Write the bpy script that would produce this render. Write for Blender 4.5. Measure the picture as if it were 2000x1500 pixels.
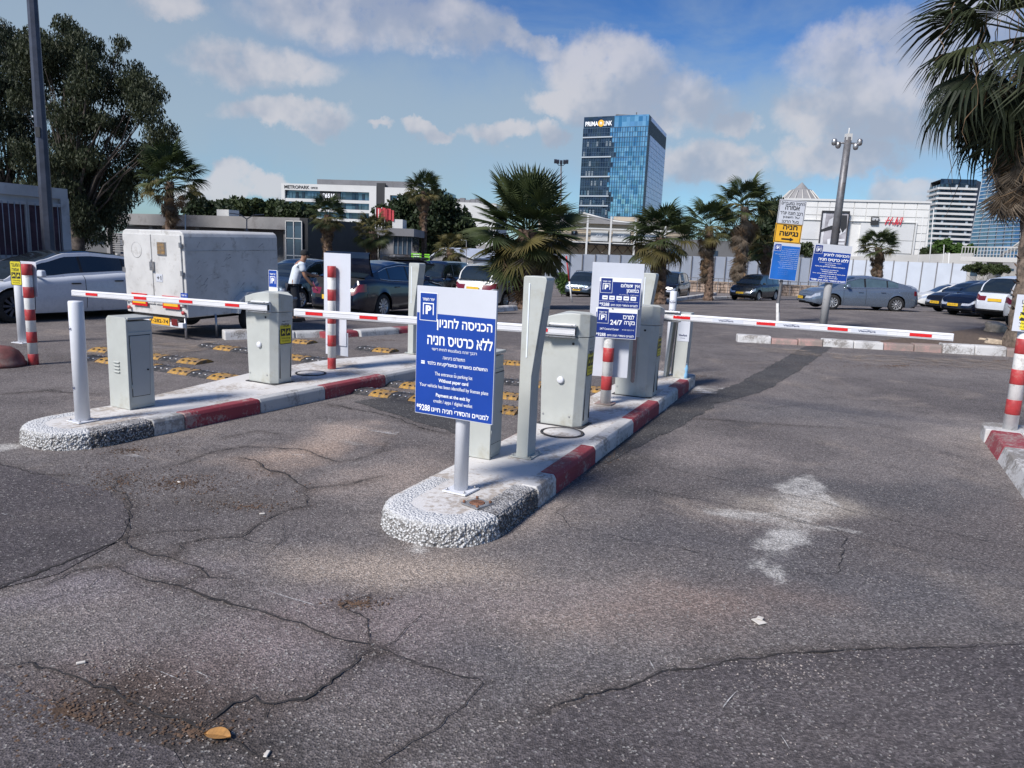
import bpy, bmesh, math, random
import numpy as np
from mathutils import Vector, Matrix, noise
random.seed(7); np.random.seed(7)
scene = bpy.context.scene
for o in list(bpy.data.objects): bpy.data.objects.remove(o)
COL = scene.collection
R = math.radians

# ------------------------------------------------------------------ camera
F_PX, PITCH, ROLL, CAM_H = 1444.0, 10.1, 2.4, 1.82
cam = bpy.data.objects.new('camera', bpy.data.cameras.new('camera'))
COL.objects.link(cam); scene.camera = cam
cam.data.sensor_width = 36.0; cam.data.lens = 36.0*F_PX/2000.0
cam.data.clip_start = 0.05; cam.data.clip_end = 3000.0
CAM_M = Matrix.Rotation(R(90-PITCH), 3, 'X') @ Matrix.Rotation(R(ROLL), 3, 'Z')
cam.matrix_world = Matrix.Translation((0, 0, CAM_H)) @ CAM_M.to_4x4()

# ------------------------------------------------------------------ light
SUN_AZ, SUN_EL = 224.0, 42.0            # degrees clockwise from +Y, above the horizon
sd = Vector((math.sin(R(SUN_AZ))*math.cos(R(SUN_EL)), math.cos(R(SUN_AZ))*math.cos(R(SUN_EL)), math.sin(R(SUN_EL))))
sun = bpy.data.objects.new('sun', bpy.data.lights.new('sun', 'SUN')); COL.objects.link(sun)
sun.data.energy = 3.9; sun.data.angle = R(14); sun.data.color = (1.0, 0.95, 0.90)
sun.rotation_euler = (-sd).to_track_quat('-Z', 'Y').to_euler()
scene.view_settings.view_transform = 'Standard'; scene.view_settings.look = 'None'
scene.view_settings.exposure = 0.45; scene.view_settings.gamma = 1.0
scene.view_settings.use_curve_mapping = False

# ------------------------------------------------------------------ node helpers
class NT:
    def __init__(s, tree): s.t = tree; s.n = tree.nodes; s.l = tree.links
    def add(s, kind, **kw):
        n = s.n.new(kind)
        for k, v in kw.items(): setattr(n, k, v)
        return n
    def put(s, sock, v):
        if isinstance(v, bpy.types.NodeSocket): s.l.new(v, sock)
        elif v is not None:
            if hasattr(sock, 'default_value'):
                if isinstance(v, (tuple, list)) and len(v) == 3 and sock.type == 'RGBA': v = (*v, 1)
                sock.default_value = v
    def math(s, op, a, b=None, c=None, clamp=False):
        n = s.add('ShaderNodeMath', operation=op, use_clamp=clamp)
        s.put(n.inputs[0], a); s.put(n.inputs[1], b); s.put(n.inputs[2], c)
        return n.outputs[0]
    def ramp(s, x, a, b):                      # smooth 0..1 between a and b
        n = s.add('ShaderNodeMapRange', interpolation_type='SMOOTHSTEP')
        s.put(n.inputs[0], x); n.inputs[1].default_value = a; n.inputs[2].default_value = b
        return n.outputs[0]
    def mix(s, f, a, b, mode='MIX'):
        n = s.add('ShaderNodeMix', data_type='RGBA', blend_type=mode)
        s.put(n.inputs[0], f); s.put(n.inputs[6], a); s.put(n.inputs[7], b)
        return n.outputs[2]
    def noise(s, vec, scale, detail=4, rough=.55, dist=0):
        n = s.add('ShaderNodeTexNoise')
        s.put(n.inputs['Vector'], vec); n.inputs['Scale'].default_value = scale
        n.inputs['Detail'].default_value = detail; n.inputs['Roughness'].default_value = rough
        n.inputs['Distortion'].default_value = dist
        return n.outputs[0]
    def vor(s, vec, scale, feature='F1', out='Distance'):
        n = s.add('ShaderNodeTexVoronoi', feature=feature)
        s.put(n.inputs['Vector'], vec); n.inputs['Scale'].default_value = scale
        return n.outputs[out]
    def map(s, vec, scale=(1, 1, 1), loc=(0, 0, 0)):
        n = s.add('ShaderNodeMapping'); s.put(n.inputs[0], vec)
        n.inputs['Scale'].default_value = scale; n.inputs['Location'].default_value = loc
        return n.outputs[0]
    def bump(s, h, strength=.3, dist=.01, normal=None):
        n = s.add('ShaderNodeBump'); s.put(n.inputs['Height'], h)
        n.inputs['Strength'].default_value = strength; n.inputs['Distance'].default_value = dist
        if normal is not None: s.put(n.inputs['Normal'], normal)
        return n.outputs[0]

def newmat(name):
    m = bpy.data.materials.new(name); m.use_nodes = True
    nt = NT(m.node_tree); b = m.node_tree.nodes['Principled BSDF']
    tc = nt.add('ShaderNodeTexCoord')
    return m, nt, b, tc.outputs['Object']

def mat(name, col, rough=.55, metal=0., var=.18, scale=6., bump=0., bscale=60., dirt=None, dirt_amt=.5, dscale=3., coat=0., spec=.5, sub=None):
    """general surface: mottled colour, roughness variation, fine relief, optional dirt colour in patches"""
    m, nt, b, co = newmat(name)
    n1 = nt.noise(co, scale, 5, .6)
    lo = tuple(c*(1-var) for c in col); hi = tuple(min(1, c*(1+var)) for c in col)
    c = nt.mix(nt.ramp(n1, .3, .7), lo, hi)
    if dirt is not None:
        n2 = nt.noise(co, dscale, 8, .7)
        k = nt.ramp(n2, .62-.25*dirt_amt, .75-.1*dirt_amt)
        c = nt.mix(k, c, dirt)
    nt.put(b.inputs['Base Color'], c)
    r = nt.add('ShaderNodeMapRange'); nt.put(r.inputs[0], nt.noise(co, scale*3, 3))
    r.inputs[3].default_value = max(0, rough-.08); r.inputs[4].default_value = min(1, rough+.08)
    nt.put(b.inputs['Roughness'], r.outputs[0])
    b.inputs['Metallic'].default_value = metal
    b.inputs['Specular IOR Level'].default_value = spec
    if coat: b.inputs['Coat Weight'].default_value = coat; b.inputs['Coat Roughness'].default_value = .04
    if bump: nt.put(b.inputs['Normal'], nt.bump(nt.noise(co, bscale, 4, .6), bump, .01))
    return m

def worn(name, paint, under, amount=.4, scale=9., rough=.75, bump=.4, bs=90., stipple=False):
    """paint worn through to what lies under it"""
    m, nt, b, co = newmat(name)
    big = nt.noise(co, scale*.3, 4, .6)
    fine = nt.noise(co, scale*4, 8, .72)
    s = nt.math('ADD', nt.math('MULTIPLY', big, .55), nt.math('MULTIPLY', fine, .45))
    k = nt.ramp(s, .62-.22*amount, .68-.16*amount)
    tint = nt.mix(nt.noise(co, 2.5, 4), tuple(c*.8 for c in paint), paint)
    col = nt.mix(k, tint, under)
    grime = nt.ramp(nt.noise(co, 1.7, 6, .65), .5, .75)
    col = nt.mix(nt.math('MULTIPLY', grime, .4), col, tuple(c*.55 for c in under))
    h = nt.noise(co, bs, 5, .65)
    if stipple:
        v = nt.vor(co, 62)
        v2 = nt.vor(co, 120)
        pit = nt.ramp(nt.math('ADD', v, nt.math('MULTIPLY', nt.noise(co, 14, 3), .35)), .60-stipple*.06, .86-stipple*.06)
        zz = nt.add('ShaderNodeSeparateXYZ'); nt.put(zz.inputs[0], co); pit = nt.math('MULTIPLY', pit, nt.ramp(nt.math('ADD', zz.outputs[2], nt.math('MULTIPLY', nt.noise(co, 9, 3), .03)), .162, .125))
        col = nt.mix(pit, col, (.20, .19, .18) if stipple == 1 else (.08, .075, .07))
        h = nt.math('SUBTRACT', 1., nt.math('ADD', nt.math('MULTIPLY', v, 1.2), nt.math('MULTIPLY', v2, .3)))
    nt.put(b.inputs['Base Color'], col); b.inputs['Roughness'].default_value = rough
    nt.put(b.inputs['Normal'], nt.bump(h, 1. if stipple else bump, .012 if stipple else .006))
    return m

# ------------------------------------------------------------------ pixel ray -> place in the world (only used to find where things stand)
def gz(x, y):
    d0 = 20 + .8*min(max(x, 0), 16)
    t = min(max(y-d0, 0), 30)
    return -.035*t
def ray(px, py):
    d = CAM_M @ Vector(((px-1000)/F_PX, -(py-750)/F_PX, -1))
    return d
def G(px, py, h=0.):
    d = ray(px, py); t = 1.0; prev = 0
    while t < 3000:
        x, y, z = d.x*t, d.y*t, CAM_H+d.z*t
        if z < gz(x, y)+h:
            lo, hi = prev, t
            for _ in range(30):
                mid = (lo+hi)/2
                if CAM_H+d.z*mid < gz(d.x*mid, d.y*mid)+h: hi = mid
                else: lo = mid
            return Vector((d.x*hi, d.y*hi, CAM_H+d.z*hi))
        prev = t; t *= 1.03
    return None
def at(px, py, dist):                # point of the ray at depth y = dist
    d = ray(px, py); t = dist/d.y
    return Vector((d.x*t, dist, CAM_H+d.z*t))

# ------------------------------------------------------------------ sky
world = bpy.data.worlds.new('World'); scene.world = world; world.use_nodes = True
w = NT(world.node_tree); w.n.clear()
out = w.add('ShaderNodeOutputWorld'); bg = w.add('ShaderNodeBackground'); bg.inputs[1].default_value = .064
w.l.new(bg.outputs[0], out.inputs[0])
sky = w.add('ShaderNodeTexSky', sky_type='NISHITA', sun_disc=False)
sky.sun_elevation = R(SUN_EL); sky.sun_rotation = R(SUN_AZ); sky.air_density = 1.0; sky.dust_density = .6; sky.ozone_density = 3.0
tcw = w.add('ShaderNodeTexCoord'); dirv = tcw.outputs['Generated']
sep = w.add('ShaderNodeSeparateXYZ'); w.put(sep.inputs[0], dirv)
az = w.math('ARCTAN2', sep.outputs[0], sep.outputs[1]); el = w.math('ARCSINE', sep.outputs[2])
def azel(px, py):
    d = ray(px, py).normalized(); return math.atan2(d.x, d.y), math.asin(d.z)
# domain warp shared by all clouds
warp = w.add('ShaderNodeTexNoise'); w.put(warp.inputs['Vector'], dirv); warp.inputs['Scale'].default_value = 9.
warp.inputs['Detail'].default_value = 7; warp.inputs['Roughness'].default_value = .62
ws = w.add('ShaderNodeSeparateColor'); w.put(ws.inputs[0], warp.outputs['Color'])
waz = w.math('ADD', az, w.math('MULTIPLY', w.math('SUBTRACT', ws.outputs[0], .5), .16))
wel = w.math('ADD', el, w.math('MULTIPLY', w.math('SUBTRACT', ws.outputs[1], .5), .11))
base = sky.outputs[0]
base = w.mix(1., base, (.80, 1.12, 1.42), 'MULTIPLY')
base = w.mix(w.ramp(el, .08, .45), base, w.mix(1., base, (.30, .52, .80), 'MULTIPLY'))
# thin high veil, everywhere but torn open
veiln = w.noise(w.map(dirv, (2.2, 2.2, 7.)), 1.1, 6, .6, .6)
def blob(px, py, rx, ry, soft=.5, warped=True):
    a, e = azel(px, py)
    A, E_ = (waz, wel) if warped else (az, el)
    dx = w.math('DIVIDE', w.math('SUBTRACT', A, a), rx/F_PX); dy = w.math('DIVIDE', w.math('SUBTRACT', E_, e), ry/F_PX)
    r2 = w.math('ADD', w.math('MULTIPLY', dx, dx), w.math('MULTIPLY', dy, dy))
    return w.ramp(r2, 1.45+soft, .75-soft)
def addb(lst, mx=True):
    acc = None
    for b in lst:
        v = blob(*b)
        acc = v if acc is None else w.math('MAXIMUM', acc, v)
    return acc
veil = w.math('MULTIPLY', w.ramp(veiln, .42, .66), .32)
veilb = addb([(150, 60, 420, 130, .9), (700, 240, 520, 130, .9), (1000, 250, 420, 110, .9), (1500, 260, 320, 90, .9), (300, 190, 330, 110, .9)])
veil = w.math('MAXIMUM', veil, w.math('MULTIPLY', veilb, .74))
col = w.mix(veil, base, (4.5, 5.5, 6.2))
# cumulus: lit tops, blue grey bases
puffs = [(660, 15, 150, 55, .35), (830, 60, 170, 40, .4), (1010, 78, 110, 24, .4), (500, 135, 105, 36, .35), (560, 238, 110, 24, .3), (340, 12, 60, 22, .35),
         (1180, 130, 105, 62, .22), (1250, 195, 150, 52, .25), (1110, 205, 70, 30, .3), (1430, 232, 42, 22, .3), (1390, 310, 95, 34, .25),
         (1640, 310, 95, 34, .25), (1670, 215, 110, 55, .25), (1760, 110, 140, 66, .3), (1780, 200, 120, 60, .3), (1900, 60, 100, 60, .4), (1770, 375, 60, 26, .25),
         (440, 360, 52, 28, .2), (500, 380, 60, 22, .2), (400, 385, 40, 20, .2), (870, 268, 40, 12, .4), (985, 272, 60, 18, .4), (1095, 275, 45, 20, .4), (760, 265, 30, 8, .5)]
cm = addb(puffs)
gen = w.ramp(w.noise(w.map(dirv, (1, 1, 2.6)), 3.1, 8, .62), .60, .70)      # the rest of the sky, away from the picture
faraz = w.ramp(w.math('ABSOLUTE', az), R(40), R(55))
cm = w.math('MAXIMUM', cm, w.math('MULTIPLY', gen, faraz))
detail = w.noise(dirv, 26, 7, .65)
cm = w.math('MULTIPLY', cm, w.ramp(detail, .12, .5))
# shading of a cloud follows its own relief
sh1 = w.noise(dirv, 6.5, 5, .55)
off = w.add('ShaderNodeVectorMath', operation='ADD'); w.put(off.inputs[0], dirv); off.inputs[1].default_value = (-.022, 0, .034)
sh2 = w.noise(off.outputs[0], 6.5, 5, .55)
lit = w.ramp(w.math('SUBTRACT', sh1, sh2), -.10, .12)
ccol = w.mix(lit, (4.3, 4.8, 6.0), (7.6, 7.4, 7.8))
col = w.mix(w.math('MULTIPLY', cm, .76), col, ccol)
# below the horizon: dull ground tone
col = w.mix(w.ramp(el, -.01, -.06), col, (1.0, .95, .9))
w.put(bg.inputs[0], col)

# ------------------------------------------------------------------ mesh builder
class MB:
    def __init__(s): s.v = []; s.f = []; s.m = []; s.sm = []
    def add(s, vs, fs, mi=0, sm=False):
        n = len(s.v); s.v += [tuple(v) for v in vs]
        for f in fs: s.f.append(tuple(i+n for i in f)); s.m.append(mi); s.sm.append(sm)
        return s
    def box(s, c, d, mi=0, rz=0., rot=None, taper=1.):
        vs = []
        M = rot if rot is not None else Matrix.Rotation(rz, 3, 'Z')
        for z in (-.5, .5):
            t = taper if z > 0 else 1.
            for x, y in ((-.5, -.5), (.5, -.5), (.5, .5), (-.5, .5)):
                p = M @ Vector((x*d[0]*t, y*d[1]*t, z*d[2])); vs.append(p+Vector(c))
        return s.add(vs, [(3, 2, 1, 0), (4, 5, 6, 7), (0, 1, 5, 4), (1, 2, 6, 5), (2, 3, 7, 6), (3, 0, 4, 7)], mi)
    def tube(s, pts, rad, n=10, mi=0, caps=True, sm=True):
        pts = [Vector(p) for p in pts]
        if not isinstance(rad, (list, tuple)): rad = [rad]*len(pts)
        base = len(s.v); rings = []
        up = Vector((0, 0, 1))
        for i, p in enumerate(pts):
            d = (pts[min(i+1, len(pts)-1)]-pts[max(i-1, 0)])
            if d.length < 1e-9: d = Vector((0, 0, 1))
            d.normalize()
            a = d.cross(up if abs(d.z) < .95 else Vector((0, 1, 0))); a.normalize(); b = d.cross(a)
            for k in range(n):
                t = 2*math.pi*k/n
                s.v.append(tuple(p+(a*math.cos(t)+b*math.sin(t))*rad[i]))
        for i in range(len(pts)-1):
            for k in range(n):
                q = (base+i*n+k, base+i*n+(k+1) % n, base+(i+1)*n+(k+1) % n, base+(i+1)*n+k)
                s.f.append(q); s.m.append(mi); s.sm.append(sm)
        if caps:
            s.f.append(tuple(base+k for k in range(n))[::-1]); s.m.append(mi); s.sm.append(False)
            s.f.append(tuple(base+(len(pts)-1)*n+k for k in range(n))); s.m.append(mi); s.sm.append(False)
        return s
    def lathe(s, prof, n=20, mi=0, c=(0, 0, 0), sm=True, axis='Z', caps=True):
        base = len(s.v)
        for r, z in prof:
            for k in range(n):
                t = 2*math.pi*k/n
                p = (r*math.cos(t), r*math.sin(t), z)
                if axis == 'Y': p = (r*math.cos(t), z, r*math.sin(t))
                if axis == 'X': p = (z, r*math.cos(t), r*math.sin(t))
                s.v.append((p[0]+c[0], p[1]+c[1], p[2]+c[2]))
        for i in range(len(prof)-1):
            for k in range(n):
                s.f.append((base+i*n+k, base+i*n+(k+1) % n, base+(i+1)*n+(k+1) % n, base+(i+1)*n+k)); s.m.append(mi); s.sm.append(sm)
        if not caps: return s
        if prof[0][0] > 1e-6: s.f.append(tuple(base+k for k in range(n))[::-1]); s.m.append(mi); s.sm.append(False)
        if prof[-1][0] > 1e-6: s.f.append(tuple(base+(len(prof)-1)*n+k for k in range(n))); s.m.append(mi); s.sm.append(False)
        return s
    def prism(s, poly, z0, z1, mi=0, mi_top=None):
        n = len(poly); vs = [(x, y, z0) for x, y in poly]+[(x, y, z1) for x, y in poly]
        s.add(vs, [(i, (i+1) % n, n+(i+1) % n, n+i) for i in range(n)]+[tuple(range(n))[::-1]], mi)
        s.add([(x, y, z1) for x, y in poly], [tuple(range(n))], mi if mi_top is None else mi_top)
        return s
    def prism_y(s, poly, y0, y1, mi=0):            # outline in x,z pushed along y
        n = len(poly); vs = [(x, y0, z) for x, z in poly]+[(x, y1, z) for x, z in poly]
        return s.add(vs, [(i, (i+1) % n, n+(i+1) % n, n+i) for i in range(n)]+[tuple(range(n))[::-1], tuple(range(n, 2*n))], mi)
    def prism_x(s, poly, x0, x1, mi=0):            # outline in y,z pushed along x
        n = len(poly); vs = [(x0, y, z) for y, z in poly]+[(x1, y, z) for y, z in poly]
        return s.add(vs, [(i, (i+1) % n, n+(i+1) % n, n+i) for i in range(n)]+[tuple(range(n))[::-1], tuple(range(n, 2*n))], mi)
    def build(s, name, mats, parent=None, bevel=0., seg=2, loc=None, az=None):
        me = bpy.data.meshes.new(name); me.from_pydata(s.v, [], s.f)
        if not isinstance(mats, (list, tuple)): mats = [mats]
        for m_ in mats: me.materials.append(m_)
        me.polygons.foreach_set('material_index', s.m); me.polygons.foreach_set('use_smooth', s.sm)
        me.update()
        bm = bmesh.new(); bm.from_mesh(me)
        if bevel:
            bmesh.ops.remove_doubles(bm, verts=bm.verts, dist=1e-5)
            bmesh.ops.recalc_face_normals(bm, faces=bm.faces)
            es = [e for e in bm.edges if len(e.link_faces) == 2 and e.calc_face_angle(0) > R(28)]
            bmesh.ops.bevel(bm, geom=es, offset=bevel, segments=seg, affect='EDGES', profile=.5, clamp_overlap=True)
        else: bmesh.ops.recalc_face_normals(bm, faces=bm.faces)
        bm.to_mesh(me); bm.free()
        o = bpy.data.objects.new(name, me); COL.objects.link(o)
        if parent is not None: o.parent = parent
        if loc is not None: o.location = loc
        if az is not None: o.rotation_euler = (0, 0, -R(az))
        return o

def npmesh(name, verts, faces, m, parent=None, k=4, mi=None):
    """fast path for big meshes: verts (n,3), faces (m,k)"""
    me = bpy.data.meshes.new(name); verts = np.asarray(verts, dtype=np.float32); faces = np.asarray(faces, dtype=np.int32)
    me.vertices.add(len(verts)); me.vertices.foreach_set('co', verts.ravel())
    me.loops.add(faces.size); me.loops.foreach_set('vertex_index', faces.ravel())
    me.polygons.add(len(faces)); me.polygons.foreach_set('loop_start', np.arange(0, faces.size, k, dtype=np.int32))
    try: me.polygons.foreach_set('loop_total', np.full(len(faces), k, dtype=np.int32))
    except Exception: pass
    for m_ in (m if isinstance(m, (list, tuple)) else [m]): me.materials.append(m_)
    if mi is not None: me.polygons.foreach_set('material_index', np.asarray(mi, dtype=np.int32))
    me.update(calc_edges=True); me.validate()
    o = bpy.data.objects.new(name, me); COL.objects.link(o)
    if parent is not None: o.parent = parent
    return o

def thing(name, label, cat, loc=(0, 0, 0), az=0., group=None):
    o = bpy.data.objects.new(name, None); COL.objects.link(o); o.empty_display_size = .1
    o.location = loc; o.rotation_euler = (0, 0, -R(az)); o['label'] = label; o['category'] = cat
    if group: o['group'] = group
    return o
def tag(o, label=None, cat=None, group=None, kind=None):
    if label: o['label'] = label
    if cat: o['category'] = cat
    if group: o['group'] = group
    if kind: o['kind'] = kind
    return o
def kids(o): return list(o.children)
def dup(root, loc=None, az=None, label=None, group=None):
    r = root.copy(); COL.objects.link(r)
    if loc is not None: r.location = loc
    if az is not None: r.rotation_euler = (0, 0, -R(az))
    if label: r['label'] = label
    if group: r['group'] = group
    for ch in kids(root):
        c = ch.copy(); COL.objects.link(c); c.parent = r
        for g in kids(ch):
            d = g.copy(); COL.objects.link(d); d.parent = c
    return r

HEB = lambda s: s[::-1]
def text_into(mb, s, x0, x1, z0, z1, y, mi=0, bold=0., align='fit', axis='XZ', flip=False):
    """flat lettering fitted in the box x0..x1, z0..z1 on the plane y (facing -y)"""
    c = bpy.data.curves.new('t', 'FONT'); c.body = s; c.offset = bold; c.resolution_u = 3
    o = bpy.data.objects.new('t', c); COL.objects.link(o)
    dg = bpy.context.evaluated_depsgraph_get(); dg.update()
    me = bpy.data.meshes.new_from_object(o.evaluated_get(dg))
    bpy.data.objects.remove(o); bpy.data.curves.remove(c)
    if not len(me.vertices): return
    vs = [v.co.copy() for v in me.vertices]; fs = [tuple(p.vertices) for p in me.polygons]
    a = min(v.x for v in vs); b = max(v.x for v in vs); lo = min(v.y for v in vs); hi = max(v.y for v in vs)
    sx = (x1-x0)/max(b-a, 1e-6); sz = (z1-z0)/max(hi-lo, 1e-6)
    pts = []
    for v in vs:
        X = x0+(v.x-a)*sx; Z = z0+(v.y-lo)*sz
        if axis == 'XZ': pts.append((X, y, Z))
        elif axis == 'YZ': pts.append((y, X, Z))
        else: pts.append((X, Z, y))
    mb.add(pts, fs, mi)
    bpy.data.meshes.remove(me)
# ------------------------------------------------------------------ materials
def asphalt(name, c0, c1, fine=1., blot=True, dust=(.30, .25, .21), extra=None):
    m, nt, b, co = newmat(name)
    agg = nt.vor(co, 105., 'F1', 'Color')
    ag = nt.add('ShaderNodeSeparateColor'); nt.put(ag.inputs[0], agg)
    n1 = nt.noise(co, .35, 6, .6, .4); n2 = nt.noise(co, 2.3, 7, .65); n3 = nt.noise(co, 38, 6, .75)
    base = nt.mix(nt.ramp(n1, .35, .66), c0, c1)
    base = nt.mix(nt.math('MULTIPLY', nt.ramp(n2, .48, .72), .5), base, tuple(c*.58 for c in c0))
    # dusty, worn tracts
    d = nt.math('MULTIPLY', nt.ramp(nt.noise(nt.map(co, (1, 1, 1), (7, 3, 0)), .8, 7, .62, .8), .52, .74), .55)
    base = nt.mix(d, base, dust)
    if extra: base = extra(nt, co, base)
    # stones: some pale, some dark
    tone = nt.math('MULTIPLY', nt.math('ADD', .50, nt.math('MULTIPLY', nt.math('POWER', ag.outputs[0], 1.6), 1.30)), nt.math('ADD', .72, nt.math('MULTIPLY', n3, .55)))
    tm = nt.add('ShaderNodeVectorMath', operation='SCALE'); nt.put(tm.inputs[0], base); nt.put(tm.inputs['Scale'], tone)
    base = nt.mix(.82*fine, base, tm.outputs[0])
    pale = nt.math('MULTIPLY', nt.math('GREATER_THAN', ag.outputs[1], .965), .55)
    base = nt.mix(pale, base, (.42, .40, .37))
    # oil
    oil = nt.math('MULTIPLY', nt.ramp(nt.noise(nt.map(co, (1, 1, 1), (31, 12, 0)), .62, 5, .6), .62, .74), .5)
    base = nt.mix(oil, base, (.045, .043, .045))
    nt.put(b.inputs['Base Color'], base)
    nt.put(b.inputs['Roughness'], nt.math('ADD', .74, nt.math('MULTIPLY', n2, .22)))
    b.inputs['Specular IOR Level'].default_value = .32
    h = nt.math('ADD', nt.math('MULTIPLY', nt.vor(co, 105.), 1.0), nt.math('MULTIPLY', n3, 1.3))
    nb = nt.bump(h, .9, .006)
    nb = nt.bump(nt.noise(co, 4., 5, .6), .25, .03, nb)
    nt.put(b.inputs['Normal'], nb)
    return m
def stain_fields(V):
    """colour and cover of stains, cover of road paint, for every ground vertex"""
    P = lambda x, y: G(x, y)
    n_ = len(V); W1 = np.zeros(n_); W2 = np.zeros(n_); near = (np.abs(V[:, 0]) < 16) & (V[:, 1] > -1) & (V[:, 1] < 34)
    for i_ in np.nonzero(near)[0]:
        p = Vector(V[i_]); W1[i_] = noise.noise(p*1.7)+.5*noise.noise(p*4.1)+.3*noise.noise(p*9.); W2[i_] = noise.noise(p*1.7+Vector((7, 3, 9)))+.5*noise.noise(p*4.1+Vector((7, 3, 9)))+.3*noise.noise(p*9.+Vector((7, 3, 9)))
    C = np.zeros((n_, 3)); A = np.zeros(n_); Pn = np.zeros(n_)
    def spot(x, y, r, sx, sy, rot, wob=.45):
        dx = V[:, 0]-x; dy = V[:, 1]-y; c_, s_ = math.cos(rot), math.sin(rot)
        u = (dx*c_+dy*s_)/(r*sx)+W1*wob; v = (-dx*s_+dy*c_)/(r*sy)+W2*wob
        t = np.clip((1.15-np.sqrt(u*u+v*v))/1.0, 0, 1); return t*t*(3-2*t)*near
    # rust brown dust in the lane between the islands, under the worn arrow, by the kerb heads
    for (px, py, r, sx, sy, rot, c, k) in [
        (600, 880, .85, .55, 1.3, -.5, (.40, .30, .235), .8), (760, 930, .8, .7, 1, -.4, (.33, .265, .225), .65), (680, 845, .6, .8, 1, -.4, (.42, .33, .27), .6),
        (1560, 985, .55, 1.2, .8, 0, (.40, .35, .29), .8), (1400, 880, .8, 1, 1, 0, (.29, .25, .23), .5), (1100, 1180, .6, 1.6, .7, .2, (.29, .24, .21), .5),
        (780, 1100, .55, 1.6, .7, 0, (.38, .31, .25), .75), (1000, 1010, .4, 1, 1.4, -.4, (.35, .29, .25), .6), (560, 1250, .9, 1.6, .8, .3, (.25, .20, .195), .6),
        (1350, 1180, .7, 1.5, .5, .2, (.25, .185, .155), .6), (1900, 850, .8, .8, 1.8, -.5, (.31, .27, .24), .6), (1150, 880, .35, .7, 1.3, -.4, (.06, .05, .045), .6),
        (240, 1000, .7, 1.5, .8, 0, (.105, .092, .09), .75), (120, 1400, .7, 1.6, .7, .3, (.075, .055, .045), .85), (330, 1390, .35, 1.6, .6, -.3, (.085, .055, .04), .8), (400, 1450, .5, 1.8, .5, -.3, (.055, .05, .05), .8),
        (1560, 1300, .22, 1.4, .8, 0, (.035, .035, .035), .8), (1210, 905, .5, .7, 1.6, -.5, (.055, .05, .05), .75), (1700, 960, 1., 1.6, .6, 0, (.085, .082, .086), .7), (1330, 1050, .8, 1.6, .6, 0, (.095, .09, .095), .65),
        (1750, 1150, .9, 1.5, .7, 0, (.105, .102, .108), .6), (950, 1300, .6, 1.5, .7, 0, (.10, .095, .10), .6), (700, 1060, .5, 1.5, .6, 0, (.12, .11, .11), .55), (1050, 1440, .5, 1.8, .5, .1, (.085, .075, .075), .6), (1800, 1400, .6, 1.8, .7, .1, (.07, .07, .078), .6),
        (350, 700, 2.2, 1.6, .6, .4, (.085, .075, .07), .6), (1600, 640, 3., 2.2, .5, 0, (.10, .09, .092), .6), (100, 950, .8, 1.2, .5, 0, (.10, .095, .095), .5), (1550, 800, 1.2, 1.2, 1, 0, (.12, .115, .12), .6), (1250, 960, .35, 1.3, .6, 0, (.05, .048, .05), .6),
        (450, 980, .45, 1.4, .6, 0, (.10, .085, .075), .6), (260, 1120, .5, 1.6, .4, .3, (.24, .21, .22), .6), (90, 1170, .5, 1.6, .4, .3, (.22, .19, .20), .5), (1480, 760, .8, .6, 1.8, -.5, (.20, .17, .155), .5), (900, 720, 2., .8, 1.4, -.5, (.22, .175, .15), .5)]:
        p = P(px, py)
        q_ = spot(p.x, p.y, r, sx, sy, rot)*k; C = C*(1-q_)[:, None]+np.array(c)*q_[:, None]; A = A*(1-q_)+q_
    # road paint worn down to the high stones
    for (l, r_, tp, bt, k, rot) in [((772, 1070), (860, 1070), (815, 1056), (812, 1088), 1.2, 0), ((-40, 872), (66, 874), (20, 858), (20, 892), 1.2, 0),
            ((1270, 800), (1355, 806), (1310, 790), (1310, 816), 1., 0), ((1335, 760), (1430, 764), (1385, 748), (1385, 774), .9, 0), ((215, 897), (305, 893), (260, 886), (260, 904), .6, 0), ((1225, 968), (1290, 976), (1255, 962), (1255, 982), .6, 0)]:
        L_, R_, T_, B_ = P(*l), P(*r_), P(*tp), P(*bt); cx, cy = (L_.x+R_.x)/2, (T_.y+B_.y)/2
        Pn = np.maximum(Pn, k*spot(cx, cy, 1., (R_-L_).length*.50, abs(T_.y-B_.y)*.52+.02, rot, .22))
    def polyfield(pts, soft, k):
        Q = np.array([P(*p)[:2] for p in pts]); x = V[:, 0]+W1*.07; y = V[:, 1]+W2*.09; ins = np.zeros(n_, bool); dist = np.full(n_, 9.)
        for (ax, ay), (bx_, by) in zip(Q, np.roll(Q, -1, 0)):
            cnd = (ay > y) != (by > y); den = (by-ay) if abs(by-ay) > 1e-9 else 1e-9; ins ^= cnd & (x < (bx_-ax)*(y-ay)/den+ax)
            L2 = (bx_-ax)**2+(by-ay)**2+1e-12; u = np.clip(((x-ax)*(bx_-ax)+(y-ay)*(by-ay))/L2, 0, 1); dist = np.minimum(dist, np.hypot(x-ax-u*(bx_-ax), y-ay-u*(by-ay)))
        return np.clip(.5+np.where(ins, dist, -dist)/soft, 0, 1)*k*near
    A_2 = lambda L: [(x*.5, 850+y*.5) for x, y in L]; B_2 = lambda L: [(1000+x*.547, 680+y*.547) for x, y in L]
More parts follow.
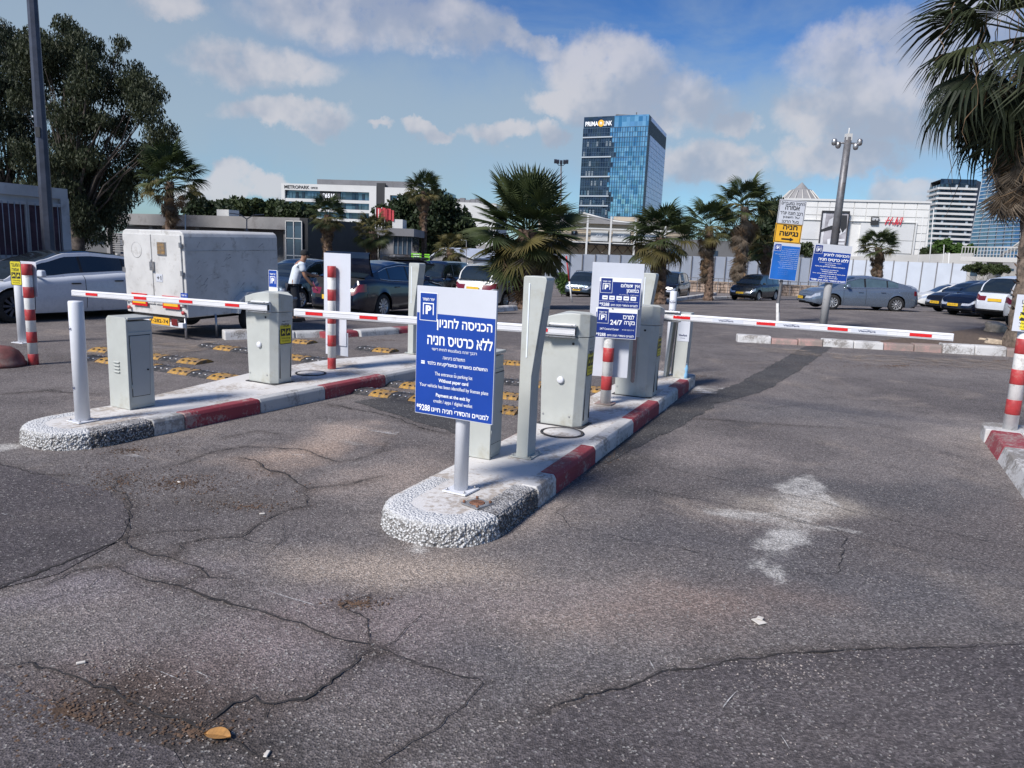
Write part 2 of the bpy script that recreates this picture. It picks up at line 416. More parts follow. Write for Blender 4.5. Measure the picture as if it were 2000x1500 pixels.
    for pts, sf, k in [(B_2([(870, 495), (980, 455), (1080, 440), (1150, 500), (1200, 590), (1090, 660), (1055, 720), (1020, 800), (970, 872), (880, 850), (860, 760), (840, 690), (880, 600)]), .40, 1.0), (B_2([(900, 515), (985, 470), (1075, 448), (1130, 500), (1190, 585), (1120, 560), (1040, 530)]), .10, 1.1), (B_2([(690, 565), (880, 575), (1060, 615), (1290, 665), (1290, 685), (1080, 650), (850, 612), (690, 595)]), .10, 1.), (B_2([(890, 630), (1055, 640), (1040, 700), (1005, 745), (850, 715)]), .14, 1.2),
            (B_2([(875, 760), (1015, 790), (1000, 820), (965, 866), (905, 850), (915, 815), (840, 790)]), .12, 1.2), (A_2([(990, 45), (1180, 75), (1300, 98), (1290, 108), (1150, 85), (985, 55)]), .08, 1.), ([(610, 848), (690, 854), (735, 866), (725, 873), (640, 861)], .12, .9), ([(640, 822), (720, 832), (780, 847), (700, 840)], .10, .8)]:
        Pn = np.maximum(Pn, polyfield(pts, sf, k))
    for pts, wd_ in CRACKS:                                  # dirt that gathers beside the cracks
        if wd_ < .0055: continue
        Q = [P(*p) for p in pts]; dist = np.full(n_, 9.)
        for a_, b_ in zip(Q, Q[1:]):
            L2 = (b_.x-a_.x)**2+(b_.y-a_.y)**2+1e-12; u = np.clip(((V[:, 0]-a_.x)*(b_.x-a_.x)+(V[:, 1]-a_.y)*(b_.y-a_.y))/L2, 0, 1); dist = np.minimum(dist, np.hypot(V[:, 0]-a_.x-u*(b_.x-a_.x), V[:, 1]-a_.y-u*(b_.y-a_.y)))
        q_ = np.clip(1-dist/(.07+wd_*6), 0, 1)**1.2*.62*np.clip(.7+W1*.7, 0, 1)*near; C = C*(1-q_)[:, None]+np.array((.062, .048, .040))*q_[:, None]; A = A*(1-q_)+q_
    return C, A, Pn
def stains(nt, co, base):
    at_ = nt.add('ShaderNodeAttribute', attribute_name='stain'); nt_a = nt.add('ShaderNodeAttribute', attribute_name='stain_cover'); pa = nt.add('ShaderNodeAttribute', attribute_name='paint_cover')
    k = nt.math('MULTIPLY', nt_a.outputs['Fac'], nt.math('ADD', .55, nt.math('MULTIPLY', nt.noise(co, 5, 6, .7), .9)), clamp=True)
    base = nt.mix(k, base, at_.outputs['Color'])
    nf = nt.noise(nt.map(co, (1, .7, 1)), 60, 7, .85); nm = nt.noise(co, 7, 4, .6)
    wear = nt.math('ADD', nt.math('MULTIPLY', nf, .7), nt.math('MULTIPLY', nm, .5))
    m_ = nt.ramp(nt.math('ADD', nt.math('MULTIPLY', pa.outputs['Fac'], .40), nt.math('MULTIPLY', wear, .85)), .76, 1.04)
    return nt.mix(nt.math('MULTIPLY', m_, .68), base, (.58, .56, .52))
M = {}
M['asphalt'] = asphalt('asphalt', (.122, .107, .103), (.190, .168, .158), extra=stains)
M['asphalt_dark'] = asphalt('asphalt_dark', (.080, .070, .072), (.124, .108, .106), dust=(.14, .12, .108))
M['asphalt_patch'] = asphalt('asphalt_patch', (.055, .053, .054), (.085, .080, .078), fine=.7, dust=(.12, .105, .095))
M['crack'] = mat('crack', (.030, .026, .024), .95, var=.4, scale=30)
M['soil'] = mat('soil', (.11, .078, .055), .95, var=.5, scale=25, bump=.8, bscale=70)
M['cgrey'] = mat('cabinet_paint', (.44, .455, .425), .45, var=.06, scale=3, dirt=(.36, .35, .29), dirt_amt=.42, dscale=2.6, bump=.06, bscale=220)
M['cdoor'] = mat('door_paint', (.38, .395, .385), .5, var=.04, scale=3)
M['white'] = mat('white_paint', (.66, .67, .70), .42, var=.04, scale=4, dirt=(.45, .43, .40), dirt_amt=.18)
M['armw'] = mat('arm_white', (.66, .66, .67), .35, var=.03, scale=5, dirt=(.5, .48, .45), dirt_amt=.2, dscale=5)
M['refl_red'] = mat('reflector_red', (.62, .012, .015), .3, var=.12, scale=60, coat=.4)
M['post_red'] = mat('post_red', (.40, .040, .042), .5, var=.2, scale=9, dirt=(.42, .17, .14), dirt_amt=.4, dscale=8)
M['post_pink'] = mat('post_faded', (.52, .20, .18), .6, var=.2, scale=9)
M['post_white'] = mat('post_white', (.74, .73, .70), .55, var=.08, scale=9, dirt=(.4, .36, .33), dirt_amt=.35, dscale=7)
M['blue'] = mat('sign_blue', (.008, .050, .30), .38, var=.08, scale=2)
M['blue_dark'] = mat('sign_navy', (.010, .030, .19), .38, var=.08, scale=2)
M['blue_pale'] = mat('sign_faded_blue', (.015, .13, .48), .4, var=.15, scale=2)
M['signw'] = mat('sign_white', (.56, .58, .63), .4, var=.04, scale=2, dirt=(.5, .5, .5), dirt_amt=.15)
M['print'] = mat('print_white', (.86, .87, .88), .45, var=.02)
M['print_faint'] = mat('print_faint', (.22, .32, .62), .45, var=.02)
M['print_black'] = mat('print_black', (.015, .015, .016), .5, var=.1)
M['print_navy'] = mat('print_navy', (.04, .05, .12), .5, var=.1)
M['yellow'] = mat('sticker_yellow', (.66, .56, .03), .4, var=.08, scale=10)
M['amber'] = mat('sign_amber', (.78, .42, .03), .4, var=.06, scale=4)
M['black'] = mat('black_plastic', (.014, .014, .015), .45, var=.3)
M['rubber'] = mat('rubber', (.03, .03, .033), .8, var=.4, scale=15, dirt=(.16, .14, .13), dirt_amt=.6, dscale=9, bump=.5, bscale=60)
M['bump_yellow'] = mat('bump_yellow', (.42, .235, .05), .7, var=.3, scale=18, dirt=(.13, .10, .08), dirt_amt=.8, dscale=10, bump=.5, bscale=60)
M['steel'] = mat('steel', (.42, .42, .43), .4, metal=.8, var=.15, scale=20, dirt=(.2, .16, .13), dirt_amt=.3)
M['chrome'] = mat('chrome', (.75, .75, .77), .15, metal=1., var=.05)
M['alloy'] = mat('alloy', (.55, .56, .58), .3, metal=.7, var=.1)
M['rust'] = mat('rusty_steel', (.21, .10, .06), .75, metal=.3, var=.5, scale=22, bump=.6)
M['led'] = mat('led_strip', (.75, .80, .84), .3, var=.03)
M['kerb_w'] = worn('kerb_white', (.60, .59, .575), (.24, .22, .20), .62)
M['kerb_r'] = worn('kerb_red', (.30, .045, .058), (.34, .24, .22), .50)
M['kerb_pink'] = worn('kerb_faded_red', (.44, .27, .24), (.25, .20, .175), .85)
M['kerb_g'] = worn('kerb_bare', (.50, .50, .49), (.24, .23, .22), .6)
M['slab'] = worn('island_top', (.68, .66, .63), (.38, .33, .28), .58, scale=5, rough=.85)
M['pebble'] = worn('painted_pebbles', (.68, .68, .67), (.35, .33, .31), .2, stipple=True)
M['pebble_bare'] = worn('bare_pebbles', (.50, .49, .48), (.13, .12, .115), .65, stipple=2)
M['dome'] = mat('dome_red', (.16, .055, .05), .8, var=.3, scale=8, bump=.5, dirt=(.2, .15, .13), dirt_amt=.5)
M['concrete'] = mat('concrete', (.36, .35, .33), .9, var=.15, scale=3, bump=.3, dirt=(.2, .19, .18), dirt_amt=.5, dscale=.8)
M['stone'] = mat('stone', (.42, .34, .25), .9, var=.3, scale=7, bump=.8, bscale=18)
M['pole'] = mat('pole_dark', (.055, .062, .085), .5, metal=.3, var=.2, scale=4)
M['pole_grey'] = mat('pole_grey', (.17, .17, .18), .5, metal=.4, var=.25, scale=6, dirt=(.10, .08, .07), dirt_amt=.5)
M['leafdry'] = mat('dry_leaf', (.36, .18, .05), .7, var=.25, scale=30)
M['litter'] = mat('paper_litter', (.62, .58, .52), .8, var=.1)
M['gravel'] = mat('gravel', (.32, .28, .25), .9, var=.5, scale=3)
M['twig'] = mat('litter_brown', (.09, .055, .035), .95, var=.5, scale=5)
M['bottle'] = mat('bottle_blue', (.25, .50, .72), .15, var=.1)

A = lambda L: [(x*.5, 850+y*.5) for x, y in L]
B = lambda L: [(1000+x*.547, 680+y*.547) for x, y in L]
CRACKS = [(A([(0, 600), (130, 550), (280, 490), (420, 430), (495, 400)]), .011), (A([(495, 400), (510, 300), (505, 250), (430, 210), (470, 160)]), .007),
    (A([(495, 400), (600, 380), (800, 370)]), .006), (A([(495, 400), (510, 440), (650, 480), (800, 540), (930, 580)]), .007),
    (A([(430, 510), (560, 560), (700, 595), (850, 640), (1000, 690), (1150, 730), (1300, 790), (1440, 820), (1470, 840)]), .009),
    (A([(1470, 840), (1350, 930), (1230, 1010), (1070, 1050), (980, 1030), (900, 1060), (810, 1130), (720, 1190)]), .008), (A([(1070, 1050), (1050, 1120)]), .004),
    (A([(1470, 840), (1600, 880), (1750, 930), (1880, 970), (1860, 1020), (1700, 1150), (1560, 1230), (1440, 1300)]), .006), (A([(1440, 820), (1430, 720), (1330, 670), (1460, 620)]), .006),
    (A([(-60, 930), (60, 895), (120, 890), (240, 930), (400, 1000), (560, 1060), (700, 1110), (790, 1150), (900, 1190), (1100, 1290)]), .009),
    (A([(700, 595), (800, 540)]), .006), (A([(690, 470), (700, 430), (800, 405), (940, 400), (1000, 350), (1100, 300), (1200, 280), (1200, 210)]), .006),
    (A([(920, 90), (1000, 100), (1040, 135), (1120, 150), (1160, 190), (1200, 210), (1350, 195), (1500, 160)]), .009),
    (A([(600, 140), (710, 110), (800, 75), (960, 45), (1200, 60), (1310, 105), (1400, 95), (1500, 60), (1505, 30)]), .006),
    (A([(0, 700), (150, 665), (330, 600), (430, 540)]), .005), (A([(150, 590), (300, 530), (430, 510)]), .006), (A([(940, 400), (1000, 420), (1090, 430), (1110, 400)]), .004),
    (A([(1000, 500), (1060, 450), (1110, 380), (1090, 340)]), .003), (A([(1500, 840), (1560, 780), (1650, 700)]), .004),
    (B([(270, 500), (160, 590), (200, 640), (500, 700), (850, 770), (1070, 810), (1160, 800), (1200, 680), (1150, 650), (800, 570), (500, 510), (270, 500)]), .004),
    (B([(430, 400), (700, 460), (900, 500), (1200, 580), (1500, 650), (1829, 720)]), .005), (B([(800, 560), (1000, 610), (1300, 690), (1600, 760), (1829, 810)]), .005),
    (B([(0, 1330), (300, 1240), (560, 1160), (800, 1120), (1000, 1090), (1300, 1080), (1829, 1060)]), .008), (B([(620, 180), (900, 215), (1100, 200), (1500, 215)]), .005),
    (B([(650, 250), (900, 270), (1250, 290)]), .006), (B([(700, 120), (1000, 130), (1100, 135)]), .005), (B([(1560, 320), (1700, 345)]), .005), (B([(1130, 160), (1250, 190)]), .004),
    (A([(1500, 560), (1330, 660), (1250, 700)]), .003), ([(430, 858), (500, 842), (560, 850)], .006), ([(0, 905), (60, 925), (130, 930)], .006),
    ([(640, 790), (760, 812), (830, 838), (880, 850)], .009), ([(700, 742), (790, 760)], .006), ([(180, 770), (90, 764), (0, 770)], .012), ([(560, 800), (690, 776)], .005)]
# ------------------------------------------------------------------ ground
def axis_vals(lo, hi, near, step, far):
    v = []; a = 0.
    while a < hi:
        v.append(a); a += step if a < near else step+(a-near)*far
    v.append(hi); n = []; a = -step
    while a > lo:
        n.append(a); a -= step if -a < near else step+(-a-near)*far
    n.append(lo); return np.array(sorted(n)+v)
gx = axis_vals(-1500, 1500, 22, .5, .12); gy = axis_vals(-60, 2600, 55, .5, .12)
gx = np.concatenate([gx[gx < -9], np.arange(-9, 9, .07), gx[gx >= 9]]); gy = np.concatenate([gy[gy < 1], np.arange(1, 19, .07), gy[gy >= 19]])
X, Y = np.meshgrid(gx, gy); Z = np.vectorize(gz)(X, Y)
V = np.stack([X, Y, Z], -1).reshape(-1, 3); nx = len(gx); ny = len(gy)
i, j = np.meshgrid(np.arange(nx-1), np.arange(ny-1)); q = (j*nx+i).ravel()
ground = npmesh('ground', V, np.stack([q, q+1, q+nx+1, q+nx], -1), M['asphalt'])
C_, A_, P_ = stain_fields(V)
Cn = C_/np.maximum(A_, 1e-4)[:, None]
at1 = ground.data.attributes.new('stain', 'FLOAT_COLOR', 'POINT'); at1.data.foreach_set('color', np.concatenate([Cn, np.ones((len(Cn), 1))], 1).astype(np.float32).ravel())
at2 = ground.data.attributes.new('stain_cover', 'FLOAT', 'POINT'); at2.data.foreach_set('value', A_.astype(np.float32))
at3 = ground.data.attributes.new('paint_cover', 'FLOAT', 'POINT'); at3.data.foreach_set('value', P_.astype(np.float32))
tag(ground, 'cracked brownish grey asphalt of the parking lot', kind='structure')

def sheet(name, pts_px, m, h, label=None, kind='structure', sub=1, jag=0.):
    P = [G(*p) for p in pts_px]; pts = []
    for a, b in zip(P, P[1:]+P[:1]):
        n = max(1, int((b-a).length/.12)) if jag else sub
        for k in range(n):
            q_ = a.lerp(b, k/n)
            if jag: q_ += Vector((noise.noise(q_*5.)*jag, noise.noise(q_*5.+Vector((9, 9, 9)))*jag, 0))
            pts.append((q_.x, q_.y))
    mb = MB(); n = len(pts)
    mb.add([(x, y, gz(x, y)+h) for x, y in pts], [tuple(range(n))])
    o = mb.build(name, m); bm = bmesh.new(); bm.from_mesh(o.data); bmesh.ops.triangulate(bm, faces=bm.faces); bm.to_mesh(o.data); bm.free()
    return tag(o, label, kind=kind)
sheet('asphalt_patch', [(1574, 676), (1440, 750), (1310, 795), (1285, 812), (1150, 900), (1185, 905), (1330, 832), (1400, 790), (1490, 765), (1560, 725), (1628, 676)], M['asphalt_patch'], .004, 'dark trench repair strip in the asphalt', jag=.05)
sheet('asphalt_patch', [(690, 785), (900, 850), (960, 815), (780, 772)], M['asphalt_patch'], .004, 'dark asphalt strip across the lane behind the blue sign', jag=.05)
sheet('asphalt_apron', [(870, 1590), (1000, 1440), (1130, 1372), (1310, 1312), (1440, 1290), (1545, 1278), (1710, 1268), (2000, 1258), (2400, 1240), (2600, 1600)], M['asphalt_dark'], .004, 'darker newer asphalt in the foreground', jag=.05)
sheet('asphalt_apron', [(-300, 1345), (0, 1322), (60, 1345), (150, 1400), (250, 1440), (330, 1470), (400, 1540), (-300, 1600)], M['asphalt_dark'], .004, 'darker newer asphalt in the near left corner', jag=.06)
sheet('asphalt_patch', [(-60, 560+365), (0, 905), (110, 935), (205, 960), (248, 995), (245, 1050), (120, 1120), (0, 1150), (-200, 1180)], M['asphalt_dark'], .004, 'darker asphalt patch in front of the left island', jag=.05)
0 and sheet('asphalt_patch', [(1082, 1010), (1135, 953), (1290, 975), (1450, 1000), (1640, 1050), (1634, 1118), (1580, 1120), (1300, 1065), (1110, 1030)], M['asphalt_dark'], .006, 'asphalt over a buried induction loop', jag=.03)

# cracks: each traced line is a thin jagged ribbon
def ribbon(mb, pts, w, h=.0075, jit=.035, step=.035):
    P = [G(*p) for p in pts]; line = []
    for a, b in zip(P, P[1:]):
        n = max(2, int((b-a).length/step))
        for k in range(n): line.append(a.lerp(b, k/n))
    line.append(P[-1]); L = []
    for k, p in enumerate(line):
        q_ = p*6.; L.append(p+Vector((noise.noise(q_)+.5*noise.noise(q_*3.3), noise.noise(q_+Vector((5, 7, 2)))+.5*noise.noise(q_*3.3+Vector((3, 3, 3))), 0))*jit)
    vs = []
    for k, p in enumerate(L):
        d = (L[min(k+1, len(L)-1)]-L[max(k-1, 0)]); d.z = 0; d.normalize(); nrm = Vector((-d.y, d.x, 0))
        t = k/(len(L)-1); ww = w*(.35+.9*abs(noise.noise(p*9.))*1.6)*min(1, 6*t+.15, 6*(1-t)+.15)
        vs += [(p.x+nrm.x*ww, p.y+nrm.y*ww, gz(p.x, p.y)+h), (p.x-nrm.x*ww, p.y-nrm.y*ww, gz(p.x, p.y)+h)]
    mb.add(vs, [(2*k, 2*k+1, 2*k+3, 2*k+2) for k in range(len(L)-1)])
cr = MB()
for pts, wd in CRACKS:
    ribbon(cr, pts, wd*.8)
    if wd > .0055:
        ribbon(cr, [(x+random.uniform(-5, 5), y+random.uniform(-3, 3)) for x, y in pts[:max(2, len(pts)*2//3)]], wd*.35, .008, .06)
tag(cr.build('crack_lines', M['crack']), 'cracks running through the asphalt', kind='structure')

# worn paint: arrow head and blocks of the lane arrow, thin streaks
def paint_mat(name, col, lo, hi):
    m, nt, b, co = newmat(name)
    k = nt.math('MULTIPLY', nt.ramp(nt.math('ADD', nt.math('MULTIPLY', nt.noise(co, 3.2, 4), .55), nt.math('MULTIPLY', nt.noise(co, 85, 6, .8), .5)), lo, hi), .85)
    nt.put(b.inputs['Base Color'], nt.mix(nt.noise(co, 20), tuple(c*.75 for c in col), col)); nt.put(b.inputs['Alpha'], k)
    b.inputs['Roughness'].default_value = .8
    nt.put(b.inputs['Normal'], nt.bump(nt.noise(co, 120, 4), .6, .006))
    return m
M['paint'] = paint_mat('worn_paint', (.78, .77, .74), .46, .58)
M['paint_thin'] = paint_mat('thin_paint', (.62, .60, .58), .50, .66)
M['sand'] = paint_mat('sand_film', (.40, .32, .25), .44, .75)
for pts, mm in [
                 ([(640, 820), (780, 845), (775, 852), (640, 828)], 'paint_thin'),
                
                ([(1345, 750), (1420, 758), (1400, 770), (1350, 768)], 'paint_thin'), ([(220, 893), (262, 889), (300, 896), (230, 902)], 'paint_thin')]:
    sheet('worn_marking', pts, M[mm], .010, 'scuffed remains of white paint', jag=.04)
scr = MB()
for pts in [A([(1020, 605), (1230, 672)]), A([(560, 908), (690, 960)]), A([(760, 930), (880, 980)]), A([(1200, 1130), (1300, 1165)]), A([(0, 310), (70, 325)]), B([(490, 1120), (510, 1160)]), B([(960, 1390), (990, 1440)]), B([(740, 1310), (800, 1230)])]:
    ribbon(scr, pts, .003, .011, .012)
tag(scr.build('scratch_marks', M['paint']), 'pale scratches in the asphalt', kind='structure')

# loose grit, leaf crumbs
def scatter(name, m, areas, label, smin, smax, flat=.6):
    vs = []; fs = []
    for (px, py, rx, ry, n) in areas:
        for _ in range(n):
            a = random.random()*2*math.pi; r = abs(random.gauss(0, .5))
            g = G(min(px+rx*r*math.cos(a), 2600), max(py+ry*r*math.sin(a), 600))
            if g is None: continue
            s_ = random.uniform(smin, smax); b0 = len(vs); t = random.random()*6.28
            for k in range(4):
                q_ = t+k*1.5708+random.uniform(-.5, .5); rr = s_*random.uniform(.6, 1.2)
                vs.append((g.x+rr*math.cos(q_), g.y+rr*math.sin(q_), g.z+.004))
            vs.append((g.x+random.uniform(-.3, .3)*s_, g.y, g.z+.004+s_*flat*random.uniform(.7, 1.3)))
            fs += [(b0+k, b0+(k+1) % 4, b0+4) for k in range(4)]
    o = npmesh(name, vs, fs, m, k=3); return tag(o, label, 'debris', kind='stuff')
scatter('loose_grit', M['gravel'], [(1000, 1150, 2000, 700, 3200), (1500, 1300, 900, 300, 500), (250, 1300, 700, 300, 500), (800, 1060, 120, 30, 160)], 'loose pale grit lying on the asphalt', .0025, .0065)
scatter('leaf_crumbs', M['twig'], [(350, 945, 260, 34, 520), (230, 940, 110, 40, 200), (1750, 715, 420, 14, 1500), (1950, 705, 120, 14, 500), (280, 700, 240, 25, 700), (1180, 880, 70, 28, 260), (260, 880, 120, 14, 160), (380, 1430, 130, 30, 160),
         (700, 1180, 90, 20, 140), (120, 1390, 330, 80, 420), (750, 665, 180, 10, 300), (1370, 735, 60, 12, 150), (480, 990, 130, 18, 150)], 'brown leaf crumbs and soil swept along the kerbs and cracks', .004, .011)
sheet('soil_strip', [(1440, 672), (1620, 690), (1850, 700), (1985, 704), (2100, 712), (2100, 735), (1960, 724), (1700, 708), (1500, 688)], M['sand'], .012, 'soil washed along the far kerb', jag=.1)
sheet('soil_strip', [(150, 690), (300, 672), (420, 668), (430, 680), (300, 700), (170, 712)], M['sand'], .012, 'soil beside the speed bumps', jag=.1)

def thingy_leaf(px, py, m, size, name, label, cat, az=0):
    g = G(px, py); mb = MB(); n = 8; vs = []
    for k in range(n+1):
        t = k/n; w_ = math.sin(math.pi*t)**.7*size*.3; z = .010+.008*math.sin(t*3)
        vs += [((t-.5)*size, -w_, z+.006), ((t-.5)*size, 0, z), ((t-.5)*size, w_, z+.01)]
    mb.add(vs, [(3*k+a, 3*k+3+a, 3*k+4+a, 3*k+1+a) for k in range(n) for a in (0, 1)])
    o = mb.build(name, m, loc=g, az=az); tag(o, label, cat)
thingy_leaf(425, 1443, M['leafdry'], .105, 'fallen_leaf', 'curled orange brown leaf lying on the asphalt in the near left', 'leaf', 8)
g = G(1482, 1216); mb = MB(); mb.box((0, 0, .008), (.05, .06, .004), rz=.4); mb.box((.012, .02, .016), (.03, .03, .004), rz=1.)
tag(mb.build('paper_scrap', M['litter'], loc=g, bevel=.001), 'pale crumpled paper scrap on the right lane asphalt', 'litter')
for k, (px, py, lab) in enumerate([(158, 1297, 'small white stick like scrap near the left edge of the foreground'), (521, 1476, 'white chip on the asphalt right of the orange leaf'), (350, 943, 'pale chip lying on leaf crumbs left of the middle'), (512, 1005, 'white chip on the asphalt below the grey lane cracks')]):
    g = G(px, py); mb = MB(); mb.box((0, 0, .007), (.035, .014, .008), rz=.5+k); tag(mb.build('litter_chip', M['litter'], loc=g, bevel=.002), lab, 'litter')

# ------------------------------------------------------------------ islands
KH = .15
def outline(s0, s1, x0, x1, r0, r1=.15, n=10):
    """closed outline (x across, y along), rounded at the near end"""
    pts = []
    for k in range(n+1):
        t = math.pi+math.pi/2*k/n; pts.append((x0+r0*(1+math.cos(t)), s0+r0*(1+math.sin(t))))
    for k in range(n+1):
        t = 1.5*math.pi+math.pi/2*k/n; pts.append((x1-r0*(1-math.cos(t)), s0+r0*(1+math.sin(t))))
    for k in range(n+1):
        t = math.pi/2*k/n; pts.append((x1-r1*(1-math.cos(t)), s1-r1*(1-math.sin(t))))
    for k in range(n+1):
        t = math.pi/2+math.pi/2*k/n; pts.append((x0+r1*(1+math.cos(t)), s1-r1*(1-math.sin(t))))
    return pts
def island(name, label, loc, az, width, length, segs, head, r0=.38, left=None):
    """segs: (s0, s1, material) of kerbstones down the right side; head: where the pebbled head ends"""
    root = thing(name, label, 'traffic island', loc, az)
    hw = width/2; kw = .13
    # top slab
    poly = outline(.04, length-.02, -hw+.02, hw-kw+.05, r0-.02)
    mb = MB(); mb.prism(poly, -.02, KH-.004)
    slab = mb.build('concrete_top', M['slab'], root, bevel=.012)
    # pebbled head: dense wall that really bulges
    n = 110; rows = 16; path = []
    def P(t):                # along the outline from left side round the head to the right side
        Ls = head-r0; arc = math.pi*r0/2*1.0; flat = 2*hw-2*r0
        segl = [Ls, arc, flat, arc, head+.15-r0]; d = t*sum(segl)
        if d < segl[0]: return Vector((-hw, head-d, 0)), Vector((-1, 0, 0))
        d -= segl[0]
        if d < segl[1]:
            a = math.pi+(d/segl[1])*math.pi/2; return Vector((-hw+r0+r0*math.cos(a), r0+r0*math.sin(a), 0)), Vector((math.cos(a), math.sin(a), 0))
        d -= segl[1]
        if d < segl[2]: return Vector((-hw+r0+d, 0, 0)), Vector((0, -1, 0))
        d -= segl[2]
        if d < segl[3]:
            a = 1.5*math.pi+(d/segl[3])*math.pi/2; return Vector((hw-r0+r0*math.cos(a), r0+r0*math.sin(a), 0)), Vector((math.cos(a), math.sin(a), 0))
        d -= segl[3]; return Vector((hw, r0+d, 0)), Vector((1, 0, 0))
    NN = 420; prof = [(.022, -.03), (.024, 0), (.02, .02), (.018, .05), (.014, .08), (.008, .11), (-.004, .132), (-.02, .143), (-.05, .149), (-.09, .1515), (-.13, .1515), (-.18, .1485), (-.2, .140)]
    fine = []
    for a, b in zip(prof, prof[1:]):
        for k in range(5): t = k/5; fine.append((a[0]*(1-t)+b[0]*t, a[1]*(1-t)+b[1]*t))
    fine.append(prof[-1]); vs = []; fs = []; mis = []
    for k in range(NN+1):
        p, nn = P(k/NN)
        for (o_, z) in fine:
            q_ = p+nn*o_+Vector((0, 0, z))
            amp = .017 if z < .135 else .006
            d = (noise.cell(q_*48.)-.5)*.35+noise.noise(q_*42.)*.9+noise.noise(q_*90.)*.4
            q_ = q_+(nn*(1 if z < .14 else .1)+Vector((0, 0, .5 if z > .12 else 0)))*(d*amp*.6-.004)
            vs.append(q_[:])
    R_ = len(fine)
    for k in range(NN):
        for r in range(R_-1):
            fs.append((k*R_+r, (k+1)*R_+r, (k+1)*R_+r+1, k*R_+r+1)); mis.append(1 if k > NN*.72 else 0)
    o = npmesh('pebbled_head', vs, fs, [M['pebble'], M['pebble_bare']], root, mi=mis); o['kind'] = 'stuff'
    for p in o.data.polygons: p.use_smooth = True
    # kerb stones, right side then left
    for (s0, s1, m) in segs:
        mb = MB(); mb.prism_y([(hw-kw+.004, -.03), (hw+.018, -.03), (hw+.014, KH-.03), (hw-.006, KH+.004), (hw-kw+.004, KH+.006)], s0+.004, s1-.004)
        st = mb.build('kerb_stone', m, root, bevel=.008)
    s = head; k = 0
    while s < length-.1:
        e = min(s+1., length-.02)
        mb = MB(); mb.prism_y([(-hw-.004, -.03), (-hw+.022, -.03), (-hw+.022, KH-.006), (-hw, KH-.02)], s+.004, e-.004); mb.build('kerb_stone', M['kerb_w'] if k % 2 == 0 else M['kerb_r'], root, bevel=.005); s = e; k += 1
    mb = MB(); mb.prism(outline(length-.16, length, -hw, hw, .02, .1), -.03, KH-.001); mb.build('kerb_stone', M['kerb_w'], root, bevel=.01)
    # cleaned edge debris on the slab
    return root
# main island: axis 23.8 degrees, centre offset measured from the photograph
def along(az, off, s):
    a = R(az); return Vector((off*math.cos(a)+s*math.sin(a), -off*math.sin(a)+s*math.cos(a), 0))
MAZ, MOFF, MS0 = 23.8, -2.29, 3.79
LAZ = 28.6
def mainS(px, py): p = G(px, py); a = R(MAZ); return p.x*math.sin(a)+p.y*math.cos(a)-MS0
def leftS(px, py): p = G(px, py); a = R(LAZ); return p.x*math.sin(a)+p.y*math.cos(a)
s1 = mainS(1073, 962); s2 = mainS(1152, 903); s3 = mainS(1221, 845); s4 = mainS(1268, 806); s5 = mainS(1308, 778); s6 = mainS(1337, 762)
main_island = island('traffic_island', 'middle concrete island with red and white kerb and rounded end, under the big blue sign', along(MAZ, MOFF, MS0), MAZ, .82, 7.25,
    [(1.0, s1, M['kerb_w']), (s1, s2, M['kerb_r']), (s2, s3, M['kerb_w']), (s3, s4, M['kerb_r']), (s4, s5, M['kerb_w']), (s5, s6, M['kerb_r']), (s6, 7.1, M['kerb_w'])], .85)
LOFF, LS0, LW = -6.55, 3.42, .90
l = [leftS(*p)-LS0 for p in [(300, 852), (358, 838), (503, 806), (625, 778), (737, 752), (800, 740)]]
left_island = island('traffic_island', 'left concrete island with red kerb stones, under the small grey cabinet and white post', along(LAZ, LOFF, LS0), LAZ, LW, 7.1,
    [(l[0], l[1], M['kerb_g']), (l[1], l[2], M['kerb_r']), (l[2], l[3], M['kerb_g']), (l[3], l[4], M['kerb_r']), (l[4], 6.95, M['kerb_g'])], l[0]-.15, r0=.42)
mb = MB(); mb.prism([(-.44, 1.0), (-.95, 3.2), (-1.04, 3.6), (-1.05, 4.8), (-.6, 6.3), (-.44, 6.9), (-.2, 6.9), (-.2, 1.0)], -.02, KH-.008); mb.build('concrete_flare', M['slab'], left_island, bevel=.01)
# right edge island
root = thing('traffic_island', 'raised island at the right edge with a dark red kerb stone and white kerb stones', 'traffic island', (5.16, 7.82, 0), 24.6)
def rblock(x0, x1, y0, y1, m, h=.15): mb = MB(); mb.prism_y([(x0-.02, -.03), (x1, -.03), (x1, h), (x0+.03, h)], y0, y1); return mb.build('kerb_stone', m, root, bevel=.012)
rblock(0, .3, -.82, -.004, M['kerb_r']); rblock(.32, .9, -.82, -.004, M['kerb_r']); rblock(0, .3, -2.2, -.83, M['kerb_w']); rblock(0, .3, -3.3, -2.21, M['kerb_r']); rblock(.32, .9, -3.3, -.83, M['kerb_w'])
mb = MB(); mb.prism(outline(.004, .5, -.02, .6, .02, .22), -.03, .15); mb.build('concrete_top', M['kerb_w'], root, bevel=.01)
mb = MB(); mb.box((1.6, -1.4, .06), (2., 3.9, .12)); mb.build('concrete_slab', M['slab'], root, bevel=.01)

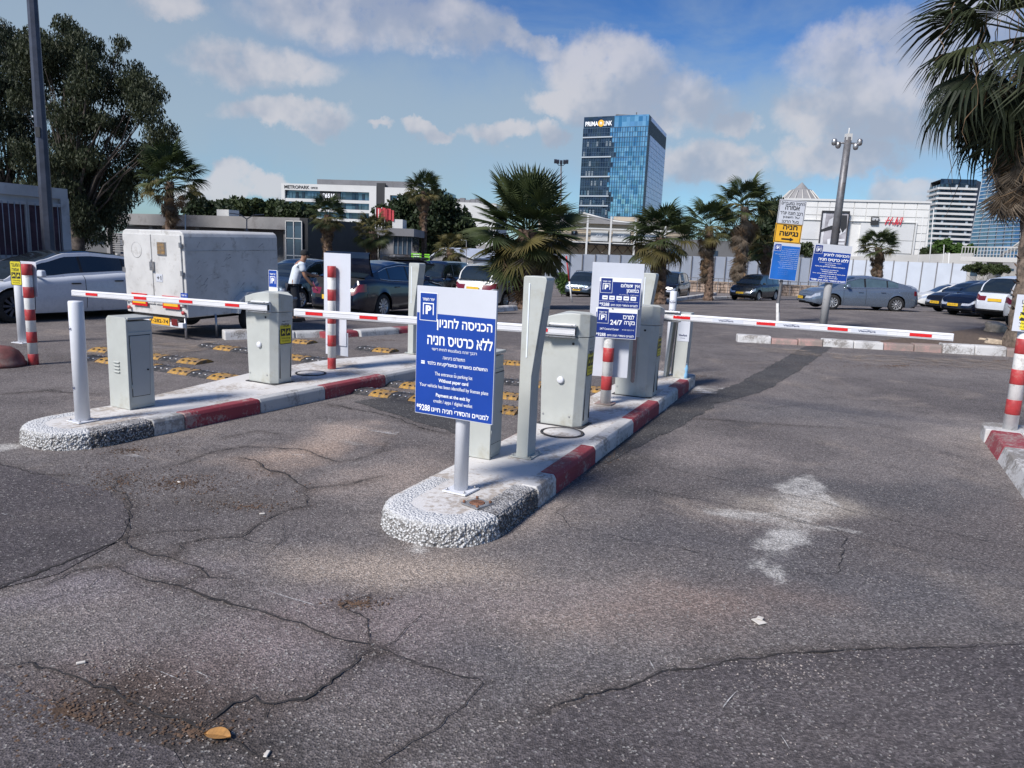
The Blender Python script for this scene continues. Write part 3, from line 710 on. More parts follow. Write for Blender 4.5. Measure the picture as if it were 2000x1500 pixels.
# loose kerb stones of the two small verges
def kerb_run(px0, px1, cols, label, width=.3, h=.16, over=None):
    a, b = G(*px0), G(*px1); d = b-a; L_ = d.length; az_ = math.degrees(math.atan2(d.x, d.y))
    root = thing('kerb', label, 'kerb', a, az_)
    tot = sum(c[1] for c in cols); s = 0
    for (m, ln, hh, dx) in cols:
        e = s+L_*ln/tot; mb = MB()
        mb.prism_y([(-width+dx, -.05), (dx, -.05), (dx-.03, hh-.03), (dx-.06, hh), (-width+dx, hh)], s+.008, e-.008); mb.build('kerb_stone', m, root, bevel=.02); s = e
    return root
kerb_run((1440, 668), (2090, 703), [(M['kerb_w'], 70, .17, .02), (M['kerb_pink'], 55, .12, 0), (M['kerb_pink'], 50, .14, 0), (M['kerb_w'], 62, .17, .01), (M['kerb_w'], 60, .16, 0), (M['kerb_pink'], 60, .15, 0), (M['kerb_pink'], 55, .17, 0), (M['kerb_w'], 62, .21, .02), (M['kerb_w'], 62, .21, .02), (M['kerb_pink'], 60, .17, 0), (M['kerb_r'], 60, .17, 0)],
         'far kerb of worn white and faded red stones behind the right barrier arm')
kerb_run((438, 664), (640, 659), [(M['kerb_w'], 55, .17, .03), (M['kerb_w'], 70, .14, 0), (M['kerb_g'], 60, .12, 0)], 'kerb of worn white stones beyond the left barrier cabinet')
kerb_run((640, 662), (830, 648), [(M['kerb_r'], 60, .12, 0), (M['kerb_g'], 80, .13, .06), (M['kerb_r'], 60, .12, 0)], 'kerb with a dislodged grey stone between dark red ones beyond the lanes')
kerb_run((835, 618), (1012, 612), [(M['kerb_g'], 60, .12, 0), (M['kerb_pink'], 60, .10, 0), (M['kerb_w'], 60, .12, 0)], 'low kerb of pale stones at the foot of the nearest palm')
kerb_run((1290, 592), (1400, 583), [(M['kerb_g'], 60, .14, 0), (M['kerb_w'], 60, .14, 0), (M['kerb_w'], 60, .14, 0)], 'far white kerb at the foot of the palms behind the info sign')
kerb_run((1395, 584), (1450, 583), [(M['kerb_w'], 60, .14, 0), (M['kerb_w'], 60, .14, 0)], 'short far white kerb left of the dark oncoming car')
sheet('soil_bed', [(1700, 672), (1840, 655), (1935, 640), (2100, 640), (2100, 704), (1985, 694)], M['soil'], .06, 'bare soil bed around the big palm trunk', jag=.12)

# rocks by the palm
def rock(px, py, d, rz, label, seed, tilt=0.):
    bm = bmesh.new(); bmesh.ops.create_cube(bm, size=1.); bmesh.ops.subdivide_edges(bm, edges=bm.edges, cuts=5, use_grid_fill=True)
    for v in bm.verts:
        p = v.co.copy(); v.co = p.lerp(p.normalized()*.62, .28)
        v.co += v.co.normalized()*noise.noise(p*2.2+Vector((seed, 0, 0)))*.14; v.co = Vector((v.co.x*d[0], v.co.y*d[1], v.co.z*d[2]))
    me = bpy.data.meshes.new('rock'); bm.to_mesh(me); bm.free(); me.materials.append(M['stone'])
    for p in me.polygons: p.use_smooth = True
    o = bpy.data.objects.new('rock', me); COL.objects.link(o); g = G(px, py); o.location = g+Vector((0, 0, d[2]*.45)); o.rotation_euler = (tilt, .1, rz); tag(o, label, 'rock')
rock(1944, 652, (.5, .4, .34), .3, 'upper square sandstone rock leaning on the big palm trunk', 3, .25)
rock(1952, 676, (.62, .3, .16), -.4, 'long flat sandstone rock lying below the square rock by the palm', 9)
rock(1925, 668, (.35, .25, .10), .6, 'small flat stone left of the rocks at the palm foot', 14)

# dome at the left edge
g = G(2, 714); mb = MB(); mb.lathe([(.30, 0), (.31, .04), (.285, .06), (.27, .12), (.22, .2), (.13, .26), (.0, .285)], 32)
tag(mb.build('dome_bollard', M['dome'], loc=g), 'faded dark red half round concrete bollard at the left edge', 'bollard')

# ------------------------------------------------------------------ speed bumps
def bump_mesh(m, name='bump_module'):
    mb = MB(); L_, W_, H_ = .33, .40, .05
    prof = [(-W_/2, 0), (-W_/2+.03, .018), (-W_/2+.11, H_*.92), (0, H_), (W_/2-.11, H_*.92), (W_/2-.03, .018), (W_/2, 0)]
    mb.prism_x([(y, z) for y, z in prof], -L_/2, L_/2, 0)
    for x in (-.1, .0, .1):
        for sy in (-1, 1):
            mb.lathe([(.022, .0), (.022, .012), (.012, .016)], 8, 1, (x, sy*(W_/2-.075), .030))
    for x in (-.08, .08): mb.lathe([(.02, 0), (.02, .008)], 8, 2, (x, 0, H_-.004))
    return mb
BY = bump_mesh(None); BYm = None
def module(px, py, yellow, az=None, parent=None):
    pass
def bump_row(a, b, n, first_yellow, label, pattern=None):
    A_, B_ = G(*a), G(*b); d = B_-A_; azr = math.degrees(math.atan2(d.x, d.y))-90
    root = thing('speed_bump', label, 'speed bump', A_, azr)
    for k in range(n):
        yel = (k % 2 == 0) == first_yellow if pattern is None else pattern[k] == 'y'
        if pattern and pattern[k] == '-': continue
        key = 'bumpmesh'+('y' if yel else 'k')
        if key not in M:
            o = BY.build('yellow_module' if yel else 'black_module', [M['bump_yellow'] if yel else M['rubber'], M['black'] if yel else M['print_faint' if False else 'steel'], M['black']]); M[key] = o.data; o.parent = root
        else:
            o = bpy.data.objects.new('yellow_module' if yel else 'black_module', M[key]); COL.objects.link(o); o.parent = root
        o.location = ((k+.5)*d.length/n, 0, .002); o.scale = (d.length/n/.335, .85+.1*random.random(), 1); o.rotation_euler = (0, 0, random.uniform(-.03, .03))
bump_row((172, 700), (464, 742), 8, False, 'near yellow and black speed bump row in the far left lane', 'kykykyky')
bump_row((190, 684), (400, 710), 6, True, 'second yellow and black speed bump row in the far left lane', 'ykyykyk'[:6])
bump_row((400, 676), (640, 708), 7, False, 'yellow and black speed bump row just beyond the left barrier cabinet', 'kyk-yyk'[:7])
bump_row((580, 668), (770, 688), 6, True, 'farthest speed bump row beyond the striped post', 'y---ky')
bump_row((698, 764), (1016, 806), 8, False, 'nearest speed bump row between the islands, partly behind the blue sign', 'kykykyky')
bump_row((755, 750), (1016, 778), 7, False, 'second speed bump row between the islands, partly behind the blue sign', 'kykykky')
bump_row((880, 738), (1175, 764), 8, False, 'third speed bump row between the islands, ending behind the barrier cabinet', 'kykkykyy')
bump_row((900, 704), (1022, 712), 4, True, 'farthest speed bump row between the islands, behind the blue sign', 'kyyy')
# ------------------------------------------------------------------ gate equipment (local -y faces the drivers, +x is the right hand lane)
def gI(px, py): g = G(px, py, KH); return g
def logoP(mb, x0, z0, w, h, y, tile, fr, head=True):
    """blue tile with the bracketed P and a line of letters over it; tile / fr are material slots"""
    def q(a, b, c, d, yy, mi): mb.add([(a, yy, b), (c, yy, b), (c, yy, d), (a, yy, d)], [(0, 1, 2, 3)], mi)
    e = .035*w
    q(x0-e, z0-e, x0+w+e, z0+h+e, y, fr); q(x0, z0, x0+w, z0+h, y-.0012, tile)
    yy = y-.0024; t = .055*w
    bx0, bx1, bz0, bz1 = x0+.17*w, x0+.83*w, z0+.20*h, z0+.64*h
    q(bx0, bz0, bx0+t, bz1, yy, fr); q(bx1-t, bz0, bx1, bz1, yy, fr); q(bx0, bz1-t, bx1, bz1, yy-.0004, fr)
    text_into(mb, 'P', x0+.34*w, x0+.68*w, bz0+.02*h, bz1-.09*h, yy, fr, bold=.05)
    text_into(mb, HEB('יאיר השחר'), x0+.14*w, x0+.86*w, z0+.72*h, z0+.82*h, yy, fr, bold=.02)

def yellow_sticker(parent, W_=.14, H_=.37, loc=(0, 0, 0), rot=0., border=True, name='warning_sticker', white=False):
    mb = MB(); r = .018
    def rr(w, h, r, y, mi):
        pts = []
        for cx, cz, a0 in ((w/2-r, h/2-r, 0), (-w/2+r, h/2-r, 90), (-w/2+r, -h/2+r, 180), (w/2-r, -h/2+r, 270)):
            for k in range(5): a = R(a0+22.5*k); pts.append((cx+r*math.cos(a), y, cz+r*math.sin(a)))
        mb.add(pts, [tuple(range(len(pts)))], mi)
    if white: rr(W_+.02, H_+.02, r*1.2, .0015, 2)
    rr(W_, H_, r, 0, 1); rr(W_-.016, H_-.016, r*.7, -.0015, 0)
    y = -.003
    text_into(mb, HEB('המעבר'), -W_*.38, W_*.38, H_*.27, H_*.40, y, 1, .02)
    text_into(mb, HEB('אסור!'), -W_*.33, W_*.30, H_*.08, H_*.22, y, 1, .02)
    for s_ in (-1, 1): mb.add([(s_*W_*.21-W_*.18, y, -H_*.22), (s_*W_*.21+W_*.18, y, -H_*.22), (s_*W_*.21+W_*.18, y, H_*.03), (s_*W_*.21-W_*.18, y, H_*.03)], [(0, 1, 2, 3)], 1)
    # walking figure and hand glyphs in yellow on the black squares
    yy = y-.001
    for s_ in (-1, 1):
        cx = s_*W_*.21; c0 = -H_*.095
        mb.add([(cx-.12*W_, yy, c0-.02*H_), (cx-.02*W_, yy, c0+.06*H_), (cx+.10*W_, yy, c0+.03*H_), (cx+.12*W_, yy, c0-.05*H_), (cx, yy, c0-.02*H_), (cx-.08*W_, yy, c0-.08*H_)], [(0, 1, 2, 3, 4, 5)], 0)
        mb.lathe([(0, 0), (.035*W_, .0005)], 8, 0, (cx+.05*W_*s_, yy, c0+.07*H_), axis='Y')
    text_into(mb, 'Warning', -W_*.36, W_*.36, -H_*.33, -H_*.27, y, 1, .01); text_into(mb, 'No passing', -W_*.30, W_*.30, -H_*.42, -H_*.37, y, 1, .005)
    o = mb.build(name, [M['yellow'], M['print_black'], M['signw']], parent, loc=loc); o.rotation_euler = (0, 0, rot); return o

def barrier(label, loc, az, mir=False, button=True, W_=.47, D_=.30, H_=1.12):
    """cabinet of a barrier gate: body with chamfered front right edge, hood, sticker, call button"""
    t = thing('barrier_gate', label, 'barrier', loc, az)
    c = .075
    def sec(w, d): return [(-w/2, -d/2), (w/2-c, -d/2), (w/2, -d/2+c), (w/2, d/2), (-w/2, d/2)]
    lo = sec(W_-.05, D_-.02); hi = sec(W_, D_)
    zb, zt = .0, H_-.245
    mb = MB(); n = 5
    mb.add([(x, y, zb) for x, y in lo]+[(x, y, zt) for x, y in hi], [(i, (i+1) % n, n+(i+1) % n, n+i) for i in range(n)]+[tuple(range(n))[::-1], tuple(range(n, 2*n))])
    mb.build('body', M['cgrey'], t, bevel=.006)
    mb = MB(); z0 = zt+.004; hs = sec(W_+.006, D_+.006); ht = sec(W_+.01, D_+.004)
    def hh(x, y): return H_-.012-.05*((x-.12)/(W_))**2*2.2 + (-.035 if x > W_/2-.05 and y > 0 else 0)
    xs = [-W_/2-.004, -W_/4, 0, W_/4-c/2, W_/2-c, W_/2+.004]
    # hood: outline densified so that the top can arch
    pts = [(x, -D_/2-.002) for x in xs[:-1]]+[(W_/2+.004, -D_/2+c), (W_/2+.004, D_/2+.002)]+[(x, D_/2+.002) for x in xs[::-1][1:]]
    n = len(pts)
    mb.add([(x, y, z0) for x, y in pts]+[(x, y, hh(x, y)) for x, y in pts]+[(0, 0, H_+.004)], [(i, (i+1) % n, n+(i+1) % n, n+i) for i in range(n)]+[tuple(range(n))[::-1]]+[(n+i, n+(i+1) % n, 2*n) for i in range(n)])
    mb.build('hood', M['cgrey'], t, bevel=.006)
    if button:
        mb = MB(); mb.lathe([(.033, 0), (.036, -.008), (.034, -.022), (.024, -.028), (0, -.029)], 24, 0, (-.01, -D_/2+.006, .46), axis='Y'); mb.build('call_button', M['white'], t)
    yellow_sticker(t, .19, .35, (W_/2-.006, .035, H_-.45), R(90))
    for (y0_, z0_, y1_, z1_) in [(-D_/2+.10, .06, -.5*D_+.104, zt-.05), (D_/2-.03, .06, D_/2-.026, zt-.05)]: mb = MB(); mb.box((W_/2-.0185, (y0_+y1_)/2, .30), (.012, .004, .48)); mb.build('door_gap', M['black'], t)
    for (x_, z_) in ((-W_/2+.05, .10), (W_/2-c-.06, .10)): mb = MB(); mb.lathe([(.009, .0), (.009, -.006)], 8, 0, (x_, -D_/2+.010, z_), axis='Y'); mb.build('screw', M['steel'], t)
    mb = MB(); mb.lathe([(.013, .0), (.013, -.008)], 12, 0, (.10, -D_/2+.004, zt-.06), axis='Y'); mb.build('lock', M['black'], t)
    mb = MB(); mb.box((0, 0, -.012), (W_+.02, D_+.03, .03)); mb.build('base_gasket', M['rubber'], t)
    return t

def arm(cab, a, b, refl, texts=(), H_=.085, T_=.05, hub=None, round_tip=False, text_side='-y', plate=None):
    """boom from a (pivot end) to b (free tip), both world points; refl = positions 0..1 of red reflectors"""
    a = Vector(a); b = Vector(b); d = b-a; L_ = d.length
    yaw = math.atan2(d.y, d.x); pit = math.asin(d.z/L_)
    flip = d.x < 0
    if flip: yaw += math.pi; pit = -pit
    W = Matrix.Translation(a) @ Matrix.Rotation(yaw, 4, 'Z') @ Matrix.Rotation(-pit, 4, 'Y')
    PW = Matrix.Translation(cab.location) @ cab.rotation_euler.to_matrix().to_4x4()
    sx = -1 if flip else 1
    # profile: rounded top and bottom with shallow ribs
    pr = []
    hh, tt = H_/2, T_/2
    for k in range(16):
        u = 2*math.pi*k/16; cu, su = math.cos(u), math.sin(u)
        pr.append((tt*math.copysign(abs(cu)**.45, cu), hh*math.copysign(abs(su)**.45, su)))
    mb = MB(); mb.prism_x(pr, 0, sx*L_)
    for p in range(len(mb.sm)): mb.sm[p] = False
    t = mb.build('boom', M['armw'], cab, bevel=.002); t.matrix_basis = PW.inverted() @ W
    for z in (-.021, .021):
        mb = MB(); mb.box((sx*L_/2, -tt-.001, z*H_/.085), (L_-.02, .004, .004)); mb.build('edge_rib', M['armw'], t)
    for r in refl:
        mb = MB(); mb.box((sx*L_*r, -tt-.003, 0), (.21, .004, .034)); mb.build('red_reflector', M['refl_red'], t, bevel=.001)
        mb = MB(); mb.box((sx*L_*r, tt+.003, 0), (.21, .004, .034)); mb.build('red_reflector', M['refl_red'], t, bevel=.001)
    if texts:
        mb = MB()
        for r in texts:
            x = sx*L_*r; mb.box((x+.02, -tt-.0015, 0), (.36, .001, .052), 1)
            text_into(mb, 'ViewPark', x-.09, x+.09, -.012, .010, -tt-.004, 0, .02); text_into(mb, 'PARKING', x-.04, x+.05, .014, .020, -tt-.004, 0)
        mb.build('maker_label', [M['print_navy'], M['signw']], t)
    # end cap at the pivot
    mb = MB(); ov = [(.62*y, .8*z) for y, z in pr]; mb.prism_x(ov, -sx*.004, sx*.002); mb.build('end_cap', M['black'], t)
    mb = MB(); mb.box((sx*L_+sx*.003, 0, 0), (.006, T_*.92, H_*.92)); mb.build('tip_cap', M['white'], t, bevel=.002)
    if hub is not None:
        x = sx*hub; mb = MB(); mb.box((x, tt+.02, 0), (.26, .05, H_+.05)); mb.build('clamp', M['armw'], t, bevel=.004)
        mb = MB(); mb.box((x-.0, -tt*.3, H_/2+.010), (.30, T_+.03, .008)); mb.box((x, -tt*.3, -H_/2-.010), (.30, T_+.03, .008)); mb.build('clamp_plate', M['steel'], t)
        for dx in (-.11, .11):
            for z in (-1, 1): mb = MB(); mb.lathe([(.008, -tt-.022), (.008, -tt+.0)], 8, 0, (x+dx, 0, z*(H_/2+.012)), axis='Y'); mb.build('bolt', M['black'], t)
    if plate:
        mb = MB(); mb.box((sx*L_*plate, 0, H_/2+.03), (.11, .004, .055)); text_into(mb, HEB('יאיר השחר'), sx*L_*plate-.04, sx*L_*plate+.04, H_/2+.02, H_/2+.04, -.004, 1, .02); mb.build('name_plate', [M['blue'], M['print']], t)
    return t

def control_box(label, loc, az, W_=.31, D_=.30, H_=.90):
    t = thing('control_box', label, 'cabinet', loc, az)
    mb = MB(); mb.box((0, 0, H_/2-.02), (W_-.03, D_-.03, H_-.04)); mb.build('body', M['cgrey'], t, bevel=.006)
    mb = MB(); mb.prism_y([(-W_/2, 0), (W_/2, 0), (W_/2, H_-.02), (W_/2-.02, H_), (-W_/2+.03, H_), (-W_/2, H_-.03)], -D_/2, -D_/2+.02); mb.build('front_panel', M['cgrey'], t, bevel=.004)
    mb = MB(); mb.box((0, .01, H_-.012), (W_, D_-.02, .024)); mb.build('lid', M['cgrey'], t, bevel=.006)
    # door on the right side: tapering panel in a recessed frame
    x = W_/2-.013
    mb = MB(); mb.box((x, 0, H_*.44), (.012, D_-.04, H_*.80)); mb.build('side_frame', M['cgrey'], t, bevel=.003)
    mb = MB(); mb.prism_x([(-.105, H_*.14), (.075, H_*.14), (.10, H_*.80), (-.115, H_*.80)], x+.002, x+.014); mb.build('door', M['cdoor'], t, bevel=.003)
    mb = MB(); mb.prism_x([(-.110, H_*.133), (.080, H_*.133), (.105, H_*.807), (-.120, H_*.807)], x+.002, x+.0085); mb.build('door_gap', M['black'], t)
    mb = MB(); mb.lathe([(.008, 0), (.008, .012)], 10, 0, (x+.012, .06, H_*.42), axis='X'); mb.build('lock', M['black'], t)
    for k in range(4):
        mb = MB(); mb.box((-.01, -D_/2-.006, H_*.40+k*.032), (.085, .018, .012), rot=Matrix.Rotation(.6, 3, 'X')); mb.build('louvre', M['cgrey'], t, bevel=.003)
    for zz in (.25, .7):
        mb = MB(); mb.tube([(x+.014, -.112, H_*zz-.02), (x+.014, -.112, H_*zz+.02)], .005, 6); mb.build('hinge', M['cgrey'], t)
    return t

def column(label, loc, az, H_=1.46, tag_=True):
    t = thing('ticket_column', label, 'ticket column', loc, az)
    w0, w1, D_ = .20, .105, .17; zk = H_*.46
    poly = [(-w0/2, 0), (-w0/2+w1, 0), (-w0/2+w1, zk), (w0/2, H_-.03), (w0/2-.006, H_-.008), (w0/2-.03, H_), (-w0/2+.012, H_), (-w0/2, H_-.012)]
    mb = MB(); mb.prism_y(poly, -D_/2, D_/2); mb.build('body', M['cgrey'], t, bevel=.005)
    mb = MB(); mb.box((-w0/2+.055, -D_/2-.002, H_*.76), (.012, .006, H_*.40)); mb.build('light_strip', M['led'], t, bevel=.002)
    mb = MB(); mb.box((-.045, 0, .004), (.19, .24, .008)); 
    for sx in (-1, 1):
        for sy in (-1, 1): mb.lathe([(.008, 0), (.008, .02)], 8, 1, (-.045+sx*.078, sy*.10, .004))
    mb.build('base_plate', [M['cgrey'], M['steel']], t, bevel=.001)
    # reader panel on the sloping face
    sl = math.atan2(w0/2-(-w0/2+w1), (H_-.03)-zk)
    mb = MB(); c0 = Vector(((w0/2-w0/2+w1)/2+.021, 0, (H_-.03+zk)/2)); mb.box((0, 0, 0), (.004, D_*.72, .34)); p = mb.build('reader_panel', M['cdoor'], t, bevel=.001)
    p.location = ((w0/2+(-w0/2+w1))/2+.003, 0, (H_-.03+zk)/2); p.rotation_euler = (0, sl, 0)
    mb = MB(); text_into(mb, 'ViewPark', -.05, .05, -.012, .012, 0, 0, .02, axis='YZ'); 
    for k in range(3): mb.add([(.001, -.04+.01*k, -.03-.014*k), (.001, .05-.01*k, -.03-.014*k), (.001, .05-.01*k, -.026-.014*k), (.001, -.04+.01*k, -.026-.014*k)], [(0, 1, 2, 3)])
    p2 = mb.build('maker_label', M['print_black'], t); p2.location = (-w0/2+w1+.012, 0, zk+.13); p2.rotation_euler = (0, sl, 0)
    return t

def post(label, loc, H_, r, m, name='bollard', plate=.19, texts=(), az=0, cap=None, cat='bollard'):
    t = thing(name, label, cat, loc, az)
    mb = MB(); mb.lathe([(r, 0), (r, H_-.012), (r*.93, H_-.003), (0, H_)], 28); mb.build('tube', m, t)
    if plate:
        mb = MB(); mb.box((0, 0, .005), (plate, plate, .01)); mb.build('base_plate', m, t, bevel=.002)
        for sx in (-1, 1):
            for sy in (-1, 1): mb = MB(); mb.lathe([(.009, .01), (.009, .024), (0, .026)], 6, 0, (sx*plate*.38, sy*plate*.38, 0)); mb.build('bolt', M['steel'], t)
    for z, a in texts:
        mb = MB(); text_into(mb, 'ViewPark', -.055, .055, 0, .026, 0, 0, .03); text_into(mb, 'PARKING', -.03, .03, -.016, -.008, 0, 0, .01); text_into(mb, 'barriers', -.03, .03, .034, .041, 0, 0, .01)
        k = 1/(r+.0015)
        mb.v = [(math.sin(x*k)*(r+.0015), -math.cos(x*k)*(r+.0015), z_+z) for x, y, z_ in mb.v]
        o = mb.build('maker_label', M['print_navy'], t); o.rotation_euler = (0, 0, R(a))
    return t
def striped(label, loc, H_, r, n=9, az=0, plate=False, pink_foot=False, name='striped_bollard'):
    t = thing(name, label, 'bollard', loc, az)
    mb = MB(); mb.lathe([(r, 0), (r, H_-.01), (r*.9, H_-.003), (r*.8, H_-.003), (0, H_-.012)], 24); mb.build('tube', M['post_white'], t)
    h = H_/n
    for k in range(0, n, 2):
        z = H_-h*(k+1) if k < n-1 else 0
        m = M['post_pink'] if pink_foot and k == n-1 else M['post_red']
        mb = MB(); mb.lathe([(r+.0005, z+.002), (r+.0025, z+.004), (r+.0025, z+h-.004), (r+.0005, z+h-.001)], 24); mb.build('red_band', m, t)
    if plate: mb = MB(); mb.box((0, 0, .005), (.2, .2, .01)); mb.build('base_plate', M['kerb_pink'], t, bevel=.002)
    return t

# --- left island
post('smooth white post with two maker labels at the rounded end of the left island', gI(162, 822), 1.09, .062, M['white'], texts=((.83, -32), (.30, -32)), az=LAZ)
control_box('small pale grey control cabinet with louvres and a tapered side door, on the left island', gI(262, 792), LAZ)
cabL = barrier('barrier on the left island, its red and white arm reaching left over the white post', gI(528, 744), LAZ, H_=1.10)
aL = at(524, 601, cabL.location.y-.26)
arm(cabL, aL, at(143, 572, aL.y+1.15), [.16, .385, .62, .885, ], hub=.14, plate=.40)
# P sign on a stalk behind the hood
t = thing('small_sign', 'small blue P sign standing up behind the left barrier cabinet', 'sign', gI(528, 744)+Vector((-.02, .24, 0)), LAZ)
mb = MB(); logoP(mb, -.065, 1.13, .13, .20, -.012, 0, 1); mb.box((0, 0, 1.20), (.15, .014, .26), 1); mb.build('panel', [M['blue'], M['print']], t)
mb = MB(); mb.tube([(0, .02, 0), (0, .02, 1.2)], .015, 8); mb.build('stalk', M['steel'], t)
t = striped('red and white striped post carrying white sign backs, on the left island', gI(648, 720), 1.39, .054, 9, LAZ, name='striped_post')
for (z0, z1, x0, x1, yy) in [(.74, 1.56, -.205, .265, .075), (.32, .735, -.17, .20, .068), (.18, .50, -.185, .215, .085)]:
    mb = MB(); mb.box(((x0+x1)/2, yy, (z0+z1)/2), (x1-x0, .006, z1-z0)); o = mb.build('sign_back', M['signw'], t, bevel=.001); o.rotation_euler = (0, 0, 0)
mb = MB(); mb.tube([(.045, .0, 1.0), (.052, -.01, .8), (.05, 0, .6)], .004, 6); mb.build('cable_tie', M['black'], t)
column('pale grey ticket column with a light strip at the far end of the left island', gI(812, 690), LAZ, 1.44)
def manhole(label, loc, r, az):
    t = thing('manhole', label, 'manhole cover', loc, az)
    mb = MB(); mb.lathe([(r, 0), (r, .006), (r-.022, .008), (r-.024, .001)], 40); mb.build('ring', M['rubber'], t)
    mb = MB(); mb.lathe([(r-.03, 0), (r-.032, .005), (0, .006)], 40); mb.build('cover', M['slab'], t)
manhole('round cover with dark ring beside the striped post on the left island', gI(607, 729), .20, LAZ)
# --- main island
t = thing('information_sign', 'large blue and white parking sign on a white post at the middle island tip', 'sign', gI(900, 958), -62+90)
mb = MB(); mb.lathe([(.050, 0), (.050, 1.30)], 28); o = mb.build('post', M['white'], t)
mb = MB(); mb.box((0, 0, .006), (.19, .19, .012)); mb.build('base_plate', M['white'], t, bevel=.002)
for sx in (-1, 1):
    for sy in (-1, 1): mb = MB(); mb.lathe([(.009, .01), (.009, .026), (0, .028)], 6, 0, (sx*.072, sy*.072, 0)); mb.build('bolt', M['steel'], t)
BW, BZ0, BZ1 = .63, .53, 1.42; SX = -.035
mb = MB(); mb.box((SX, -.072, (BZ0+BZ1)/2), (BW, .018, BZ1-BZ0)); board = mb.build('board', M['signw'], t, bevel=.002)
for z in (.7, 1.2): mb = MB(); mb.box((0, -.055, z), (.13, .02, .04)); mb.build('bracket', M['steel'], t)
Hb = BZ1-BZ0; y = -.0822
mb = MB(); mb.add([(SX-BW/2+.004, y, BZ0+.006), (SX+BW/2-.004, y, BZ0+.006), (SX+BW/2-.004, y, BZ0+Hb*.795), (SX-BW/2+.004, y, BZ0+Hb*.795)], [(0, 1, 2, 3)]); mb.build('blue_panel', M['blue'], t)
mb = MB(); X0 = SX-BW/2
logoP(mb, X0+.032, BZ0+Hb*.742, .135, Hb*.205, y-.0015, 0, 1)
mb.build('parking_logo', [M['blue'], M['print']], t)
yy = y-.0018
def ln(s, cx, z, w, h, bold=.0, mi=0): mb = MB(); text_into(mb, s, X0+BW*(cx-w/2), X0+BW*(cx+w/2), BZ0+Hb*z, BZ0+Hb*(z+h), yy, mi, bold); mb.build('text_line', M['print'], t)
ln(HEB('הכניסה לחניון'), .612, .672, .70, .098, .022)
ln(HEB('ללא כרטיס חניה'), .562, .555, .82, .090, .022)
ln(HEB('רכבך זוהה באמצעות לוחית רישוי'), .50, .506, .57, .030, .004)
ln(HEB('התשלום ביציאה'), .50, .452, .28, .027, .004)
ln(HEB('התשלום באשראי ובאפליקציות בלבד'), .54, .392, .76, .036, .018)
ln('The entrance to parking lot', .50, .312, .48, .036, .004)
ln('Without paper card', .50, .262, .38, .036, .022)
ln('Your vehicle has been identified by license plate', .50, .214, .88, .036, .004)
ln('Payment at the exit by', .50, .146, .44, .036, .022)
ln('credit / apps / digital wallet', .50, .098, .50, .036, .004)
ln('*9288', .115, .028, .18, .052, .018)
ln(HEB('למנויים והסדרי חניה חייגו'), .59, .030, .73, .042, .018)
mb = MB(); mb.box((X0+BW*.10, yy, BZ0+Hb*.412), (.030, .001, .022), 0); mb.build('card_icon', M['print'], t)
mb = MB(); mb.box((X0+BW*.10, yy-.001, BZ0+Hb*.414), (.030, .001, .004), 0)
for z in (.535, .352, .083): mb.box((X0+BW*.52, yy, BZ0+Hb*z), (.012, .001, .006), 0)
mb.build('divider', M['print_faint'], t)

control_box('pale grey control cabinet standing behind the big blue sign', along(MAZ, -2.60, 5.38)+Vector((0, 0, KH)), MAZ, W_=.22, D_=.25, H_=.88)
column('pale grey ticket column with a light strip standing right of the big blue sign', gI(1037, 890), MAZ, 1.49)
cabM = barrier('barrier beside the striped info sign post, its arm passing behind the big blue sign', gI(1102, 826), MAZ, W_=.46, D_=.29, H_=1.13)
aM = at(1124, 648, cabM.location.y-.22)
arm(cabM, aM, at(577, 610, aM.y+.95), [.12, .43, .71, .92], hub=.14, round_tip=True)
manhole('round cover with dark ring at the foot of the middle island barrier cabinet', gI(1098, 845), .21, MAZ)
t = thing('rusty_plate', 'rusty square steel plate bolted to the middle island in front of the sign post', 'plate', gI(932, 985), MAZ+18)
mb = MB(); mb.box((0, 0, .006), (.155, .155, .012)); mb.build('plate', M['steel'], t, bevel=.002)
mb = MB(); mb.lathe([(.055, .012), (.05, .016), (0, .014)], 18); mb.build('rust_stub', M['rust'], t)
for sx in (-1, 1):
    for sy in (-1, 1): mb = MB(); mb.lathe([(.010, .01), (.010, .026), (0, .028)], 6, 0, (sx*.062, sy*.062, 0)); mb.build('bolt', M['rust'], t)
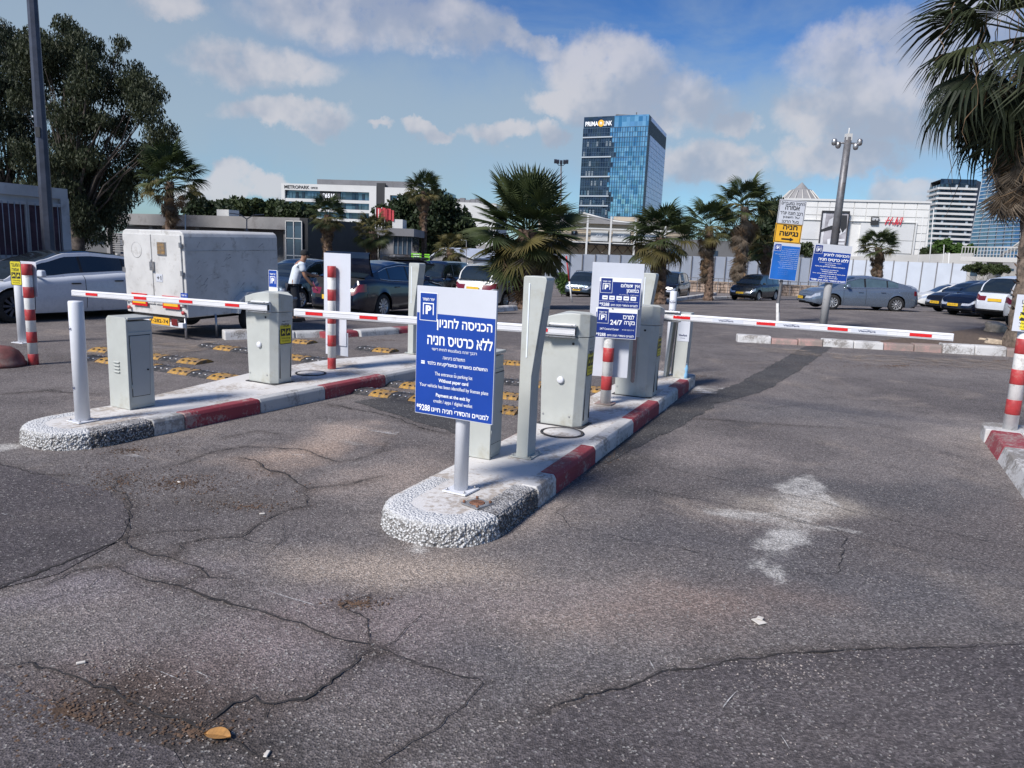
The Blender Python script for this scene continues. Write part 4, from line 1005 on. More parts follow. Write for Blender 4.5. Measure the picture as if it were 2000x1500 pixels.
# striped post with the two info signs
SP = gI(1182, 788)
t = striped('faded red and white striped post under two blue parking info signs', SP, 1.30, .060, 8, MAZ, plate=True, pink_foot=True, name='striped_post')
z = thing('information_board', 'two blue parking info panels on white boards on the faded striped post', 'sign', SP, MAZ-13)
def board_(name, x0, x1, z0, z1, yy, m='signw'): mb = MB(); mb.box(((x0+x1)/2, yy, (z0+z1)/2), (x1-x0, .006, z1-z0)); return mb.build(name, M[m], z, bevel=.001)
board_('white_board', -.245, .335, .78, 1.60, .075); board_('white_board', -.205, .225, .30, .775, .085)
def info(name, x0, z0, W_, H_, first):
    mb = MB(); q = lambda a, b, c, d, yy, mi: mb.add([(a, yy, b), (c, yy, b), (c, yy, d), (a, yy, d)], [(0, 1, 2, 3)], mi)
    mb.box((x0+W_/2, -.066, z0+H_/2), (W_, .004, H_), 1); y0 = -.0692
    q(x0+.004, z0+.005, x0+W_-.004, z0+H_*.86, y0, 0)
    logoP(mb, x0+.018, z0+H_*.50, W_*.27, H_*.47, y0-.001, 0, 1)
    def L(s, a, b, c, d, bold=.0): text_into(mb, s, x0+W_*a, x0+W_*b, z0+H_*c, z0+H_*d, y0-.0016, 1, bold)
    if first:
        L(HEB('אין תשלום'), .52, .97, .66, .82, .025); L(HEB('במזומן'), .66, .96, .50, .64, .025)
        L('No cash payment', .50, .72, .435, .465, .01); L(HEB('אמצעי תשלום'), .76, .95, .435, .465)
        for k in range(5): q(x0+W_*(.09+.17*k), z0+H_*.27, x0+W_*(.22+.17*k), z0+H_*.40, y0-.0016, 1)
        for k in range(5): q(x0+W_*(.115+.17*k), z0+H_*.32, x0+W_*(.195+.17*k), z0+H_*.345, y0-.0022, 0)
        L('Payment by machine', .03, .38, .20, .23, .01); L(HEB('תשלום באפליקציה ובאשראי'), .47, .95, .20, .23)
    else:
        L(HEB('למרכז'), .66, .93, .66, .82, .025); L(HEB('בקרה'), .70, .96, .44, .60, .025); L('24/7', .36, .65, .45, .62, .025)
        L('24/7 Control Center', .12, .58, .27, .34, .012); L(HEB('מרכז בקרה ושירות'), .66, .95, .27, .32)
    L('*9288', .03, .27, .05, .17, .02); L(HEB('למנויים והסדרי חניה חייגו'), .31, .95, .06, .14, .015)
    return mb.build(name, [M['blue_dark'], M['print']], z)
info('info_panel', -.145, 1.105, .46, .335, True); info('info_panel', -.165, .765, .46, .335, False)
for zz in (1.095, ): mb = MB(); mb.lathe([(.007, -.07), (.007, -.076)], 8, 0, (.02, 0, zz), axis='Y'); mb.build('rivet', M['black'], z)
# second cabinet of the middle island, turned the other way: its front carries a rounded groove
cabR = barrier('barrier with a rounded groove and a long arm across the right lane', gI(1241, 770), MAZ, W_=.50, H_=1.12, button=False)
mb = MB()
def groove(w, h, y): 
    pts = []
    for k in range(9): a = math.pi*k/8; pts.append((w/2*math.cos(a), y, h/2-w/2+w/2*math.sin(a)))
    for k in range(9): a = math.pi+math.pi*k/8; pts.append((w/2*math.cos(a), y, -h/2+w/2+w/2*math.sin(a)))
    return pts
pts = groove(.075, .70, 0); mb.add(pts, [tuple(range(len(pts)))], 1); pts = groove(.05, .67, -.002); mb.add(pts, [tuple(range(len(pts)))], 0)
mb.build('groove', [M['kerb_pink'], M['cgrey']], cabR, loc=(-.01, -.152, .50))  # pinkish reflection in the groove painted as its fill colour
aR = at(1291, 617, cabR.location.y+.24)
arm(cabR, aR, at(1861, 659, aR.y-1.45), [.085, .40, .645, .905], texts=(.255, .49, .74), hub=.10)
column('upper part of a pale grey ticket column behind the barrier cabinet with the groove', along(MAZ, -2.42, 9.95)+Vector((0, 0, KH)), MAZ, 1.47)
# far box with maker name, white post, bottle
t = thing('detector_box', 'narrow grey cabinet with open left side at the far end of the middle island', 'cabinet', gI(1320, 735), MAZ)
mb = MB(); mb.prism_y([(-.16, 0), (-.12, 0), (-.06, .93), (-.10, .93)], -.12, .12); mb.build('side_panel', M['cgrey'], t, bevel=.004)
mb = MB(); mb.prism_y([(-.02, 0), (.15, 0), (.17, .93), (.0, .93)], -.13, .10); mb.build('body', M['cgrey'], t, bevel=.005)
mb = MB(); mb.prism_y([(-.09, .02), (-.02, .02), (.02, .9), (-.05, .9)], .08, .10); mb.build('back_panel', M['cdoor'], t)
mb = MB(); mb.box((.085, -.133, .70), (.165, .004, .34)); mb.build('upper_plate', M['signw'], t)
mb = MB(); text_into(mb, 'ViewPark', .02, .14, .60, .63, -.137, 0, .03); text_into(mb, 'PARKING', .05, .11, .57, .58, -.137, 0, .01); mb.box((.06, -.138, .86), (.10, .004, .06)); mb.build('maker_label', M['print_navy'], t)
post('short white post with maker labels behind the right barrier arm', gI(1311, 722)+Vector((.02, .35, 0)), 1.18, .055, M['white'], texts=((1.0, 0), (.86, 0)), plate=0, az=MAZ)
t = thing('water_bottle', 'small blue water bottle at the far tip of the middle island', 'bottle', gI(1338, 739), 0)
mb = MB(); mb.lathe([(.0, .0), (.032, .004), (.034, .05), (.030, .10), (.034, .15), (.022, .185), (.013, .20)], 14); mb.build('body', M['bottle'], t); mb = MB(); mb.lathe([(.015, .2), (.015, .22), (0, .22)], 10); mb.build('cap', M['white'], t)
# --- right edge
t = striped('thick red and white striped bollard with a yellow warning sign at the right edge', gI(1972, 838), 1.32, .070, 8, 24.6, pink_foot=True)
o = yellow_sticker(t, .20, .36, (-.03, -.09, 1.26), R(-6), white=True, name='warning_sign')
mb = MB(); mb.box((-.03, -.084, 1.26), (.22, .006, .385)); mb.build('sign_plate', M['signw'], t, bevel=.004)
# --- left edge
t = striped('red and white striped bollard with a yellow warning sign left of the white sedan door', G(66, 712), 1.39, .062, 9, 20)
o = yellow_sticker(t, .16, .33, (-.115, -.075, 1.26), R(16), name='warning_sign')
mb = MB(); mb.box((-.06, .07, 1.18), (.30, .006, .48)); mb.build('sign_back', M['signw'], t, bevel=.002)
post('white padded post behind the striped bollard at the left', G(47, 669), 1.17, .085, M['white'], plate=.26, az=20)
# ------------------------------------------------------------------ vehicles
def paint(name, col, metal=.35, rough=.28):
    m = mat(name, col, rough, metal=metal, var=.03, scale=3, coat=.55, dirt=tuple(c*.7+.02 for c in col), dirt_amt=.12); return m
M['p_white'] = paint('paint_white', (.56, .59, .64), 0); M['p_white2'] = paint('paint_white_warm', (.60, .60, .585), 0)
M['p_navy'] = paint('paint_navy', (.003, .005, .014), 0, .2); M['p_black'] = paint('paint_black', (.008, .008, .011), .2, .22)
M['p_grey'] = paint('paint_greyblue', (.16, .20, .26), .5); M['p_silver'] = paint('paint_silver', (.42, .45, .48), .6)
M['p_dark'] = paint('paint_dark', (.025, .030, .038), .4); M['p_slate'] = paint('paint_slate', (.05, .075, .10), .5)
M['glass'] = mat('tinted_glass', (.012, .018, .022), .06, var=.1, coat=.6, spec=.8)
M['glass_l'] = mat('light_glass', (.07, .11, .13), .05, var=.2, scale=2, coat=.7, spec=.9)
M['lamp_w'] = mat('headlamp', (.55, .57, .6), .1, metal=.4, var=.2, scale=20, coat=1.)
M['lamp_r'] = mat('tail_lamp', (.14, .006, .008), .25, var=.2, scale=20, coat=1.)
M['plate_y'] = mat('number_plate', (.72, .45, .03), .5, var=.05)
M['tyre'] = mat('tyre', (.018, .018, .019), .85, var=.25, scale=12)
M['inside'] = mat('dark_inside', (.012, .012, .013), .9)

def make_wheel(parent, x, y, r, side, rim_m='alloy', dark=False):
    mb = MB(); wd = .2
    mb.lathe([(r*.66, -wd/2), (r*.9, -wd/2), (r*.985, -wd*.38), (r, -wd*.2), (r, wd*.2), (r*.985, wd*.38), (r*.9, wd/2), (r*.66, wd/2)], 28, 0, axis='Y', caps=False)
    o = mb.build('wheel', M['tyre'], parent, loc=(x, y, r))
    mb = MB(); s = side
    mb.lathe([(r*.66, s*wd*.5), (r*.69, s*wd*.48), (r*.62, s*wd*.40), (r*.60, s*wd*.05)], 28, 0, axis='Y', caps=False)
    mb.lathe([(r*.62, s*wd*.04), (0, s*wd*.04)], 28, 1, axis='Y')
    n = 10
    for k in range(n):
        a = 2*math.pi*k/n+.1; c, s_ = math.cos(a), math.sin(a); px, pz = -s_, c
        w0, w1 = r*.045, r*.085
        P = [(c*r*.12+px*w0, s_*r*.12+pz*w0), (c*r*.12-px*w0, s_*r*.12-pz*w0), (c*r*.63-px*w1, s_*r*.63-pz*w1), (c*r*.63+px*w1, s_*r*.63+pz*w1)]
        mb.add([(p[0], s*wd*.42, p[1]) for p in P]+[(p[0], s*wd*.30, p[1]) for p in P], [(0, 1, 2, 3), (0, 1, 5, 4), (1, 2, 6, 5), (2, 3, 7, 6), (3, 0, 4, 7)], 0)
    mb.lathe([(r*.15, s*wd*.45), (r*.16, s*wd*.3), (r*.13, s*wd*.1)], 14, 0, axis='Y', caps=False); mb.lathe([(r*.15, s*wd*.45), (0, s*wd*.46)], 14, 0, axis='Y')
    mb.build('rim', [M[rim_m], M['inside']], o)
    return o

def lerp_tab(tab, x):
    if x <= tab[0][0]: return tab[0][1]
    for (a, b), (c, d) in zip(tab, tab[1:]):
        if x <= c:
            t = (x-a)/(c-a); t2 = t*t*(3-2*t); t = t*.45+t2*.55
            return b+(d-b)*t
    return tab[-1][1]

KINDS = {
 # x runs from tail (-) to nose (+). belt: height of the shoulder/bonnet line; roof: cabin; doors: pillar x positions
 'sedan': dict(L=4.65, W=1.80, wb=2.70, fo=.93, r=.325, sill=.20, H=1.45,
    belt=[(-2.33, .86), (-2.25, 1.00), (-1.6, 1.04), (-.9, .98), (0, .94), (.75, .93), (1.0, .96), (1.7, .86), (2.15, .72), (2.33, .58)],
    roof=[(-1.95, 1.06), (-1.55, 1.20), (-.85, 1.385), (-.2, 1.45), (.25, 1.43), (.6, 1.32), (1.1, 1.08), (1.38, .93)],
    ws=(.42, 1.38), rw=(-1.95, -.88), doors=[(-1.35, -.92, 'q'), (-.86, .0, 'd'), (.08, .95, 'd')]),
 'fast': dict(L=4.69, W=1.85, wb=2.875, fo=.84, r=.335, sill=.18, H=1.44,
    belt=[(-2.34, .92), (-2.28, 1.03), (-1.7, 1.05), (-.9, 1.0), (0, .95), (.8, .90), (1.2, .90), (1.75, .80), (2.2, .66), (2.34, .55)],
    roof=[(-2.0, 1.07), (-1.5, 1.24), (-.85, 1.39), (-.2, 1.44), (.3, 1.42), (.8, 1.27), (1.3, 1.04), (1.62, .86)],
    ws=(.35, 1.60), rw=(-2.0, -.95), doors=[(-1.45, -.93, 'q'), (-.88, .02, 'd'), (.08, 1.10, 'd')], glassroof=True),
 'suv': dict(L=4.55, W=1.86, wb=2.68, fo=.90, r=.36, sill=.28, H=1.68,
    belt=[(-2.27, 1.02), (-2.2, 1.10), (-1.5, 1.10), (-.6, 1.07), (.3, 1.03), (.9, 1.04), (1.2, 1.05), (1.75, .98), (2.15, .84), (2.27, .70)],
    roof=[(-2.2, 1.12), (-2.0, 1.42), (-1.7, 1.60), (-1.0, 1.68), (-.2, 1.69), (.35, 1.64), (.8, 1.42), (1.3, 1.06)],
    ws=(.45, 1.32), rw=(-2.2, -1.75), doors=[(-1.68, -1.0, 'q'), (-.93, -.02, 'd'), (.06, .95, 'd')]),
 'boxy': dict(L=4.25, W=1.80, wb=2.57, fo=.80, r=.35, sill=.30, H=1.70,
    belt=[(-2.12, 1.05), (-2.08, 1.12), (-1., 1.12), (0, 1.10), (.8, 1.09), (1.1, 1.09), (1.8, 1.05), (2.05, .98), (2.12, .85)],
    roof=[(-2.10, 1.14), (-2.03, 1.5), (-1.9, 1.67), (-1., 1.70), (.2, 1.70), (.55, 1.62), (.85, 1.36), (1.12, 1.09)],
    ws=(.58, 1.10), rw=(-2.1, -1.95), doors=[(-1.85, -1.1, 'q'), (-1.02, -.10, 'd'), (-.02, .85, 'd')]),
 'hatch': dict(L=4.2, W=1.78, wb=2.6, fo=.86, r=.32, sill=.20, H=1.48,
    belt=[(-2.1, .95), (-2.05, 1.02), (-1.5, 1.02), (-.6, .97), (.3, .93), (.9, .95), (1.6, .86), (1.98, .72), (2.1, .58)],
    roof=[(-2.0, 1.05), (-1.75, 1.32), (-1.45, 1.43), (-.6, 1.48), (.1, 1.46), (.5, 1.33), (1.2, .94)],
    ws=(.3, 1.18), rw=(-2.0, -1.5), doors=[(-1.42, -.92, 'q'), (-.86, .0, 'd'), (.07, .85, 'd')]),
}
def make_car(kind, pm, label, name='parked_car', cat='car', loc=(0, 0, 0), az=0, group='cars in the parking lot', rim='alloy', cladding=False, rails=False, trunk_open=False, glass='glass', grille='black', lowgrille=True, plate_front=True, plate_rear=True, wiper=False):
    """front of the car points along az"""
    K = KINDS[kind]; L, W, wb, fo, r, sill = K['L'], K['W'], K['wb'], K['fo'], K['r'], K['sill']
    t = thing(name, label, cat, loc, az-90, group)
    fx = L/2-fo; rx = fx-wb; ar = r+.055
    xs = set(np.linspace(-L/2, L/2, 60).round(4))
    for c in (fx, rx):
        for k in range(13): xs.add(round(c+ar*math.cos(math.pi*k/12), 4))
    for a in K['doors']: xs |= {a[0], a[1]}
    for e in (.0, .03, .08, .15, .25, .4): xs |= {round(L/2-e, 4), round(-L/2+e, 4)}
    xs = sorted(x for x in xs if -L/2 <= x <= L/2)
    xs = [x for i, x in enumerate(xs) if i == 0 or x-xs[i-1] > .008]
    rows = [0, .10, .22, .36, .5, .64, .78, .88, .95, 1.]
    wf = [.945, .975, .99, 1., 1., .985, .975, .965, .93, .87]
    def halfw(x):
        u = abs(x)/(L/2); return W/2*(1-.10*u**4-.20*max(0, (u-.86)/.14)**2.6)
    def zlow(x):
        z = sill+.10*max(0, (abs(x)/(L/2)-.8)/.2)
        for c in (fx, rx):
            if abs(x-c) < ar: z = max(z, r+math.sqrt(ar*ar-(x-c)**2))
        return z
    belt = lambda x: lerp_tab(K['belt'], x)
    def xo(x, tt):   # fore-aft bulge of the ends
        u = max(0, (abs(x)/(L/2)-.9)/.1); s = 1 if x > 0 else -1
        return x-s*u*(.16*tt**3+.05*(1-tt)**2)+s*u*.02
    V = []; idx = {}
    cols_top = [1., .86, .6, .3, 0, -.3, -.6, -.86, -1.]
    nR = len(rows); body = {}
    def vert(x, y, z): V.append((x, y, z)); return len(V)-1
    grid = []
    for x in xs:
        zl, zh = zlow(x), belt(x); hw = halfw(x); ring = []
        for side in (1,):
            for tt, f in zip(rows, wf):
                # absolute row height so that arches only cut the low rows
                z = sill+(zh-sill)*tt; z = max(z, zl) if tt < 1 else zh
                ring.append(vert(xo(x, tt), hw*f, z))
        for cy in cols_top[1:-1]:
            ring.append(vert(xo(x, 1), hw*.87*cy, zh+.045*(1-cy*cy)*(1-.5*max(0, (abs(x)/(L/2)-.8)/.2))))
        for tt, f in list(zip(rows, wf))[::-1]:
            z = sill+(zh-sill)*tt; z = max(z, zl) if tt < 1 else zh
            ring.append(vert(xo(x, tt), -hw*f, z))
        grid.append(ring)
    F = {}
    def face(cat_, f):
        F.setdefault(cat_, []).append(f)
    n = len(grid[0]); nC = len(xs)
    for i in range(nC-1):
        xm = (xs[i]+xs[i+1])/2
        for j in range(n-1):
            a = (grid[i][j], grid[i+1][j], grid[i+1][j+1], grid[i][j+1])
            side = j < nR-1 or j >= n-nR
            jr = j if j < nR-1 else n-2-j
            c = 'body'
            if side:
                tt = (rows[jr]+rows[jr+1])/2 if jr < nR-1 else 1
                if kind != 'boxy':
                    if xm > L/2-.42 and .64 < tt < .9: c = 'headlight'
                    if xm < -L/2+.30 and .6 < tt < .9: c = 'taillight'
                if cladding and tt < .24: c = 'cladding'
            else:
                if trunk_open and xm < -L/2+.72 and -L/2+.0 < xm: c = 'opening'
            face((c, 'L' if j < n/2 else 'R') if c in ('headlight', 'taillight') else (c, ''), a)
    # ends: rows between left and right, 10 columns
    for end in (0, nC-1):
        x = xs[end]; s = 1 if x > 0 else -1; left = grid[end][:nR]; right = grid[end][::-1][:nR]; cols = 14; G2 = []
        for k in range(nR):
            row = [left[k]]; y0 = V[left[k]][1]
            for c in range(1, cols):
                y = y0*(1-2*c/cols); bow = (1-(y/y0)**2)*.10 if y0 else 0
                p = V[left[k]]; zt = grid[end][nR-1+0]
                row.append(vert(p[0]+s*bow, y, p[2]+(.045*(1-(y/y0)**2)*.5 if k == nR-1 else 0)))
            row.append(right[k]); G2.append(row)
        for k in range(nR-1):
            tt = (rows[k]+rows[k+1])/2
            for c in range(cols):
                yc = abs(1-2*(c+.5)/cols); cc = 'body'
                if s > 0:
                    if .62 < tt < .9 and yc > .55: cc = 'headlight'
                    elif .5 < tt < .9 and yc < .52: cc = 'grille'
                    elif .1 < tt < .36 and yc < .72 and lowgrille: cc = 'grille'
                    if kind == 'boxy' and tt > .55 and yc > .62: cc = 'body'
                    if cladding and tt < .14: cc = 'cladding'
                else:
                    if .6 < tt < .9 and yc > .55: cc = 'taillight'
                    elif tt < .2: cc = 'cladding'
                    elif trunk_open and tt > .5 and yc < .8: cc = 'opening'
                side_ = 'L' if c < cols/2 else 'R'
                face((cc, side_ if cc in ('headlight', 'taillight') else ''), (G2[k][c], G2[k][c+1], G2[k+1][c+1], G2[k+1][c]))
        # top strip between the end row and the hood crown
    mats_ = {'body': M[pm], 'headlight': M['lamp_w'], 'taillight': M['lamp_r'], 'grille': M[grille], 'cladding': M['black'], 'opening': M['inside']}
    names = {'body': 'body', 'headlight': 'headlight', 'taillight': 'taillight', 'grille': 'grille', 'cladding': 'cladding', 'opening': 'boot_interior'}
    def emit(cat_, faces, verts, m, nm, parent=t):
        used = sorted({i for f in faces for i in f}); mp = {u: k for k, u in enumerate(used)}
        me = bpy.data.meshes.new(nm); me.from_pydata([verts[u] for u in used], [], [tuple(mp[i] for i in f) for f in faces]); me.materials.append(m)
        bm = bmesh.new(); bm.from_mesh(me); bmesh.ops.remove_doubles(bm, verts=bm.verts, dist=.0008); bmesh.ops.recalc_face_normals(bm, faces=bm.faces)
        for f in bm.faces: f.smooth = True
        for e in bm.edges:
            if len(e.link_faces) == 2 and e.calc_face_angle(0) > R(38): e.smooth = False
        bm.to_mesh(me); bm.free()
        o = bpy.data.objects.new(nm, me); COL.objects.link(o); o.parent = parent; return o
    for (c, s_), fs in F.items(): emit(c, fs, V, mats_[c], names[c])
    # underbody and wheel wells
    mb = MB(); mb.box((0, 0, sill+.06), (L*.93, W*.82, .12)); 
    for c in (fx, rx): mb.box((c, 0, r+.09), (2*ar+.02, W*.80, r*1.35))
    mb.build('underbody', M['inside'], t)
    # cabin
    rf = K['roof']; x0c, x1c = rf[0][0], rf[-1][0]
    cx = set(np.linspace(x0c, x1c, 46).round(4)); 
    for a in K['doors']: cx |= {a[0], a[1]}
    cx |= set(K['ws'])|set(K['rw']); cx = sorted(x for x in cx if x0c <= x <= x1c); cx = [x for i, x in enumerate(cx) if i == 0 or x-cx[i-1] > .006]
    V2 = []; g2 = []; rr = [0, .13, .5, .86, 1.]; tc = [.93, .8, .5, .25, 0, -.25, -.5, -.8, -.93]
    def hw_b(x): return halfw(x)*.865
    for x in cx:
        zb = belt(x)-.005; zr = max(lerp_tab(rf, x), zb+.003); hb = hw_b(x); h = zr-zb; full = K['H']-.95
        wr = hb-min(1, h/full)*.19*(W/1.8) if h > .01 else hb
        ring = []
        for q in rr:
            V2.append((x, hb+(wr-hb)*q, zb+h*q*.97)); ring.append(len(V2)-1)
        for c in tc:
            V2.append((x, wr*c, zr+.045*(1-c*c)*min(1, h*3)-.03*h*(abs(c) > .9))); ring.append(len(V2)-1)
        for q in rr[::-1]:
            V2.append((x, -(hb+(wr-hb)*q), zb+h*q*.97)); ring.append(len(V2)-1)
        g2.append(ring)
    F2 = {}; nn = len(g2[0])
    for i in range(len(cx)-1):
        xm = (cx[i]+cx[i+1])/2; hh_ = lerp_tab(rf, xm)-belt(xm)
        for j in range(nn-1):
            side = j < 4 or j >= nn-5; c = 'roof'
            if side:
                jr = j if j < 4 else nn-2-j
                if 1 <= jr <= 2 and hh_ > .12:
                    for di, (a, b, ty) in enumerate(K['doors']):
                        if a < xm < b: c = ('side_window', di, j < 4)
                    if c == 'roof' and K['doors'][0][0] < xm < K['doors'][-1][1]: c = 'pillar_trim'
            else:
                edge = j in (4, nn-6)
                if K['ws'][0] < xm < K['ws'][1] and not edge: c = 'windshield'
                elif K['rw'][0] < xm < K['rw'][1] and not edge: c = 'rear_window'
                elif K.get('glassroof') and not edge and K['rw'][1] < xm < K['ws'][0]: c = 'glass_roof'
            F2.setdefault(c, []).append((g2[i][j], g2[i+1][j], g2[i+1][j+1], g2[i][j+1]))
    for c, fs in F2.items():
        nm = c[0] if isinstance(c, tuple) else c
        m = M[glass] if nm in ('side_window', 'windshield', 'rear_window', 'glass_roof') else M['black'] if nm == 'pillar_trim' else M[pm]
        o = emit(c, fs, V2, m, nm)
    # shut lines, handles, mirrors
    for sgn in (1, -1):
        for (a, b, ty) in K['doors'][1:]:
            for x in (b+.02,) if b > .5 else (b+.03,):
                hwx = halfw(x); pts = [(x, sgn*(hwx*f+.0015), sill+(belt(x)-sill)*tt) for tt, f in zip(rows[1:], wf[1:])]
                mb = MB(); vs = []
                for p in pts: vs += [(p[0]-.006, p[1], p[2]), (p[0]+.006, p[1], p[2])]
                mb.add(vs, [(2*k, 2*k+1, 2*k+3, 2*k+2) for k in range(len(pts)-1)]); mb.build('door_gap', M['inside'], t)
            hx = a+.18; mb = MB(); mb.box((hx, sgn*(halfw(hx)*.985+.010), sill+(belt(hx)-sill)*.80), (.20, .03, .028)); mb.build('door_handle', M['black'] if pm in ('p_white', 'p_black') else M[pm], t, bevel=.008)
        a = K['doors'][1][0]; x = K['doors'][1][0]-.0
        mx = K['doors'][-1][1]-.12; mb = MB(); mb.box((mx, sgn*(halfw(mx)*.90+.12), belt(mx)+.10), (.12, .20, .14), taper=.85); mb.build('mirror', M[pm], t, bevel=.03, seg=3)
        mb = MB(); mb.box((mx+.0, sgn*(halfw(mx)*.88+.03), belt(mx)+.035), (.06, .10, .03)); mb.build('mirror_arm', M['black'], t)
        if kind in ('sedan', 'fast', 'suv') and pm in ('p_navy', 'p_grey'):
            pts = [(x_, sgn*(hw_b(x_)+.004), belt(x_)+.012) for x_ in np.linspace(K['doors'][0][0], K['doors'][-1][1], 14)]; mb = MB(); mb.tube(pts, .009, 6)
            pts = []
            for x_ in np.linspace(K['doors'][0][0], K['doors'][-1][1], 18):
                zb = belt(x_); zr = lerp_tab(rf, x_); h = zr-zb; pts.append((x_, sgn*(hw_b(x_)+((hw_b(x_)-min(1, h/(K['H']-.95))*.19)-hw_b(x_))*.87+.006), zb+h*.85))
            mb.tube(pts, .009, 6); mb.build('window_trim', M['chrome'], t)
    for (c, s_) in ((fx, 1), (fx, -1), (rx, 1), (rx, -1)): make_wheel(t, c, s_*(W/2-.13), r, s_, rim)
    if plate_front: mb = MB(); mb.box((L/2+.095, 0, sill+.26), (.012, .50, .11)); text_into(mb, '384-52-901', -.2, .2, sill+.235, sill+.285, 0, 1); n0 = len(mb.v)
    else: mb = None
    if mb:
        # lettering was laid in xz: swing it onto the plate
        k = [i for i, m_ in enumerate(mb.m) if m_ == 1]; ids = {i for f in k for i in mb.f[f]}
        mb.v = [((L/2+.103, v[0], v[2]) if i in ids else v) for i, v in enumerate(mb.v)]
        mb.build('number_plate', [M['plate_y'], M['print_black']], t)
    if plate_rear: mb = MB(); zp = belt(-L/2)-.22 if kind in ('suv', 'boxy', 'hatch') else sill+.36; mb.box((-L/2-.085, 0, zp), (.02, .50, .11)); mb.build('number_plate', M['plate_y'], t)
    if rails:
        for sgn in (1, -1):
            zt = K['H']; mb = MB(); mb.tube([(-1.7, sgn*.58, zt-.06), (-1.6, sgn*.58, zt+.05), (.1, sgn*.58, zt+.06), (.3, sgn*.58, zt-.03)], .018, 8); mb.build('roof_rail', M['black'] if pm != 'p_white2' else M['steel'], t)
    # badge dot and lower valance line
    return t
def put(t, kind, az, anchor, px, py, z=None):
    """stand the car so that the tyre foot `anchor` (local x, y) is on the ground at the spot seen at px, py"""
    g = G(px, py); K = KINDS[kind]; a = R(az); ax, ay = anchor
    # local x -> forward (sin a, cos a); local y (left) -> (-cos a, sin a)
    cx = g.x-(ax*math.sin(a)-ay*math.cos(a)); cy = g.y-(ax*math.cos(a)+ay*math.sin(a))
    t.location = (cx, cy, gz(cx, cy)-.01); return t
def wheel_pos(kind, front, side):
    K = KINDS[kind]; fx = K['L']/2-K['fo']; return ((fx if front else fx-K['wb']), side*(K['W']/2-.1))

c = make_car('fast', 'p_white', 'large white sedan with dark roof parked at the far left behind the striped bollard', az=210, rim='pole', plate_rear=False); put(c, 'fast', 210, wheel_pos('fast', True, 1), 28, 630)
c = make_car('sedan', 'p_navy', 'dark navy sedan with its boot lid open, man reaching in', az=24, trunk_open=True, plate_front=False); put(c, 'sedan', 24, wheel_pos('sedan', False, -1), 745, 619)
navy = c
# raised boot lid: curved panel hinged at the rear window foot
mb = MB(); vs = []; n = 8
for k in range(n+1):
    u = k/n; ang = R(68)+.25*u; xx = -1.62-.85*u*math.cos(ang)*.6; zz = 1.08+.62*u
    for yy in (-.75, -.6, -.2, .2, .6, .75): vs.append((xx-.03*math.sin(u*3)-.02*(abs(yy) > .55), yy*(1-.1*u), zz))
mb.add(vs, [(6*k+a, 6*k+a+1, 6*k+a+7, 6*k+a+6) for k in range(n) for a in range(5)])
mb.add([(v[0]+.05, v[1], v[2]) for v in vs], [(6*k+a, 6*k+a+1, 6*k+a+7, 6*k+a+6) for k in range(n) for a in range(5)])
mb.build('boot_lid', M['p_navy'], navy)
mb = MB(); mb.box((-2.1, -.1, .92), (.3, .5, .2), rz=.3); mb.build('luggage', M['p_silver'], navy, bevel=.05)
c = make_car('suv', 'p_white2', 'white SUV with red tail lamps parked by the nearest palm, seen from behind', az=23, rails=True, plate_front=False); put(c, 'suv', 23, wheel_pos('suv', False, -1), 984, 602)
c = make_car('boxy', 'p_white2', 'boxy white off road car with round headlamps facing the camera, behind the white SUV', az=205); put(c, 'boxy', 205, wheel_pos('boxy', True, 1), 926, 584)
for sy in (-.62, .62): mb = MB(); mb.lathe([(.13, 2.13), (.13, 2.20), (.10, 2.21), (0, 2.20)], 16, 0, (0, sy, .92), axis='X'); mb.build('headlight', M['lamp_w'], c); mb = MB(); mb.lathe([(.16, 2.10), (.16, 2.19), (.13, 2.19)], 16, 0, (0, sy, .92), axis='X'); mb.build('lamp_ring', M['black'], c)
for k in range(7): mb = MB(); mb.box((2.20, -.36+.12*k, .92), (.05, .055, .24)); mb.build('grille_slot', M['black'], c, bevel=.01)
c = make_car('suv', 'p_slate', 'dark blue SUV with chrome grille facing the camera, left of the info sign', az=198, rails=True); put(c, 'suv', 198, wheel_pos('suv', True, -1), 1108, 579)
mb = MB(); mb.tube([(2.36, .55, .98), (2.42, .45, .76), (2.44, .2, .66), (2.45, 0, .64), (2.44, -.2, .66), (2.42, -.45, .76), (2.36, -.55, .98)], .02, 6); mb.build('grille_trim', M['chrome'], c)
c = make_car('suv', 'p_black', 'black SUV half hidden behind the palm skirts right of the info sign', az=205); put(c, 'suv', 205, wheel_pos('suv', True, 1), 1322, 586)
c = make_car('suv', 'p_dark', 'dark SUV with thin bright headlamps driving towards the camera, alone on the lot', name='dark_suv', az=222); put(c, 'suv', 222, wheel_pos('suv', True, -1), 1430, 586); c.scale = (.92, .92, .94)
c = make_car('sedan', 'p_grey', 'grey blue sedan standing broadside behind the far kerb, nose to the left', az=-92); put(c, 'sedan', -92, wheel_pos('sedan', False, 1), 1746, 608)
c.scale = (1.03, 1, 1)
for o in c.children:
    if o.name.startswith('side_window'): o.data.materials[0] = M['glass_l']
c = make_car('hatch', 'p_silver', 'silver hatchback mostly hidden behind the grey blue sedan', az=-80); put(c, 'hatch', -80, wheel_pos('hatch', False, 1), 1775, 594)
c = make_car('hatch', 'p_white2', 'white hatchback parked behind the black sedan on the right', az=-80); put(c, 'hatch', -80, wheel_pos('hatch', True, 1), 1822, 601)
c = make_car('sedan', 'p_black', 'black sedan with nose to the left in the right hand row', az=-104); put(c, 'sedan', -104, wheel_pos('sedan', True, 1), 1888, 612)
c = make_car('hatch', 'p_navy', 'dark navy car between the black sedan and the white SUVs', az=-108); put(c, 'hatch', -108, wheel_pos('hatch', True, 1), 1925, 620)
